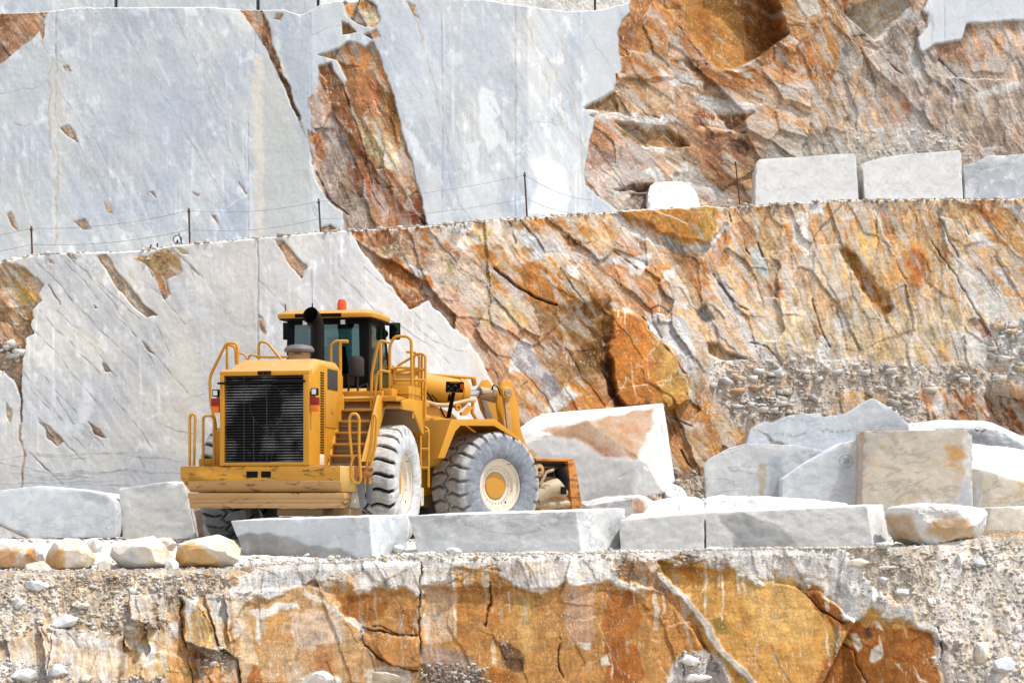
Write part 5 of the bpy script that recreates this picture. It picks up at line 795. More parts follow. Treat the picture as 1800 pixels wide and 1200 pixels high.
# ---- on the upper ledge
def onledge(pts, dep, back=.5, dpx=0, lean=0):
    Y = led(sum(q[0] for q in pts) / len(pts))[0] + back; return slab([(q[0], q[1] + (9 if q[2:] else 0)) for q in pts], Y, dep, dpx, 0, lean)
thing('rough_block', onledge([(1140, 372, 1), (1138, 340), (1142, 326), (1152, 320), (1200, 318), (1217, 327), (1229, 345), (1233, 368, 1)], 1.1, .5, 0, .55), M_WHITE, 'small white rounded block alone on the upper ledge', 'block', G_U, bev=.06, rough=.03, chip=.05, lump=.03, seed=31)
thing('marble_block', onledge([(1327, 364, 1), (1329, 286), (1335, 280), (1500, 269), (1505, 275), (1510, 356, 1)], 1.7, .6, 6, .26), M_PALE, 'smooth grey block left of the pair on the upper ledge', 'block', G_U, bev=.01, chip=.02, rough=.006, seed=32)
thing('marble_block', onledge([(1521, 355, 1), (1517, 300), (1511, 291), (1522, 285), (1552, 277), (1585, 272), (1686, 264), (1690, 270), (1693, 352, 1)], 1.7, .6, 5, .26), M_PALE, 'smooth grey block with broken left corner on the upper ledge', 'block', G_U, bev=.01, chip=.02, rough=.006, seed=33)
thing('marble_block', onledge([(1697, 352, 1), (1693, 292), (1720, 283), (1738, 273), (1860, 267), (1860, 352, 1)], 1.7, .6, 5, .1), M_DARK, 'darker white splashed block at the right end of the ledge', 'block', G_U, bev=.02, chip=.04, rough=.012, seed=34, marks=[([(1700, 285), (1740, 272), (1860, 268), (1860, 284), (1730, 290)], (214, 216, 218), 4), ([(1696, 320), (1712, 325), (1714, 350), (1698, 352)], (222, 224, 226), 4)])
# ---- rocks lying on the near edge at the left
thing('boulder', boulder([(-30, 975), (-10, 952), (30, 950), (62, 962), (67, 985), (40, 1000), (0, 1004), (-30, 1000)], 32.7, .7, 41), M_RUST, 'orange and grey rock half out of the left picture edge', 'rock', 'rocks along the near edge', smooth=20, bev=.008, rough=.012, chip=.02, seed=41, res=.04, marks=[([(-30, 962), (28, 966), (32, 990), (0, 998), (-30, 998)], (204, 146, 88), 4)])
thing('boulder', boulder([(-40, 962), (-10, 946), (25, 945), (42, 955), (45, 975), (-40, 978)], 33.6, .8, 42), M_WHITE, 'blown white rock behind the orange rock at left edge', 'rock', 'rocks along the near edge', smooth=24, bev=.012, rough=.02, seed=42, res=.05)
thing('boulder', boulder([(78, 1003), (80, 975), (95, 952), (115, 945), (140, 946), (160, 962), (172, 985), (165, 1002), (120, 1009)], 32.6, .8, 43), M_CREAM, 'cream rock with an orange brown left face', 'rock', 'rocks along the near edge', smooth=20, bev=.008, rough=.012, chip=.02, seed=43, res=.04, marks=[([(80, 985), (92, 966), (108, 962), (121, 985), (110, 1002), (84, 1004)], (198, 146, 70), 4)])
thing('boulder', boulder([(40, 1005), (46, 990), (78, 984), (92, 1000), (86, 1008), (48, 1010)], 32.2, .4, 44), M_CREAM, 'small flat tan rock leaning on the cream rock', 'rock', 'rocks along the near edge', smooth=20, bev=.006, rough=.008, seed=44, res=.03)
thing('boulder', boulder([(186, 975), (192, 962), (225, 945), (270, 940), (290, 955), (304, 978), (298, 996), (262, 1002), (215, 1000), (196, 985)], 32.5, .8, 45), M_CREAM, 'white rock with a grey overhanging lower left face', 'rock', 'rocks along the near edge', smooth=20, bev=.008, rough=.012, chip=.02, seed=45, res=.04, marks=[([(186, 972), (230, 966), (245, 985), (255, 1000), (215, 998), (192, 984)], (200, 200, 200), 4)])
thing('boulder', boulder([(308, 985), (312, 955), (330, 945), (380, 937), (412, 950), (428, 972), (426, 990), (400, 998), (345, 1001), (315, 1000)], 32.6, .9, 46), M_CREAM, 'rock with a bright orange face left of the grey block', 'rock', 'rocks along the near edge', smooth=20, bev=.008, rough=.012, chip=.02, seed=46, res=.04, marks=[([(308, 985), (314, 958), (335, 952), (362, 968), (392, 988), (375, 1002), (318, 1002)], (208, 156, 66), 4), ([(370, 966), (425, 968), (428, 996), (392, 998)], (206, 200, 188), 5)])
thing('boulder', boulder([(56, 985), (60, 968), (74, 962), (84, 972), (82, 988), (64, 992)], 33.1, .45, 80), M_WHITE, 'small white rock in the gap behind the flat tan rock', 'rock', 'rocks along the near edge', smooth=20, bev=.006, rough=.010, chip=.02, seed=80, res=.035)
thing('boulder', boulder([(168, 1004), (172, 988), (186, 982), (198, 992), (196, 1005), (178, 1008)], 32.3, .45, 81), M_CREAM, 'small pale rock wedged between cream rock and white rock', 'rock', 'rocks along the near edge', smooth=20, bev=.006, rough=.010, chip=.02, seed=81, res=.035)
thing('boulder', boulder([(286, 1003), (290, 984), (304, 980), (316, 990), (314, 1002), (298, 1006)], 32.3, .45, 82), M_WHITE, 'small white rock leaning on the orange faced rock', 'rock', 'rocks along the near edge', smooth=20, bev=.006, rough=.010, chip=.02, seed=82, res=.035)
thing('boulder', boulder([(140, 960), (150, 946), (168, 944), (182, 954), (178, 970), (150, 972)], 33.1, .45, 83), M_WHITE, 'white rock peeping out behind the cream rock', 'rock', 'rocks along the near edge', smooth=20, bev=.006, rough=.010, chip=.02, seed=83, res=.035)
thing('boulder', boulder([(262, 955), (275, 944), (300, 944), (312, 956), (306, 968), (275, 968)], 33.1, .45, 84), M_CREAM, 'cream rock lying behind the white rock', 'rock', 'rocks along the near edge', smooth=20, bev=.006, rough=.010, chip=.02, seed=84, res=.035)
# ---- single stones on the slopes
def cliffY(px, py):
    i = int(np.clip(np.interp(px, xs, np.arange(len(xs))), 0, len(xs) - 1)); col = W0.PY[:, i]
    j = int(np.clip(np.searchsorted(col, py), 0, len(col) - 1)); return float(dep0[j, i] - W0.H[j, i])
SL = [(65, 1030, 26, 12, 'grey curved stone bedded in the left rubble slope', M_GREY), (32, 1060, 12, 14, 'upright grey stone near the left end of the rubble slope', M_PALE), (234, 1038, 9, 10, 'clean white stone at the top right of the left rubble slope', M_WHITE), (112, 1093, 30, 17, 'pale split slab at the foot of the left rubble', M_PALE), (146, 1066, 13, 7, 'flat tan stone on the left rubble slope', M_CHIP), (246, 1096, 18, 8, 'long brown stone wedged beside the dark hollow', M_TAN), (228, 1103, 12, 7, 'cream stone below the long brown stone', M_CREAM),
      (1505, 991, 24, 12, 'large cream stone on the right rubble below the front row', M_CREAM), (1552, 1020, 8, 9, 'small upright grey stone in the right rubble', M_GREY), (1585, 1040, 17, 6, 'thin pale stone in the right rubble', M_PALE), (1688, 985, 9, 19, 'upright pointed shard in the right rubble', M_PALE), (1722, 988, 14, 12, 'pale stone right of the pointed shard', M_BLUE), (1560, 998, 20, 6, 'flat stone right of the large cream stone', M_CHIP), (1765, 1168, 24, 22, 'large grey rock at the lower right corner', M_BLUE), (1728, 1150, 16, 30, 'tan rock beside the large grey corner rock', M_CREAM), (1790, 1105, 9, 8, 'white stone near the right picture edge', M_WHITE),
      (100, 1180, 18, 20, 'pointed grey rock at the bottom left', M_GREY), (45, 1188, 26, 14, 'pale rock on the heap at the bottom left corner', M_PALE), (152, 1192, 18, 10, 'tan pyramid stone at the bottom edge', M_CREAM), (1215, 1160, 20, 14, 'white rock in the lower pit below the groove', M_WHITE), (1225, 1192, 30, 10, 'broad white rock at the bottom edge of the pit', M_WHITE), (565, 1190, 32, 14, 'white rock at the bottom edge below the main panel', M_WHITE), (685, 1188, 36, 16, 'broad cream rock at the bottom middle', M_CREAM)]
for k, (cx, cy, a, b, lab, mt) in enumerate(SL):
    rnd = random.Random(k + 60); n = 7
    sil = [(cx + a * math.cos(i / n * 6.283 + rnd.uniform(-.35, .35)) * rnd.uniform(.7, 1.2), cy - b * math.sin(i / n * 6.283 + rnd.uniform(-.35, .35)) * rnd.uniform(.7, 1.2)) for i in range(n)]
    dep_ = max(.14, min(a, b) * 2.4 / 112); Y = min(cliffY(cx, cy), cliffY(cx - a * .6, cy), cliffY(cx + a * .6, cy)) + dep_ * .18
    thing('stone', boulder(sil, Y, dep_, 60 + k), mt, lab, 'stone', 'single stones on the rubble slopes', bev=.004, smooth=22, rough=.010, chip=.015, res=max(.025, a / 112 / 7), seed=60 + k)
for k, (cx, Y, a, b, lab, mt) in enumerate([(582, 33.3, 8, 6, 'small tan pebble stone at the foot of the grey block', M_CREAM), (797, 33.6, 16, 8, 'flat grey stone leaning at the foot of the veined block', M_GREY), (1258, 33.9, 20, 4, 'thin broken plate before the vertical seam', M_PALE), (700, 34.2, 12, 9, 'grey lump between the first two front blocks', M_GREY), (1552, 33.75, 14, 8, 'grey chip wedged between pale block and boulder', M_DARK)]):
    rnd = random.Random(k + 160); z = float(zg(cx, Y)); cy = HOR - F_ * (z - ZC) / Y - b * .7
    sil = [(cx + a * math.cos(i / 9 * 6.283) * rnd.uniform(.8, 1.1), cy - b * math.sin(i / 9 * 6.283) * rnd.uniform(.8, 1.1)) for i in range(9)]
    thing('stone', boulder(sil, Y, .25, 160 + k), mt, lab, 'stone', 'single stones at the feet of the front row', bev=.004, smooth=22, rough=.008, res=.03, seed=160 + k)

# ---- gravel nobody could count
def gravel(name, spots, seed, mats, label):
    """spots: list of (point, size)"""
    rnd = random.Random(seed); V = []; Fc = []; mi = []; Cc = []
    base = []
    for s_ in range(8):
        bm = bmesh.new()
        for q_ in range(8):
            bm.verts.new(((1 if q_ & 1 else -1) * rnd.uniform(.45, 1.15), (1 if q_ & 2 else -1) * rnd.uniform(.3, .8), (1 if q_ & 4 else -1) * rnd.uniform(.15, .55)))
        bmesh.ops.convex_hull(bm, input=bm.verts); bmesh.ops.delete(bm, geom=[v for v in bm.verts if not v.link_faces], context='VERTS'); bmesh.ops.triangulate(bm, faces=bm.faces); bm.verts.index_update()
        base.append((np.array([tuple(v.co) for v in bm.verts], np.float32), np.array([[v.index for v in f_.verts] for f_ in bm.faces], np.int32))); bm.free()
    off = 0
    pal = [lin(c) for c in ((218, 214, 208), (208, 202, 194), (204, 192, 174), (206, 182, 150), (196, 194, 191), (220, 213, 202), (198, 156, 116))]
    for P, sz in spots:
        v, f_ = base[rnd.randrange(8)]; e = Matrix.Rotation(rnd.uniform(0, 6.28), 3, 'Z') @ Matrix.Rotation(rnd.uniform(-.7, .7), 3, 'X')
        V.append((v @ np.array(e, np.float32).T) * sz + np.array(P, np.float32)); Fc.append(f_ + off); off += len(v); Cc.append(np.repeat(pal[rnd.choices(range(7), (4, 4, 3, 2, 3, 3, 1))[0]][None], len(v), 0) * rnd.uniform(.85, 1.05))
    V = np.concatenate(V); Fc = np.concatenate(Fc); Cc = np.concatenate(Cc)
    me = bpy.data.meshes.new(name); me.vertices.add(len(V)); me.vertices.foreach_set('co', V.astype(np.float32).ravel()); me.loops.add(Fc.size); me.loops.foreach_set('vertex_index', Fc.ravel()); me.polygons.add(len(Fc)); me.polygons.foreach_set('loop_start', np.arange(0, Fc.size, 3, dtype=np.int32)); me.update(calc_edges=True)
    a = me.attributes.new('Col', 'FLOAT_COLOR', 'POINT'); rg = np.ones((len(V), 4), np.float32); rg[:, :3] = Cc; a.data.foreach_set('color', rg.ravel())
    me.materials.append(ROCK); o = bpy.data.objects.new(name, me); COL.objects.link(o); return tag(o, label, 'gravel', kind='stuff')
rnd = random.Random(5); sp = []
for _ in range(2600):
    px = rnd.uniform(-80, 1880); ze, d = zedge(px); Y = d + .03 + abs(rnd.gauss(0, .6)); 
    sp.append((((px - 900) / F_ * Y, Y, float(zg(px, Y)) + .0), rnd.choice((.010, .014, .018, .024, .034)) * rnd.uniform(.7, 1.3)))
for _ in range(1100):
    px = rnd.uniform(1250, 1560); Y = rnd.uniform(33.7, 34.3); sp.append((((px - 900) / F_ * Y, Y, float(zg(px, Y))), rnd.uniform(.012, .04)))
for _ in range(2400):
    px = rnd.uniform(-60, 1860); Y = rnd.uniform(36, 47); sp.append((((px - 900) / F_ * Y, Y, float(zg(px, Y))), rnd.uniform(.015, .06)))
for (x0, x1, y0, y1, n) in [(-40, 400, 1006, 1050, 300), (-40, 230, 1045, 1115, 230), (100, 300, 1085, 1112, 90), (-40, 130, 1160, 1210, 160), (190, 290, 1185, 1210, 60), (1490, 1840, 962, 1060, 260), (1640, 1840, 1050, 1200, 160), (1190, 1270, 1145, 1200, 110), (740, 860, 1165, 1205, 110), (350, 425, 1135, 1172, 70), (420, 1480, 975, 985, 200)]:
    for _ in range(n):
        px = rnd.uniform(x0, x1); py = rnd.uniform(y0, y1); Y = cliffY(px, py); v = at(px, py, Y); sp.append((tuple(v), rnd.choice((.012, .016, .02, .028, .045)) * rnd.uniform(.7, 1.3)))
for _ in range(1500):
    px = rnd.uniform(-120, 1900); y0_, t0_ = led(px); Y = y0_ + abs(rnd.gauss(.12, .25)); v = at(px, t0_, y0_); sp.append((((px - 900) / F_ * Y, Y, v.z + .03), rnd.choice((.012, .018, .025, .04, .06)) * rnd.uniform(.7, 1.3)))
gravel('gravel', sp, 7, None, 'pale stone chips and gravel strewn over bench and slopes')
sp = []
def face1(px, py):
    i = int(np.clip(np.interp(px, xs, np.arange(len(xs))), 0, len(xs) - 1)); col = W1.PY[:, i]; j = int(np.clip(np.searchsorted(col, py), 0, len(col) - 1)); D_ = float(dep1[j, i]); 
    return Vector(((px - 900) / F_ * D_, D_ - float(W1.H[j, i]), ZC + (HOR - py) / F_ * D_))
for (x0, x1, y0, y1, n) in [(1270, 1460, 628, 700, 170), (1440, 1740, 640, 690, 180), (1290, 1440, 700, 740, 140), (1560, 1625, 690, 745, 120), (1740, 1830, 560, 680, 200), (1250, 1420, 650, 720, 100), (0, 34, 600, 655, 50), (1020, 1300, 820, 900, 160)]:
    for _ in range(n): sp.append((tuple(face1(rnd.uniform(x0, x1), rnd.uniform(y0, y1))), rnd.choices((.02, .03, .05, .09, .16), (6, 5, 4, 2, 1))[0] * rnd.uniform(.7, 1.3)))
gravel('rubble', sp, 9, None, 'broken stone rubble caught on the lower face above the peaked slab')

# ---- iron posts with wire ropes along the ledge
kr = N('rusty_iron'); pr = coord(kr); nr = kr.noise(30, 4, .6, pr); rr = kr.ramp(nr.outputs[0], [(.35, (.035, .018, .012)), (.7, (.12, .05, .028))]); kr.link(rr.outputs[0], kr.b.inputs['Base Color']); kr.b.inputs['Roughness'].default_value = .85
kw = N('steel_wire'); kw.b.inputs['Base Color'].default_value = (.16, .155, .15, 1); kw.b.inputs['Metallic'].default_value = .3; kw.b.inputs['Roughness'].default_value = .6
def tube_bm(bm, pts, r, n=8, cap=True):
    pts = [Vector(q) for q in pts]; prev = None; rings = []
    for i, q in enumerate(pts):
        t = (pts[min(i + 1, len(pts) - 1)] - pts[max(i - 1, 0)]).normalized()
        if prev is None:
            up = Vector((0, 0, 1)) if abs(t.z) < .9 else Vector((1, 0, 0)); u = t.cross(up).normalized()
        else: u = (prev - t * prev.dot(t)).normalized()
        prev = u; w_ = t.cross(u); rr_ = r[i] if isinstance(r, (list, tuple)) else r
        rings.append([bm.verts.new(q + (u * math.cos(k / n * 6.28319) + w_ * math.sin(k / n * 6.28319)) * rr_) for k in range(n)])
    for a, b in zip(rings, rings[1:]):
        for k in range(n): bm.faces.new((a[k], a[(k + 1) % n], b[(k + 1) % n], b[k]))
    if cap: bm.faces.new(rings[0][::-1]); bm.faces.new(rings[-1])
def mesh_of(name, bm, mat, parent=None, smooth=40, origin=None):
    bmesh.ops.recalc_face_normals(bm, faces=bm.faces)
    if origin is not None: bmesh.ops.translate(bm, vec=-Vector(origin), verts=bm.verts)
    me = bpy.data.meshes.new(name); bm.to_mesh(me); bm.free(); me.materials.append(mat); me.shade_smooth(); me.set_sharp_from_angle(angle=R_(smooth))
    o = bpy.data.objects.new(name, me); COL.objects.link(o); o.parent = parent
    if origin is not None and parent is None: o.location = origin
    return o
posts = [(55, 398, 452, 0), (332, 366, 432, 0), (562, 350, 410, -3), (925, 303, 384, -5), (1300, 284, 366, -12)]
px0 = posts[1]; base = at(562, 412, led(562)[0] + .5)
fe = bpy.data.objects.new('wire_fence', None); COL.objects.link(fe); fe.location = base; tag(fe, 'rusty post and wire barrier along the edge of the upper ledge', 'fence')
tops = []
for (x, y0, y1, dx) in posts:
    Y = led(x)[0] + .45; a = at(x + 2 - dx * .0, y1 + 7, Y); b = at(x + dx * .6, y0, Y); bm = bmesh.new(); tube_bm(bm, [a - base, (a + b) / 2 - base, b - base], .019, 8)
    tube_bm(bm, [b - base + Vector((0, 0, -.09)), b - base + Vector((0, 0, -.05))], .03, 8); mesh_of('post', bm, kr.m, fe); tops.append((a, b))
for fr_ in (.06, .52):
    bm = bmesh.new(); q = [a * fr_ + b * (1 - fr_) + Vector((0, -.03, 0)) for a, b in tops[:4]] + [at(1040, 352 if fr_ < .3 else 376, led(1040)[0] + .9)]; q = [at(-160, 418 if fr_ < .3 else 446, led(-160)[0] + .45)] + q
    for u, v in zip(q, q[1:]):
        tube_bm(bm, [u.lerp(v, t) - base - Vector((0, 0, .22 * 4 * t * (1 - t) * .5)) for t in [i / 14 for i in range(15)]], .0045, 5)
    mesh_of('wire', bm, kw.m, fe)
for (x, y0, y1, lab) in [(1046, -14, 24, 'thin iron post on the gravel above the upper face')]:
    Y = float(np.interp(x, xs, dtop2)) + .5; a = at(x, y1, Y); b = at(x, y0, Y); bm = bmesh.new(); tube_bm(bm, [a, (a + b) / 2, b], .03, 8); tag(mesh_of('iron_post', bm, kr.m, None, 40, a), lab, 'post')
# pulley and scraps of cable left on the ledge
kb = N('black_rubber'); kb.b.inputs['Base Color'].default_value = (.018, .018, .02, 1); kb.b.inputs['Roughness'].default_value = .6
Y = led(312)[0] + .4; c = at(312, 421, Y); pu = bpy.data.objects.new('cable_pulley', None); COL.objects.link(pu); pu.location = at(312, 436, Y); tag(pu, 'small wire pulley on a stand at the edge of the ledge', 'pulley')
bm = bmesh.new(); tube_bm(bm, [c - pu.location + Vector((math.cos(t) * .085, 0, math.sin(t) * .085)) for t in [i / 20 * 6.2832 for i in range(21)]], .014, 6); mesh_of('wheel', bm, kw.m, pu)
bm = bmesh.new(); tube_bm(bm, [(0, .03, -.05), c - pu.location + Vector((0, .03, 0))], .016, 6); tube_bm(bm, [(-.1, .03, -.05), c - pu.location + Vector((0, .03, .0))], .012, 6); tube_bm(bm, [(.12, .03, -.05), c - pu.location + Vector((.02, .03, .14))], .012, 6); mesh_of('stand', bm, kb.m, pu)
bm = bmesh.new(); rnd = random.Random(3); o0 = at(268, 440, led(268)[0] + .3); q = [Vector((-.22 + i * .04, 0, .03 + .012 * math.sin(i * 2.1))) for i in range(12)]
tube_bm(bm, [o0 + v for v in q], .018, 6); tube_bm(bm, [o0 + Vector((-.05, .02, 0)), o0 + Vector((-.03, .02, .12))], .016, 6); tube_bm(bm, [o0 + Vector((.08, .02, 0)), o0 + Vector((.1, .02, .14))], .016, 6)
tag(mesh_of('rubber_hose', bm, kb.m, None, 40, o0), 'scrap of black hose lying on the ledge left of the pulley', 'hose')
# ------------------------------------------------------------------ the wheel loader
JX, JY = -3.068, 39.6          # the articulation joint on the ground
def frame(deg): a = R_(deg); return (math.sin(a), math.cos(a)), (-math.cos(a), math.sin(a))
FRM = {'r': frame(12.5), 'f': frame(47.5)}
def L(fr, x, y, z):            # metres ahead, metres to the left, metres up -> loader space
    F, l = FRM[fr]; return Vector((x * F[0] + y * l[0], x * F[1] + y * l[1], z))
def P(fr, px, py, x=None, y=None):   # a point read off the photograph on a known plane of the machine
    k = (px - 900) / F_; F, l = FRM[fr]; V = F if x is not None else l; c = x if x is not None else y
    Y = (c + JX * V[0] + JY * V[1]) / (k * V[0] + V[1]); return Vector((k * Y - JX, Y - JY, ZC + (HOR - py) / F_ * Y))
def PL(fr, px, py, y):         # same, as (x, z) in the side plane y
    v = P(fr, px, py, y=y); F, l = FRM[fr]; return v.x * F[0] + v.y * F[1], v.z
root = bpy.data.objects.new('wheel_loader', None); COL.objects.link(root); root.location = (JX, JY, 0)
tag(root, 'large yellow articulated wheel loader turned right, seen from behind', 'wheel loader')

def paint(name, col, dusty, rust=0., dust_c=(205, 180, 140), rough=.45, chips=None, sc=1.):
    k = N(name); p = k.add('ShaderNodeTexCoord').outputs['Object']
    n = k.noise(2.2 * sc, 6, .65, p); c = k.mix(k.ramp(n.outputs[0], [(.35, 0.), (.7, .35)]).outputs[0], lin(col), lin([x * .86 for x in col]))
    nn = k.noise(5 * sc, 8, .7, p, .3); g = k.add('ShaderNodeNewGeometry'); sp_ = k.add('ShaderNodeSeparateXYZ'); k.link(g.outputs['Normal'], sp_.inputs[0])
    up = k.ramp(sp_.outputs[2], [(.15, .12 * dusty), (.75, min(.85, 1.9 * dusty))]); m = k.add('ShaderNodeMath', operation='MULTIPLY'); k.link(up.outputs[0], m.inputs[0]); k.link(k.ramp(nn.outputs[0], [(.3, .55), (.65, 1.)]).outputs[0], m.inputs[1])
    c = k.mix(m.outputs[0], c, lin(dust_c))
    spk = k.noise(9 * sc, 7, .75, p, .2); c = k.mix(k.ramp(spk.outputs[0], [(.58, 0.), (.70, .34 * dusty)]).outputs[0], c, lin(dust_c))
    if rust:
        st = k.add('ShaderNodeMapping'); st.inputs['Scale'].default_value = (.5, .5, 2.2); k.link(p, st.inputs[0])
        nr_ = k.noise(4.2 * sc, 9, .72, st.outputs[0], .4); c = k.mix(k.ramp(nr_.outputs[0], [(.60 - rust * .12, 0.), (.66 - rust * .1, .9)]).outputs[0], c, lin((96, 58, 30)))
    k.link(c, k.b.inputs['Base Color']); k.b.inputs['Roughness'].default_value = rough; k.link(k.ramp(nn.outputs[0], [(.3, rough - .12), (.7, rough + .25)]).outputs[0], k.b.inputs['Roughness'])
    k.link(k.bump(nn.outputs[0], .10, .01), k.b.inputs['Normal']); return k.m
def plain(name, c, rough=.5, metal=0., emit=None, k_=.8):
    k = N(name); k.b.inputs['Base Color'].default_value = tuple(lin(c, k_)) + (1,); k.b.inputs['Roughness'].default_value = rough; k.b.inputs['Metallic'].default_value = metal; k.b.inputs['Specular IOR Level'].default_value = .12 if max(c) < 90 else .4
    p = k.add('ShaderNodeTexCoord').outputs['Object']; n = k.noise(7, 5, .65, p); k.link(k.mix(1., lin(c, k_), k.ramp(n.outputs[0], [(.3, .82), (.7, 1.12)]).outputs[0], 'MULTIPLY'), k.b.inputs['Base Color']); return k.m
YEL = paint('yellow_paint', (216, 149, 8), .24); YDUST = paint('dusty_yellow_paint', (205, 142, 22), .6); YWORN = paint('worn_yellow_paint', (208, 144, 12), .5, .45, sc=1.6)
SCRAPE = paint('scraped_steel', (196, 150, 92), .5, .35, (206, 178, 140), .6); YRUST = paint('rusty_yellow_paint', (206, 126, 34), .7, .7, (226, 190, 150))
BLK = plain('black_plastic', (16, 16, 17), .6); GRY = plain('dark_grey', (72, 72, 74), .6); DUSTB = paint('dusty_brown', (150, 116, 76), .7, 0, (176, 150, 118), .8); CRM = paint('dusty_rim_paint', (226, 212, 192), .3, .12, (232, 224, 212), .8, sc=2.)
CHR = plain('chrome', (215, 215, 215), .12, 1.); RED = plain('red_lens', (150, 14, 12), .2); AMB = plain('amber_lens', (240, 120, 14), .25); ORG = plain('orange_lens', (250, 96, 14), .2); LNS = plain('white_lens', (226, 230, 232), .15); BEI = paint('grime_beige', (168, 146, 112), .5, .5, (206, 192, 168), .8); RUB = plain('grey_rubber', (128, 128, 130), .85)
MIR = plain('mirror_glass', (60, 84, 66), .05, .9); SILV = plain('galvanised', (176, 178, 180), .4, .5)
kg = N('tinted_glass'); t_ = kg.t; tr = kg.add('ShaderNodeBsdfTransparent'); tr.inputs[0].default_value = (.40, .54, .54, 1); gl = kg.add('ShaderNodeBsdfGlossy'); gl.inputs['Roughness'].default_value = .03; gl.inputs['Color'].default_value = (.75, .9, .9, 1)
fz = kg.add('ShaderNodeFresnel'); fz.inputs[0].default_value = 1.5; mx = kg.add('ShaderNodeMixShader'); mt = kg.add('ShaderNodeMath', operation='MULTIPLY_ADD'); mt.inputs[1].default_value = 1.; mt.inputs[2].default_value = .06; kg.link(fz.outputs[0], mt.inputs[0]); kg.link(mt.outputs[0], mx.inputs[0]); kg.link(tr.outputs[0], mx.inputs[1]); kg.link(gl.outputs[0], mx.inputs[2]); kg.link(mx.outputs[0], kg.n['Material Output'].inputs[0]); GLS = kg.m

class MB:
    def __init__(s): s.bm = bmesh.new()
    def hexa(s, a):      # eight corners, bottom four then top four
        v = [s.bm.verts.new(q) for q in a]
        for f in ((0, 3, 2, 1), (4, 5, 6, 7), (0, 1, 5, 4), (1, 2, 6, 5), (2, 3, 7, 6), (3, 0, 4, 7)): s.bm.faces.new([v[i] for i in f])
        return s
    def box(s, fr, x0, x1, y0, y1, z0, z1): return s.hexa([L(fr, x, y, z) for z in (z0, z1) for x, y in ((x0, y0), (x1, y0), (x1, y1), (x0, y1))])
    def prism(s, fr, pts, y0, y1, pts1=None):      # side outline (x,z) carried from y0 to y1
        a = [s.bm.verts.new(L(fr, q[0], y0, q[1])) for q in pts]; b = [s.bm.verts.new(L(fr, q[0], y1, q[1])) for q in (pts1 or pts)]; n = len(pts)
        s.bm.faces.new(a); s.bm.faces.new(b[::-1])
        for i in range(n): s.bm.faces.new((a[i], b[i], b[(i + 1) % n], a[(i + 1) % n]))
        return s
    def strip(s, fr, pts, y0, y1, t):              # folded plate of thickness t
        o = []
        for i, q in enumerate(pts):
            a = Vector(pts[max(i - 1, 0)]); b = Vector(pts[min(i + 1, len(pts) - 1)]); d = (b - a).normalized(); o.append((q[0] + d.y * t, q[1] - d.x * t))
        for i in range(len(pts) - 1): s.prism(fr, [pts[i], pts[i + 1], o[i + 1], o[i]], y0, y1)
        return s
    def tube(s, pts, r, n=10):
        tube_bm(s.bm, pts, r, n); return s
    def rail(s, pts, r=.024):                       # bent tube with rounded corners
        pts = [Vector(q) for q in pts]; o = [pts[0]]
        for a, b, c in zip(pts, pts[1:], pts[2:]):
            k = min(.11, (a - b).length * .45, (c - b).length * .45); u = b + (a - b).normalized() * k; w = b + (c - b).normalized() * k
            for t in (0, .25, .5, .75, 1): o.append(u * (1 - t) ** 2 + b * 2 * t * (1 - t) + w * t * t)
        o.append(pts[-1]); q = [o[0]]
        for v in o[1:]:
            if (v - q[-1]).length > .004: q.append(v)
        tube_bm(s.bm, q, r, 9); return s
    def cyl(s, a, b, r, n=20, r2=None): tube_bm(s.bm, [a, (Vector(a) + Vector(b)) / 2, b], [r, (r + (r2 or r)) / 2, r2 or r], n); return s
    def lathe(s, c, ax, prof, n=40):                # prof: (radius, along axis)
        ax = Vector(ax).normalized(); u = ax.cross(Vector((0, 0, 1)) if abs(ax.z) < .9 else Vector((1, 0, 0))).normalized(); w = ax.cross(u); rg = []
        for r, t in prof: rg.append([s.bm.verts.new(Vector(c) + ax * t + (u * math.cos(k / n * 6.28319) + w * math.sin(k / n * 6.28319)) * max(r, .0005)) for k in range(n)])
        for a, b in zip(rg, rg[1:]):
            for k in range(n): s.bm.faces.new((a[k], a[(k + 1) % n], b[(k + 1) % n], b[k]))
        return s
    def build(s, name, mat, parent=None, bev=.012, smooth=40):
        bmesh.ops.remove_doubles(s.bm, verts=s.bm.verts, dist=1e-5); bmesh.ops.recalc_face_normals(s.bm, faces=s.bm.faces)
        if bev:
            ed = [e for e in s.bm.edges if len(e.link_faces) == 2 and e.calc_face_angle(0) > .6]
            if ed: bmesh.ops.bevel(s.bm, geom=ed, offset=bev, segments=2, profile=.6, affect='EDGES', clamp_overlap=True)
        o = mesh_of(name, s.bm, mat, parent or root, smooth)
        return o
r = 'r'; fr = 'f'
# ---- rear frame
MB().box(r, -3.9, -.25, -.42, .42, .62, 1.3).box(r, -.35, .15, -.3, .3, .55, .8).box(r, -.35, .15, -.3, .3, 1.2, 1.45).cyl(L(r, -.05, 0, .5), L(r, -.05, 0, 1.5), .11).build('rear_frame', DUSTB)
MB().cyl(L(r, -2.28, -1.2, 1.0), L(r, -2.28, 1.2, 1.0), .2).lathe(L(r, -2.28, 0, 1.0), L(r, 1, 0, 0), [(0, -.42), (.3, -.4), (.40, -.15), (.40, .15), (.2, .4), (0, .42)], 20).build('rear_axle', DUSTB)
cp = [(-4.62, 1.275), (-4.62, 1.03), (-4.50, .84), (-3.75, .84), (-3.75, 1.275)]
cw = MB().prism(r, cp, -1.24, 1.42).prism(r, cp, 1.42, 1.56, [(-4.60, 1.275), (-4.60, 1.05), (-4.3, .95), (-3.9, .95), (-3.9, 1.275)]).build('counterweight', YWORN, bev=.018)
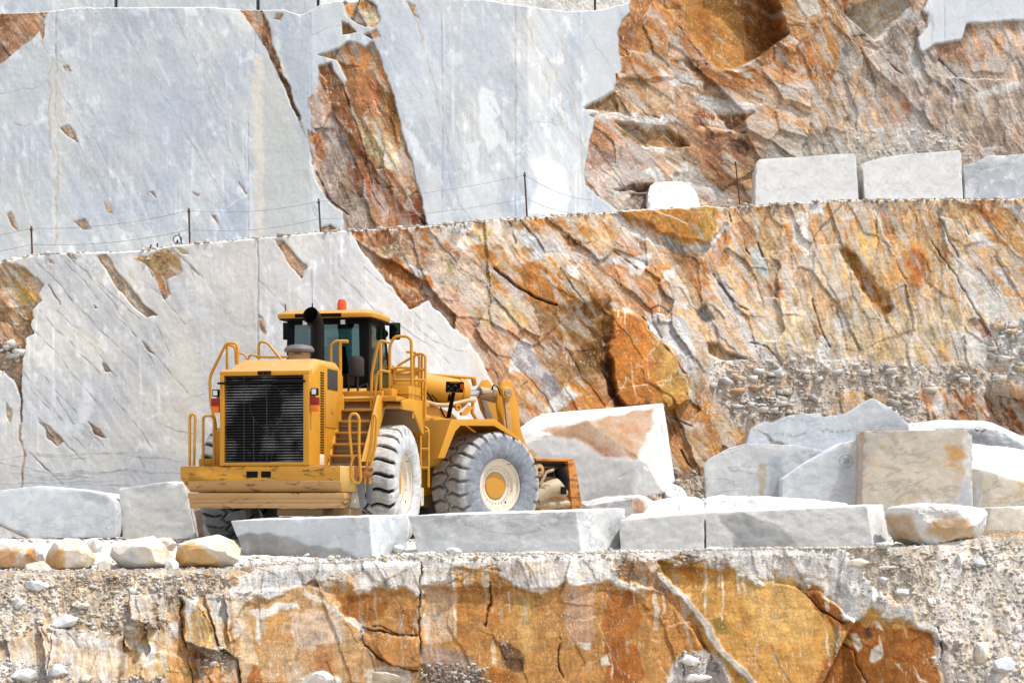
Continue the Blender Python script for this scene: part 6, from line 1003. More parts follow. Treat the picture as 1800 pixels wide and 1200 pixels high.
MB().prism(r, [(q[0] + .002, q[1] - .003) for q in cp], -1.243, -1.56, [(-4.14, 1.27), (-4.14, 1.0), (-4.06, .86), (-3.75, .84), (-3.75, 1.27)]).build('end_piece', paint('chalky_yellow', (216, 170, 80), 1., .25, (232, 214, 180), .8), cw, .012)
MB().prism(r, [(-4.626, 1.02), (-4.505, .845), (-4.49, .85), (-4.61, 1.03)], -1.24, 1.42).build('lower_lip', SCRAPE, cw, 0)
for a, b in ((433, 453), (459, 476)):
    u = P(r, a, 828, x=-4.624); v = P(r, b, 839, x=-4.624); ya, yb = [q.x * FRM[r][1][0] + q.y * FRM[r][1][1] for q in (u, v)]
    MB().box(r, -4.626, -4.58, ya, yb, v.z, u.z).build('slot', BLK, cw, .004)
lw = MB()
for k, (z0, z1, x0) in enumerate(((.728, .825, -4.60), (.652, .730, -4.588), (.57, .654, -4.60))): lw.box(r, x0, -3.85, -1.32 + .02 * k, 1.43 - .02 * k, z0, z1)
lw.build('lower_weight', SCRAPE, bev=.014)
MB().box(r, -4.45, -3.6, -.9, -.1, .44, .565).box(r, -4.4, -3.7, -1.35, -1.1, .40, .565).build('guard_plate', DUSTB)
# ---- engine hood
hd = MB(); sec = lambda x, zt, yl, yr: [L(r, x, .84, 1.28), L(r, x, .84, zt - .14), L(r, x, yl, zt), L(r, x, yr, zt), L(r, x, -.72, zt - .10), L(r, x, -.72, 1.28)]
rings = [sec(-4.50, 2.88, .74, -.66), sec(-4.02, 3.09, .64, -.64), sec(-2.95, 3.10, .64, -.64), sec(-2.7, 2.96, .64, -.64)]
vv = [[hd.bm.verts.new(q) for q in g] for g in rings]
for a, b in zip(vv, vv[1:]):
    for k in range(6): hd.bm.faces.new((a[k], a[(k + 1) % 6], b[(k + 1) % 6], b[k]))
hd.bm.faces.new(vv[0][::-1]); hd.bm.faces.new(vv[-1]); hood = hd.build('hood', YEL, bev=.03)
MB().box(r, -4.64, -4.49, .765, .845, 1.28, 2.80).box(r, -4.64, -4.49, -.725, -.62, 1.28, 2.80).prism(r, [(-4.64, 2.78), (-4.64, 2.855), (-4.49, 2.90), (-4.49, 2.78)], -.725, .845).box(r, -4.63, -4.49, -.62, .765, 1.28, 1.335).build('frame', YEL, hood, .014)
gp = MB().box(r, -4.525, -4.505, -.62, .765, 1.335, 2.78).build('grille', BLK, hood, 0)
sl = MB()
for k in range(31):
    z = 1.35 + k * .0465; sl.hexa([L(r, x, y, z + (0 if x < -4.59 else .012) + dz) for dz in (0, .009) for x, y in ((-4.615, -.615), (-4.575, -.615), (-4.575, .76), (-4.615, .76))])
km = N('slat_metal'); pm = km.add('ShaderNodeTexCoord').outputs['Object']; mpm = km.add('ShaderNodeMapping'); mpm.inputs['Location'].default_value = (.35, .2, -.42); km.link(pm, mpm.inputs[0]); nm_ = km.noise(1.7, 3, .5, mpm.outputs[0]); km.link(km.mix(km.ramp(nm_.outputs[0], [(.47, 0.), (.66, 1.)]).outputs[0], lin((30, 31, 33)), lin((172, 172, 170))), km.b.inputs['Base Color']); km.b.inputs['Roughness'].default_value = .5  # pale noise patches paint light on the middle slats into the colour
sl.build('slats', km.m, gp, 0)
MB().tube([L(r, -4.62, .42, 1.34), L(r, -4.62, .42, 2.78)], .006, 6).tube([L(r, -4.62, .02, 1.34), L(r, -4.62, .02, 2.78)], .006, 6).tube([L(r, -4.62, .25, 1.34), L(r, -4.62, .25, 2.1)], .006, 6).build('rods', GRY, gp, 0)
MB().tube([L(r, -4.565, .05 + math.cos(i / 24 * 6.2832) * .30 - .02, 2.28 + math.sin(i / 24 * 6.2832) * .36) for i in range(25)], .012, 6).tube([L(r, -4.56, -.05, 1.9), L(r, -4.56, -.1, 1.6), L(r, -4.56, -.03, 1.36)], .012, 6).build('hose', GRY, gp, 0)
MB().tube([L(r, -4.67, .87, 2.655), L(r, -4.67, .05, 2.66), L(r, -4.66, -.66, 2.675)], .018, 8).build('crossbar', BLK, hood, 0)
pb = MB().box(r, -4.655, -4.63, -.06, .17, 2.785, 2.855).build('badge_plate', BLK, hood, .004)
bd = MB()
for k in range(6): bd.box(r, -4.6565, -4.655, -.035 + k * .03, -.018 + k * .03, 2.80 + (k % 3) * .012, 2.825 + (k % 2) * .015)
bd.build('worn_marks', GRY, pb, 0)
MB().box(r, -4.645, -4.60, -.69, .80, 1.30, 1.33).build('bottom_bar', YDUST, hood, .004)
vs = MB()
for k in range(32): z = 1.50 + k * .0435; vs.box(r, -4.02, -3.82, -.728, -.71, z, z + .02)
vs.build('side_vent', plain('vent_black', (40, 28, 14), .7), hood, 0)
MB().box(r, -3.62, -3.05, -.728, -.70, 2.60, 2.95).build('side_screen', GRY, hood, .004)
MB().box(r, -3.75, -3.02, -.735, -.70, 1.95, 2.56).box(r, -3.45, -3.35, -.75, -.72, 2.2, 2.3).build('side_door', YDUST, hood, .008)
MB().box(r, -4.05, -3.8, -.722, -.70, 1.3, 1.48).build('splash_panel', CRM, hood, .004)
for sgn, yc in ((1, .93), (-1, -.80)):
    lb = MB().box(r, -4.62, -4.53, yc - .075, yc + .075, 2.28, 2.41).build('tail_light', RED, bev=.01)
    MB().box(r, -4.622, -4.53, yc - .065, yc + .065, 2.17, 2.279).build('turn_signal', AMB, lb, .008)
    wl = MB().box(r, -4.62, -4.52, yc - .055, yc + .055, 2.44, 2.56).build('work_light', BLK, bev=.012); MB().box(r, -4.626, -4.615, yc - .038, yc + .038, 2.457, 2.543).build('lens', LNS, wl, .004)
    MB().box(r, -4.56, -4.5, min(yc, yc - sgn * .12), max(yc, yc - sgn * .12), 2.25, 2.5).build('light_bracket', YEL, bev=.004)
# ---- things standing on the hood
ex = MB(); pts = [L(r, -2.0, -.02, 2.9), L(r, -2.0, -.02, 3.3), L(r, -2.0, -.02, 3.82), L(r, -2.03, -.0, 3.90), L(r, -2.10, .02, 3.97), L(r, -2.22, .045, 4.01)]
tube_bm(ex.bm, pts, [.128, .128, .126, .130, .138, .152], 24, cap=False); tube_bm(ex.bm, pts[::-1], [.144, .130, .121, .118, .121, .123], 24, cap=False); ex.build('exhaust_pipe', plain('sooty_steel', (34, 31, 29), .45, .2), bev=0, smooth=60)
MB().lathe(L(r, -2.9, .02, 3.04), (0, 0, 1), [(.0, 0), (.17, 0), (.17, .05), (.185, .06), (.185, .25), (.26, .26), (.265, .30), (.22, .36), (.10, .385), (0, .39)], 36).build('air_precleaner', plain('dusty_cap', (112, 108, 112), .6), bev=0)
MB().lathe(L(r, -2.9, .02, 3.12), (0, 0, 1), [(.190, 0), (.190, .16)], 36).build('intake_bowl', BEI, bev=0)
# ---- cab
XB, XF = -1.2, .52
yl, yr = .84, -.74
cab = MB().box(r, XB, .40, yr, yl, 2.35, 2.78).build('cab', BLK, bev=.02)
MB().hexa([L(r, *q) for q in ((XB, yl - .13, 2.78), (XB + .12, yl - .13, 2.78), (XB + .12, yl, 2.78), (XB, yl, 2.78), (XB + .02, yl - .15, 4.02), (XB + .14, yl - .15, 4.02), (XB + .14, yl - .02, 4.02), (XB + .02, yl - .02, 4.02))]).hexa([L(r, *q) for q in ((XB, yr, 2.78), (XB + .2, yr, 2.78), (XB + .2, yr + .16, 2.78), (XB, yr + .16, 2.78), (XB + .02, yr, 4.02), (XB + .2, yr, 4.02), (XB + .2, yr + .2, 4.02), (XB + .02, yr + .2, 4.02))]) \
    .hexa([L(r, *q) for q in ((.38, yr, 2.7), (.46, yr, 2.7), (.46, yr + .07, 2.7), (.38, yr + .07, 2.7), (-.24, yr, 4.02), (-.16, yr, 4.02), (-.16, yr + .07, 4.02), (-.24, yr + .07, 4.02))]).hexa([L(r, *q) for q in ((.38, yl - .07, 2.7), (.46, yl - .07, 2.7), (.46, yl, 2.7), (.38, yl, 2.7), (-.24, yl - .07, 4.02), (-.16, yl - .07, 4.02), (-.16, yl, 4.02), (-.24, yl, 4.02))]) \
    .box(r, -.45, -.37, yr - .005, yr + .06, 2.7, 4.0).box(r, XB + .02, -.2, yr + .0, yl - .02, 3.93, 4.03).box(r, XB, XB + .05, yr + .1, yl - .1, 2.78, 3.02).build('cab_frame', BLK, cab, .01)
MB().box(r, XB + .045, XB + .055, yr + .1, yl - .12, 2.9, 3.96).build('rear_window', GLS, cab, 0)
MB().hexa([L(r, *q) for q in ((-1.02, yr + .015, 2.72), (.40, yr + .015, 2.72), (.40, yr + .022, 2.72), (-1.02, yr + .022, 2.72), (-1.0, yr + .015, 3.98), (-.22, yr + .015, 3.98), (-.22, yr + .022, 3.98), (-1.0, yr + .022, 3.98))]).build('side_window', GLS, cab, 0)
MB().hexa([L(r, *q) for q in ((-1.02, yl - .022, 2.72), (.40, yl - .022, 2.72), (.40, yl - .015, 2.72), (-1.02, yl - .015, 2.72), (-1.0, yl - .022, 3.98), (-.22, yl - .022, 3.98), (-.22, yl - .015, 3.98), (-1.0, yl - .022 + .007, 3.98))]).build('side_window', GLS, cab, 0)
MB().hexa([L(r, *q) for q in ((.41, yr + .05, 2.72), (.42, yr + .05, 2.72), (.42, yl - .05, 2.72), (.41, yl - .05, 2.72), (-.21, yr + .05, 3.98), (-.20, yr + .05, 3.98), (-.20, yl - .05, 3.98), (-.21, yl - .05, 3.98))]).build('windscreen', GLS, cab, 0)
rf = MB(); out = [(-1.46, .80), (-1.40, .93), (-1.0, .97), (-.2, .95), (.06, .80), (.10, .4), (.10, -.4), (.06, -.70), (-.2, -.86), (-1.0, -.90), (-1.38, -.86), (-1.46, -.72)]
for z0, z1, k0, k1 in ((4.03, 4.11, 1., 1.), (4.11, 4.17, 1., .90)):
    a = [rf.bm.verts.new(L(r, -.68 + (x + .68) * k0, y * k0, z0)) for x, y in out]; b = [rf.bm.verts.new(L(r, -.68 + (x + .68) * k1, y * k1, z1)) for x, y in out]
    for i in range(12): rf.bm.faces.new((a[i], a[(i + 1) % 12], b[(i + 1) % 12], b[i]))
    rf.bm.faces.new(a if z0 < 4.1 else b)
roof = rf.build('roof', YEL, cab, .012)
MB().box(r, -1.468, -1.44, -.30, .58, 4.036, 4.106).build('roof_vent', BLK, roof, .006)
MB().box(r, -1.40, .05, -.84, .9, 4.005, 4.028).build('roof_lining', BLK, roof, .004)
bq = P(r, 601, 546, x=-.9); bc = MB().lathe(Vector((bq.x, bq.y, 4.16)), (0, 0, 1), [(0, 0), (.10, 0), (.10, .05), (.085, .06)], 24).build('beacon', BLK, roof, 0); MB().lathe(Vector((bq.x, bq.y, 4.215)), (0, 0, 1), [(.088, 0), (.085, .13), (.06, .19), (.0, .20)], 24).build('lens', ORG, bc, 0)
MB().tube([L(r, -1.35, .80, 4.0), L(r, -1.35, .80, 4.3)], .010, 6).build('antenna', BLK, roof, 0)
MB().tube([L(r, -1.3, .30, 4.15), L(r, -1.3, .30, 4.22)], .018, 8).tube([L(r, -1.3, .30, 4.2), L(r, -1.3, .30, 4.31)], .012, 8).tube([L(r, -1.3, .30, 4.3), L(r, -1.3, .31, 4.95)], .003, 5).build('antenna', BLK, roof, 0)
for px in (537, 603.5):
    v = P(r, px, 566, x=-1.38); y_ = v.x * FRM[r][1][0] + v.y * FRM[r][1][1]
    q = MB().box(r, -1.41, -1.34, y_ - .06, y_ + .06, 3.90, 4.0).build('work_light', BLK, cab, .01); MB().box(r, -1.416, -1.405, y_ - .042, y_ + .042, 3.905, 3.985).build('lens', LNS, q, .004)
seat = MB().box(r, -.75, -.2, -.25, .28, 2.75, 2.95).hexa([L(r, *q) for q in ((-.85, -.24, 2.9), (-.68, -.24, 2.9), (-.68, .27, 2.9), (-.85, .27, 2.9), (-.98, -.2, 3.55), (-.84, -.2, 3.55), (-.84, .23, 3.55), (-.98, .23, 3.55))]).box(r, -.98, -.86, -.1, .13, 3.57, 3.72).build('seat', BLK, cab, .03)
MB().tube([L(r, .1, .02, 2.8), L(r, -.02, .02, 3.12)], .03, 8).tube([L(r, -.02 + .06 * math.sin(t), .02 + .19 * math.cos(t), 3.15 + .1 * math.sin(t)) for t in [i / 16 * 6.2832 for i in range(17)]], .014, 6).build('steering_wheel', BLK, cab, 0)
for px, py, w_, h_ in ((694, 582, .105, .32),):
    c = P(r, px, py, x=.15); mr = MB(); F, l = FRM[r]; y_ = c.x * l[0] + c.y * l[1]; mr.box(r, .10, .20, y_ - w_, y_ + w_, c.z - h_ / 2, c.z + h_ / 2); m_ = mr.build('mirror', BLK, cab, .03)
    MB().box(r, .092, .099, y_ - w_ + .02, y_ + w_ - .02, c.z - h_ / 2 + .02, c.z + h_ / 2 - .02).build('mirror_glass', MIR, m_, .002)
    MB().rail([L(r, -.1, yr - .02, 4.0), L(r, .12, yr - .1, 4.02), L(r, .15, y_, 4.02), L(r, .15, y_, c.z + .1)], .016).build('mirror_arm', BLK, m_, 0)
    MB().rail([L(r, .2, yr, c.z - .3), L(r, .16, y_ + .1, c.z - .22), L(r, .15, y_, c.z - .1)], .014).build('mirror_arm', BLK, m_, 0)
    MB().lathe(P(r, 675, 587, x=.1), L(r, -1, 0, .2), [(0, -.07), (.06, -.06), (.085, 0), (.07, .04), (0, .05)], 16).cyl(P(r, 675, 580, x=.1), P(r, 674, 572, x=.1), .03).build('lamp', BLK, cab, 0)
    MB().cyl(P(r, 675, 611, x=.1), P(r, 668, 611, x=.1), .05).build('arm_mount', BLK, cab, 0)
c = P(r, 504, 582, x=-.2); y_ = c.x * FRM[r][1][0] + c.y * FRM[r][1][1]; MB().box(r, -.25, -.15, y_ - .07, y_ + .06, c.z - .16, c.z + .16).tube([L(r, -.2, y_, c.z + .15), L(r, -.2, yl - .1, 4.0)], .015, 6).build('mirror', BLK, cab, .025)
c = P(r, 627, 645, x=-1.75); tb = MB(); F, l = FRM[r]; y_ = c.x * l[0] + c.y * l[1]
tb.lathe(L(r, -1.75, y_, c.z - .16), (0, 0, 1), [(0, 0), (.13, 0), (.135, .02), (.135, .30), (.12, .325), (.10, .33), (.10, .35), (0, .35)], 24); tb.box(r, -1.8, -1.7, y_ + .06, y_ + .16, c.z - .32, c.z - .1).build('filter_canister', plain('canister_grey', (66, 60, 58), .7), bev=.006)
MB().tube([L(r, -1.75, y_ - .02, c.z - .16), L(r, -1.75, y_ - .02, c.z - .5)], .02, 8).tube([L(r, -1.72, y_ + .1, c.z - .16), L(r, -1.72, y_ + .2, c.z - .55)], .02, 8).tube([L(r, -1.75, y_ - .06, c.z - .35), L(r, -1.78, y_ - .2, c.z - .3), L(r, -1.75, y_ - .24, c.z - .5)], .012, 6).build('canister_bracket', GRY, bev=0)
q = MB().box(r, -2.05, -1.98, -.42, -.30, 2.98, 3.12).build('work_light', BLK, bev=.01); MB().box(r, -2.056, -2.045, -.405, -.315, 3.0, 3.105).build('lens', LNS, q, .004)
MB().prism(r, [(-2.3, 2.45), (-1.3, 2.45), (-1.3, 2.75), (-1.9, 2.6), (-2.3, 2.55)], -.74, .84).build('engine_deck', YEL)
# ---- right hand stairs, platform, fender
st = MB()
for k in range(6):
    t = k / 5; x0 = -3.62 + t * 1.0; z = 1.48 + t * 1.02; dy = .10 * t
    st.box(r, x0, x0 + .20, -1.34 - .0 + dy * .3, -.76 + dy * .6, z - .035, z)
st.build('treads', YDUST, bev=.006)
MB().hexa([L(r, *q) for q in ((-3.66, -.76, 1.30), (-3.5, -.76, 1.30), (-3.5, -.73, 1.30), (-3.66, -.73, 1.30), (-2.62, -.70, 2.54), (-2.4, -.70, 2.54), (-2.4, -.67, 2.54), (-2.62, -.67, 2.54))]).hexa([L(r, *q) for q in ((-3.78, -1.40, 1.36), (-3.30, -1.40, 1.36), (-3.30, -1.36, 1.36), (-3.78, -1.36, 1.36), (-2.80, -1.40, 2.54), (-2.20, -1.40, 2.54), (-2.20, -1.36, 2.54), (-2.80, -1.36, 2.54))]).build('stringer', YEL, bev=.006)
MB().hexa([L(r, *q) for q in ((-3.48, -1.36, 1.25), (-3.44, -1.36, 1.25), (-3.44, -.73, 1.25), (-3.48, -.73, 1.25), (-2.42, -1.36, 2.44), (-2.38, -1.36, 2.44), (-2.38, -.68, 2.44), (-2.42, -.68, 2.44))]).build('stair_back', DUSTB, bev=0)
MB().box(r, -2.62, -.35, -1.66, -.70, 2.44, 2.53).box(r, -2.62, -2.5, -1.40, -.70, 2.53, 2.62).build('platform', YEL, bev=.01)
MB().box(r, -1.95, -1.1, -1.70, -1.40, 2.531, 2.75).box(r, -2.0, -1.05, -1.72, -1.38, 2.60, 2.612).box(r, -2.35, -1.96, -1.5, -1.3, 2.531, 2.68).build('step_box', YEL, bev=.012)
MB().strip(r, [(-2.62, 2.30), (-2.2, 2.32), (-1.7, 2.28), (-1.15, 1.95)], -1.72, -.75, -.03).build('fender', DUSTB, bev=.004)
pa = [PL(r, *q, -1.73) for q in ((671, 712), (703, 712), (722, 743), (730, 743), (716, 686), (690, 686), (672, 700))]
MB().prism(r, [(-2.5, 2.44), (-2.5, 2.30), (-1.75, 2.30), (-1.15, 1.92), (-1.05, 1.92), (-1.05, 2.52), (-2.0, 2.52)], -1.735, -1.70).build('fender_skirt', YEL, bev=.006)
MB().strip(r, [(-2.9, 2.2), (-2.2, 2.28), (-1.5, 2.22), (-1.05, 1.95)], .9, 1.12, -.03).box(r, -2.2, -.4, .86, 1.3, 2.44, 2.52).build('left_fender', YEL, bev=.004)
MB().box(r, -3.9, -3.6, .86, 1.5, 1.3, 1.42).box(r, -3.95, -3.88, .86, 1.2, 1.27, 1.9).build('left_step', YEL)
# hand rails, each bent from one tube
def rails(name, fr_, lines, mat=None, rad=.024):
    m = MB()
    for ln in lines: m.rail(ln, rad)
    return m.build(name, mat or YEL, bev=0, smooth=60)
def px_line(fr_, pts, **kw): return [P(fr_, a, b, **kw) for a, b in pts]
rails('handrail', r, [px_line(r, [(599, 735), (598, 700), (598, 599), (612, 600)], x=-2.75)], rad=.03); rails('handrail', r, [px_line(r, [(582, 690), (582, 606), (590, 599), (604, 599)], x=-2.65)])
rails('handrail', r, [px_line(r, [(652, 735), (653, 658), (667, 597), (686, 603)], x=-2.6)]); rails('handrail', r, [px_line(r, [(653, 745), (664, 650), (686, 654)], x=-2.75)]); rails('handrail', r, [px_line(r, [(669, 694), (669, 598)], x=-2.2)], rad=.028)
rails('handrail', r, [px_line(r, [(685, 700), (685, 606), (694, 591), (716, 591), (723, 598), (725, 735)], x=-1.7)], rad=.028)
rails('handrail', r, [px_line(r, [(686, 648), (702, 645), (723, 648)], x=-1.7), px_line(r, [(694, 680), (692, 655), (700, 642), (724, 628)], x=-1.5), px_line(r, [(694, 668), (747, 668)], x=-1.5)])
rails('access_ladder', r, [px_line(r, [(728, 713), (727, 622), (748, 621), (747, 735)], x=-1.1), px_line(r, [(737, 740), (737, 620), (714, 618)], x=-1.1), px_line(r, [(727, 647), (748, 650)], x=-1.1), px_line(r, [(727, 713), (737, 713)], x=-1.1), px_line(r, [(742, 740), (742, 622)], x=-1.0)])
MB().hexa([P(r, a, b, x=x_) for x_ in (-1.1, -1.05) for a, b in ((721, 760), (738, 760), (738, 700), (721, 705))]).hexa([P(r, a, b, x=x_) for x_ in (-1.0, -.95) for a, b in ((737, 765), (747, 765), (747, 735), (737, 735))]).build('ladder_plate', YEL, bev=.004)
rails('lower_ladder', r, [px_line(r, [(739, 850), (739, 756), (733, 750), (728, 752)], x=-.75), px_line(r, [(753, 856), (753, 756), (748, 750), (742, 752)], x=-.7)] + [px_line(r, [(739, y_), (753, y_)], x=-.72) for y_ in (759, 789, 822)])
MB().box(r, -.8, -.6, -1.62, -1.42, .62, .95).box(r, -1.2, -.4, -1.5, -.5, .98, 1.2).build('side_tank', CRM, bev=.02); MB().hexa([P(r, a, b, x=x_) for x_ in (-.7, -.65) for a, b in ((729, 850), (738, 850), (738, 748), (729, 748))]).build('ladder_rail_plate', YDUST, bev=.004)
rails('handrail', r, [px_line(r, [(333.5, 818), (333.5, 733), (336, 727.5), (342, 727.5), (343.5, 734), (341, 818)], x=-4.35)]); rails('handrail', r, [px_line(r, [(357, 818), (357, 735), (360, 730.5), (372, 730.5), (376, 737), (376.5, 818)], x=-4.3)])
rails('handrail', r, [px_line(r, [(379, 760), (379, 745), (370, 706), (368.5, 662), (398, 602), (415, 603.5), (417.5, 612), (417.5, 640)], x=-3.9)], rad=.026); rails('handrail', r, [px_line(r, [(399, 650), (399, 602)], x=-3.85), px_line(r, [(400, 606), (412, 608), (414, 616), (415, 640)], x=-3.6)])
rails('handrail', r, [px_line(r, [(418, 620), (431, 622.5), (434, 635)], x=-2.6), px_line(r, [(436, 635), (438, 623), (454, 626)], x=-2.6)], rad=.018); rails('handrail', r, [px_line(r, [(455, 640), (455, 605), (458, 600), (470, 602), (496, 634)], x=-2.4)]); rails('handrail', r, [px_line(r, [(450, 627), (506, 627)], x=-1.6)])
rails('handrail', r, [px_line(r, [(619, 806), (614.5, 760), (614.5, 733), (618, 727), (627, 727), (631.5, 735), (631, 790), (634.5, 842), (631, 849), (622, 847), (617, 838), (617, 815), (622, 800)], x=-4.42)]); rails('handrail', r, [px_line(r, [(641, 850), (645, 815), (652, 780), (655, 733), (659, 727.5), (662.5, 735), (660, 785), (652, 815), (650, 850)], x=-4.32)])
MB().hexa([P(r, a, b, x=x_) for x_ in (-4.36, -4.24) for a, b in ((621, 838), (655, 838), (655, 820), (621, 820))]).build('bumper_step', YRUST, bev=.008)
MB().hexa([P(r, a, b, x=x_) for x_ in (-4.30, -4.28) for a, b in ((633, 892), (641, 890), (642, 838), (625, 840))]).hexa([P(r, a, b, x=x_) for x_ in (-4.2, -4.18) for a, b in ((644, 884), (655, 884), (655, 838), (643, 838))]).build('mud_flap', RUB, bev=.006)
MB().hexa([P(r, a, b, x=x_) for x_ in (-4.2, -3.9) for a, b in ((603, 892), (632, 892), (628, 864), (603, 866))]).cyl(P(r, 621.5, 881, x=-4.22), P(r, 621.5, 881, x=-4.15), .04).build('tow_bracket', CRM, bev=.01)

# ---- wheels
def tyre_mesh(name, side_c, tread_c, groove_c, gd=1.):
    NT, lug = 576, 24; prof = [(.50, .36), (.53, .43), (.62, .475), (.74, .485), (.84, .475), (.91, .46), (.955, .45), (.985, .435), (1.012, .405)] + [(1.03, .385 - i * .035) for i in range(23)] + [(1.012, -.405), (.985, -.435), (.955, -.45), (.91, -.46), (.84, -.475), (.74, -.485), (.62, -.475), (.53, -.43), (.50, -.36)]
    R0 = np.array([q[0] for q in prof], np.float32)[None]; W0_ = np.array([q[1] for q in prof], np.float32)[None]; th = np.linspace(0, 2 * np.pi, NT, endpoint=False).astype(np.float32)[:, None]
    W_ = W0_ + 0 * th; s_ = np.where(W_ >= 0, 1., -1.); a_ = np.abs(W_)
    wav = .20 * np.sin(np.clip(a_ / .45, 0, 1) * 4.9) + .34 * (a_ / .45)
    ph = (th * lug / (2 * np.pi) + wav + np.where(s_ > 0, 0, .5)) % 1.0
    lat = (1 - sst(.055 + .045 * (a_ / .45), .105 + .05 * (a_ / .45), np.abs(ph - .5))) * sst(.03, .06, a_) * (R0 > .86)
    zig = np.abs(((th * lug / (2 * np.pi)) % 1.0) - .5) * 4 - 1; cen = 1 - sst(.016, .03, np.abs(W_ - .065 * zig))
    g = np.maximum(lat, cen * (R0 > 1.02)); dep_ = np.where(R0 > .97, .065, .03 * sst(.84, .95, R0)); 
    rad = R0 - g * dep_ * gd + .004 * fbm(th * 14 + W_ * 0, W_ * 14, 5, 3)
    W_ = W_ - s_ * g * np.where((R0 > .86) & (R0 < 1.0), .02, 0)
    n = len(prof); V = np.stack([W_, np.cos(th) * rad, np.sin(th) * rad], -1)
    sd_ = sst(.96, .90, R0) + 0 * th; C = np.array(tread_c, np.float32)[None, None] * (1 - sd_[..., None]) + np.array(side_c, np.float32)[None, None] * sd_[..., None]
    C = C * (1 + .16 * fbm(th * 9 + 0 * W_, W_ * 9 + R0 * 9, 6, 5))[..., None]
    C = C + (np.array((214, 212, 210), np.float32) - C) * (sst(.15, .6, fbm(th * 5 + 0 * W_, R0 * 9 + W_ * 5, 7, 4)) * .45 * (sd_))[..., None]
    e_ = sst(.3, .8, g) * (R0 > .88); C = C * (1 - e_[..., None]) + np.array(groove_c, np.float32) * e_[..., None]  # grooves: dark rubber, with the groove shade painted in too
    e2 = sst(.53, .505, R0) + 0 * th; C = C * (1 - e2[..., None]) + 36 * e2[..., None]
    idx = np.arange(NT * n).reshape(NT, n); nx = np.roll(idx, -1, 0); q = np.stack([idx[:, :-1], nx[:, :-1], nx[:, 1:], idx[:, 1:]], -1).reshape(-1, 4)
    me = bpy.data.meshes.new(name); me.vertices.add(NT * n); me.vertices.foreach_set('co', V.astype(np.float32).ravel()); me.loops.add(q.size); me.loops.foreach_set('vertex_index', q.astype(np.int32).ravel()); me.polygons.add(len(q)); me.polygons.foreach_set('loop_start', np.arange(0, q.size, 4, dtype=np.int32)); me.update(calc_edges=True)
    at_ = me.attributes.new('Col', 'FLOAT_COLOR', 'POINT'); rg = np.ones((NT * n, 4), np.float32); rg[:, :3] = lin(np.clip(C, 5, 250)).reshape(-1, 3); at_.data.foreach_set('color', rg.ravel()); me.materials.append(ROCK); me.shade_smooth(); return me
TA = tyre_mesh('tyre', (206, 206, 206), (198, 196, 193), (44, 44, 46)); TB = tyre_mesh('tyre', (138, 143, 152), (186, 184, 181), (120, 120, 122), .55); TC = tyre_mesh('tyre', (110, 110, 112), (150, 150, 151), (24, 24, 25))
rimb = MB().lathe((0, 0, 0), (1, 0, 0), [(.505, -.34), (.505, .33), (.525, .385), (.515, .402), (.49, .398), (.475, .36), (.40, .345), (.385, .33), (.375, .30), (.30, .285), (.27, .275), (.262, .25), (0, .24)], 56)
for i in range(26):
    a = i / 26 * 6.2832; c_ = Vector((.288, math.cos(a) * .325, math.sin(a) * .325)); rimb.cyl(c_, c_ + Vector((.022, 0, 0)), .013, 6)
rimb = rimb.build('rim', CRM, bev=0, smooth=30); rim_me = rimb.data; bpy.data.objects.remove(rimb)
hb = MB().lathe((0, 0, 0), (1, 0, 0), [(.258, .24), (.258, .262), (.24, .285), (.12, .292), (0, .292)], 40)
hub = hb.build('hub', YDUST, bev=0, smooth=30); hub_me = hub.data; bpy.data.objects.remove(hub)
vb = MB().cyl(Vector((.37, .0, 0)), Vector((.376, 0, 0)), .022, 10).build('valve', BLK, bev=0); valve_me = vb.data; bpy.data.objects.remove(vb)
def wheel(fr_, x, y, tm, spin):
    w_ = bpy.data.objects.new('wheel', None); COL.objects.link(w_); w_.parent = root; w_.location = L(fr_, x, y, 1.0)
    F, l = FRM[fr_]; s_ = 1 if y > 0 else -1; ax = Vector((l[0] * s_, l[1] * s_, 0)); m = Matrix((ax, Vector((0, 0, 1)).cross(ax), Vector((0, 0, 1)))).transposed(); w_.rotation_euler = m.to_euler()
    for nm, me in (('tyre', tm), ('rim', rim_me), ('hub', hub_me)):
        o = bpy.data.objects.new(nm, me); COL.objects.link(o); o.parent = w_; o.rotation_euler = (spin, 0, 0)
    o = bpy.data.objects.new('valve_hole', valve_me); COL.objects.link(o); o.parent = w_; o.location = (0, .17 * s_ * -1, -.31)
wheel(r, -2.28, -1.31, TA, .05); wheel(r, -2.28, 1.31, TC, .13); wheel(fr, 2.28, -1.31, TB, .09); wheel(fr, 2.28, 1.31, TC, .2)
# ---- front frame, lift arms, tilt linkage
MB().box(fr, .25, 3.0, -.45, .45, .6, 1.5).cyl(L(fr, 2.28, -1.2, 1.0), L(fr, 2.28, 1.2, 1.0), .2).lathe(L(fr, 2.28, 0, 1.0), L(fr, 1, 0, 0), [(0, -.42), (.3, -.4), (.40, -.15), (.40, .15), (.2, .4), (0, .42)], 20).build('front_frame', DUSTB)
MB().prism(fr, [(.15, .7), (.2, 2.3), (.7, 2.62), (1.1, 2.66), (2.0, 2.42), (2.55, 2.05), (2.7, 1.2), (2.2, .9)], -.62, -.50).prism(fr, [(.15, .7), (.2, 2.3), (.7, 2.62), (1.1, 2.66), (2.0, 2.42), (2.55, 2.05), (2.7, 1.2), (2.2, .9)], .50, .62).box(fr, .2, .32, -.5, .5, .8, 2.2).build('loader_tower', YEL)
fp = [(.70, 1.50), (1.02, 2.22), (2.1, 2.26), (2.75, 1.92)]
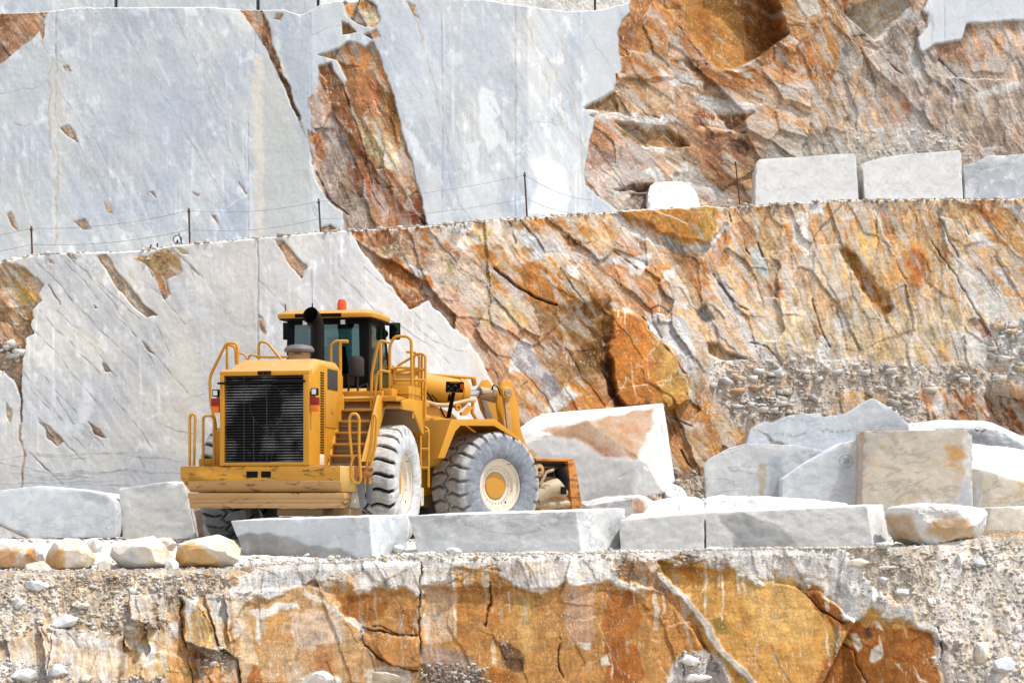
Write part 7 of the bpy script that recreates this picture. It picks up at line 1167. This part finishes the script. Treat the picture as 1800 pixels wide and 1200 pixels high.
MB().strip(fr, fp, -1.74, -.86, .035).prism(fr, [(.70, 1.50), (1.02, 2.22), (2.1, 2.26), (2.75, 1.92), (2.72, 1.87), (2.1, 2.13), (1.25, 2.11), (1.12, 2.0), (.86, 1.50)], -1.76, -1.742).build('front_fender', YEL, bev=.004); MB().strip(fr, fp, .86, 1.74, .035).build('front_fender', YEL, bev=.004)
la = [(.75, 2.05), (1.1, 2.28), (1.6, 2.30), (2.9, 2.15), (3.9, 1.55), (4.35, 1.05), (4.25, .78), (3.95, .78), (3.6, 1.15), (2.7, 1.72), (1.3, 1.85), (.8, 1.8)]
for y0 in (-.84, .70): MB().prism(fr, la, y0, y0 + .14).build('lift_arm', YEL, bev=.012)
MB().cyl(L(fr, 2.9, -.8, 1.98), L(fr, 2.9, .8, 1.98), .16).cyl(L(fr, .95, -.9, 2.05), L(fr, .95, .9, 2.05), .1).build('cross_tube', YDUST, bev=0)
for y0 in (-1.0, 1.0): MB().cyl(L(fr, .4, y0 * .95, 1.35), L(fr, 2.1, y0 * .95, 1.62), .13).cyl(L(fr, 2.1, y0 * .95, 1.62), L(fr, 2.7, y0 * .95, 1.75), .06).build('lift_cylinder', YDUST, bev=0)
yc = -.18
A0 = L(fr, .35, yc, 3.05); A1 = P(fr, 808, 691, y=yc); A2 = P(fr, 848, 691, y=yc); dv = (A1 - A0).normalized()
ty = MB().cyl(A0, A1, .285, 36).cyl(A1 - dv * .14, A1 + dv * .03, .305, 36).cyl(A0 - dv * .02, A0 + dv * .14, .305, 36).build('tilt_cylinder', YEL, bev=.01)
MB().cyl(A1, A2, .07, 20).build('rod', CHR, ty, 0); MB().cyl(A2 - dv * .10, A2 + dv * .35, .115, 20, .15).build('rod_eye', BEI, ty, .01)
MB().tube([P(fr, 690, 645, y=-.3), P(fr, 742, 657, y=-.3), P(fr, 835, 664, y=-.3)], .032, 10).cyl(P(fr, 832, 664, y=-.3), P(fr, 834, 676, y=-.25), .05).tube([P(fr, 690, 652, y=-.5), P(fr, 720, 648, y=-.5), P(fr, 740, 650, y=-.4)], .05, 8).build('pipe', YEL, ty, 0)
yR = -.55; out = [(878, 682), (882, 671), (889, 667), (896, 672), (901, 684), (908, 706), (911, 722), (912, 748), (918, 768), (930, 795), (926, 806), (905, 790), (893, 772), (890, 748), (888, 722), (884, 700)]
lv = MB().prism(fr, [PL(fr, a, b, yR) for a, b in out], yR - .03, yR + .03).build('tilt_lever', YEL, bev=.008)
pc = P(fr, 891, 690, y=yR - .06); ax = L(fr, 0, -1, 0)
MB().lathe(pc, ax, [(.13, -.04), (.13, .02), (.115, .03), (.095, .03)], 28).build('boss', YEL, lv, 0); MB().lathe(pc, ax, [(.095, 0), (.095, .05), (.085, .06), (0, .06)], 28).build('pin', BEI, lv, 0)
MB().prism(fr, [PL(fr, a, b, yR - .035) for a, b in ((886, 702), (893, 702), (897, 730), (899, 765), (892, 765), (889, 735))], yR - .06, yR - .031).build('wear_strip', SCRAPE, lv, .006)
out = [(872, 690), (876, 683), (882, 690), (884, 710), (886, 745), (889, 772), (878, 768), (876, 735), (872, 710)]
MB().prism(fr, [PL(fr, a, b, -.30) for a, b in out], -.33, -.27).build('tilt_lever', YEL, bev=.008)
yL = .14; out = [(838, 690), (842, 679), (849, 668), (855, 667), (861, 674), (864, 690), (868, 710), (876, 742), (886, 775), (874, 775), (858, 745), (846, 720)]
l2 = MB().prism(fr, [PL(fr, a, b, yL) for a, b in out], yL - .04, yL + .04).build('tilt_lever', YEL, bev=.008)
MB().prism(fr, [PL(fr, a, b, yL - .05) for a, b in ((844, 700), (852, 698), (860, 720), (872, 750), (880, 772), (872, 772), (855, 738))], yL - .07, yL - .041).build('grease_patch', plain('greasy_grey', (132, 118, 104), .6), l2, .006)
MB().tube([P(fr, 862, 690, y=-.25), P(fr, 868, 676, y=-.3), P(fr, 875, 680, y=-.4), P(fr, 880, 695, y=-.45)], .014, 6).tube([P(fr, 864, 700, y=-.2), P(fr, 866, 678, y=-.3)], .018, 6).build('grease_hose', BLK, bev=0)
# lamps on the front frame
hl = MB().hexa([P(fr, a, b, x=x_) for x_ in (1.35, 1.5) for a, b in ((783, 689), (814, 690), (816, 671), (784, 670))]).build('headlight', BLK, bev=.012)
MB().hexa([P(fr, a, b, x=x_) for x_ in (1.33, 1.36) for a, b in ((809, 684), (815.5, 684.5), (816.5, 674.5), (809, 674))]).build('turn_signal', ORG, hl, .004); MB().hexa([P(fr, a, b, x=x_) for x_ in (1.335, 1.36) for a, b in ((791, 673), (806, 673), (806, 670), (791, 670))]).build('bracket', YEL, hl, .003)
m = MB()
for k, (a, b) in enumerate(((788, 680), (794, 684), (800, 678), (805, 686), (797, 689), (790, 688))): m.tube([P(fr, a - 3, b + 2, x=1.33), P(fr, a, b - 2, x=1.30), P(fr, a + 3, b + 1, x=1.33)], .012, 6)
m.build('wiring', GRY, hl, 0)
MB().hexa([P(fr, a, b, x=x_) for x_ in (1.38, 1.44) for a, b in ((784, 735), (792, 735), (801, 688), (794, 688))]).hexa([P(fr, a, b, x=x_) for x_ in (1.40, 1.46) for a, b in ((786, 706), (792, 704), (792, 690), (788, 694))]).build('lamp_post', BLK, hl, .006)
MB().tube([P(fr, a, b, y=-.66) for a, b in ((738, 696), (748, 706), (765, 711), (785, 712), (805, 708), (822, 704), (834, 703))], .042, 10).build('hose', plain('dusty_hose', (206, 176, 132), .8), bev=0)
MB().tube([P(fr, a, b, y=-.66) for a, b in ((832, 702), (830, 725), (838, 738), (872, 758), (895, 775))], .038, 10).tube([P(fr, a, b, y=-.7) for a, b in ((745, 732), (762, 740), (778, 748))], .05, 10).tube([P(fr, a, b, y=-.7) for a, b in ((795, 755), (810, 760), (838, 764), (860, 764))], .02, 8).build('steel_pipe', YEL, bev=0)
MB().tube([P(fr, a, b, y=-.6) for a, b in ((745, 684), (754, 694), (762, 706), (770, 712))], .018, 6).tube([P(fr, a, b, y=-.62) for a, b in ((752, 698), (760, 694), (770, 706), (778, 708))], .014, 6).tube([P(fr, a, b, y=-.64) for a, b in ((774, 714), (778, 725), (784, 735))], .014, 6).build('rubber_hose', BLK, bev=0)
MB().prism(fr, [PL(fr, a, b, -.8) for a, b in ((808, 730), (816, 730), (829, 716), (822, 712), (812, 724), (808, 724))], -.86, -.80).lathe(P(fr, 805, 716, y=-.7), L(fr, 0, -1, 0), [(.035, -.02), (.07, -.02), (.07, .02), (.035, .02), (.035, -.02)], 18).build('lug', YEL, bev=0)
# ---- attachment carried low in front
bk = MB().box(fr, 3.42, 4.42, -1.5, 1.5, 1.50, 1.555).prism(fr, [(4.36, 1.56), (4.48, 1.50), (4.70, .52), (4.40, .52), (4.28, 1.5)], -1.5, 1.5).prism(fr, [(3.45, .9), (4.4, .8), (4.45, .52), (3.6, .52)], -1.44, 1.5).build('bucket', YRUST, bev=.015)
MB().box(fr, 3.45, 4.36, -1.34, -1.28, .55, 1.5).build('inner_plate', DUSTB, bk, .004)
MB().lathe(L(fr, 3.55, -1.42, 1.32), L(fr, 0, -1, 0), [(.04, -.06), (.13, -.06), (.13, .03), (.10, .05), (.05, .05), (.04, .02)], 24).lathe(L(fr, 3.42, -1.3, 1.62), L(fr, 0, -1, 0), [(.0, -.1), (.11, -.1), (.11, .06), (0, .06)], 20).build('pin', SCRAPE, bk, .0)
kn = MB(); tube_bm(kn.bm, [L(fr, *q) for q in ((3.5, -1.40, .72), (3.75, -1.42, .92), (4.0, -1.42, .98), (4.25, -1.40, .86))], [.12, .17, .19, .12], 14); tube_bm(kn.bm, [L(fr, *q) for q in ((3.42, -1.4, .66), (3.9, -1.44, .64), (4.35, -1.42, .66))], [.07, .09, .08], 12); tube_bm(kn.bm, [L(fr, *q) for q in ((3.62, -1.40, 1.02), (3.75, -1.43, 1.28), (3.95, -1.42, 1.33))], .035, 8); kn.build('coupler', BEI, bk, 0)
MB().box(fr, 3.82, 4.02, -1.375, -1.342, 1.2, 1.36).box(fr, 3.98, 4.12, -1.63, -1.60, .85, 1.0).box(fr, 3.5, 4.3, -1.36, -1.342, .98, 1.06).build('dark_opening', BLK, bk, .01)
gk = MB(); tube_bm(gk.bm, [L(fr, *q) for q in ((4.12, -1.40, 1.36), (4.20, -1.43, 1.15), (4.26, -1.42, .86))], [.10, .12, .08], 12); gk.box(fr, 3.6, 4.3, -1.42, -1.36, 1.40, 1.46).build('greasy_arm', BLK, bk, 0)
# ------------------------------------------------------------------ camera, sun, sky
cam = bpy.data.cameras.new('camera'); co = bpy.data.objects.new('camera', cam); COL.objects.link(co)
cam.sensor_width = 36; cam.lens = 36 * F_ / 1800; cam.shift_y = (HOR - 600) / 1800; cam.clip_end = 600; cam.clip_start = .5
co.location = (0, 0, ZC); co.rotation_euler = (R_(90), 0, 0); S.camera = co
sd = Vector((.40, -.12, .90)).normalized()
sun = bpy.data.lights.new('sun', 'SUN'); so = bpy.data.objects.new('sun', sun); COL.objects.link(so)
sun.energy = 2.9; sun.angle = R_(.5); sun.color = (1, .965, .91); so.location = (20, -5, 40)
so.rotation_euler = sd.to_track_quat('Z', 'Y').to_euler()
w = bpy.data.worlds.new('World'); S.world = w; w.use_nodes = True
wn = w.node_tree.nodes; sk = wn.new('ShaderNodeTexSky'); sk.sky_type = 'NISHITA'; sk.sun_disc = False
sk.sun_elevation = math.asin(sd.z); sk.sun_rotation = math.atan2(sd.x, sd.y)
sk.air_density = 1.0; sk.dust_density = 1.5; sk.ozone_density = 1.0
hs = wn.new('ShaderNodeHueSaturation'); hs.inputs['Saturation'].default_value = .42; w.node_tree.links.new(sk.outputs[0], hs.inputs['Color']); w.node_tree.links.new(hs.outputs[0], wn['Background'].inputs[0]); wn['Background'].inputs[1].default_value = .15
S.view_settings.view_transform = 'Standard'; S.view_settings.look = 'None'; S.view_settings.exposure = .67; S.view_settings.gamma = 1; S.view_settings.use_curve_mapping = False
S.cycles.max_bounces = 6; S.cycles.diffuse_bounces = 3
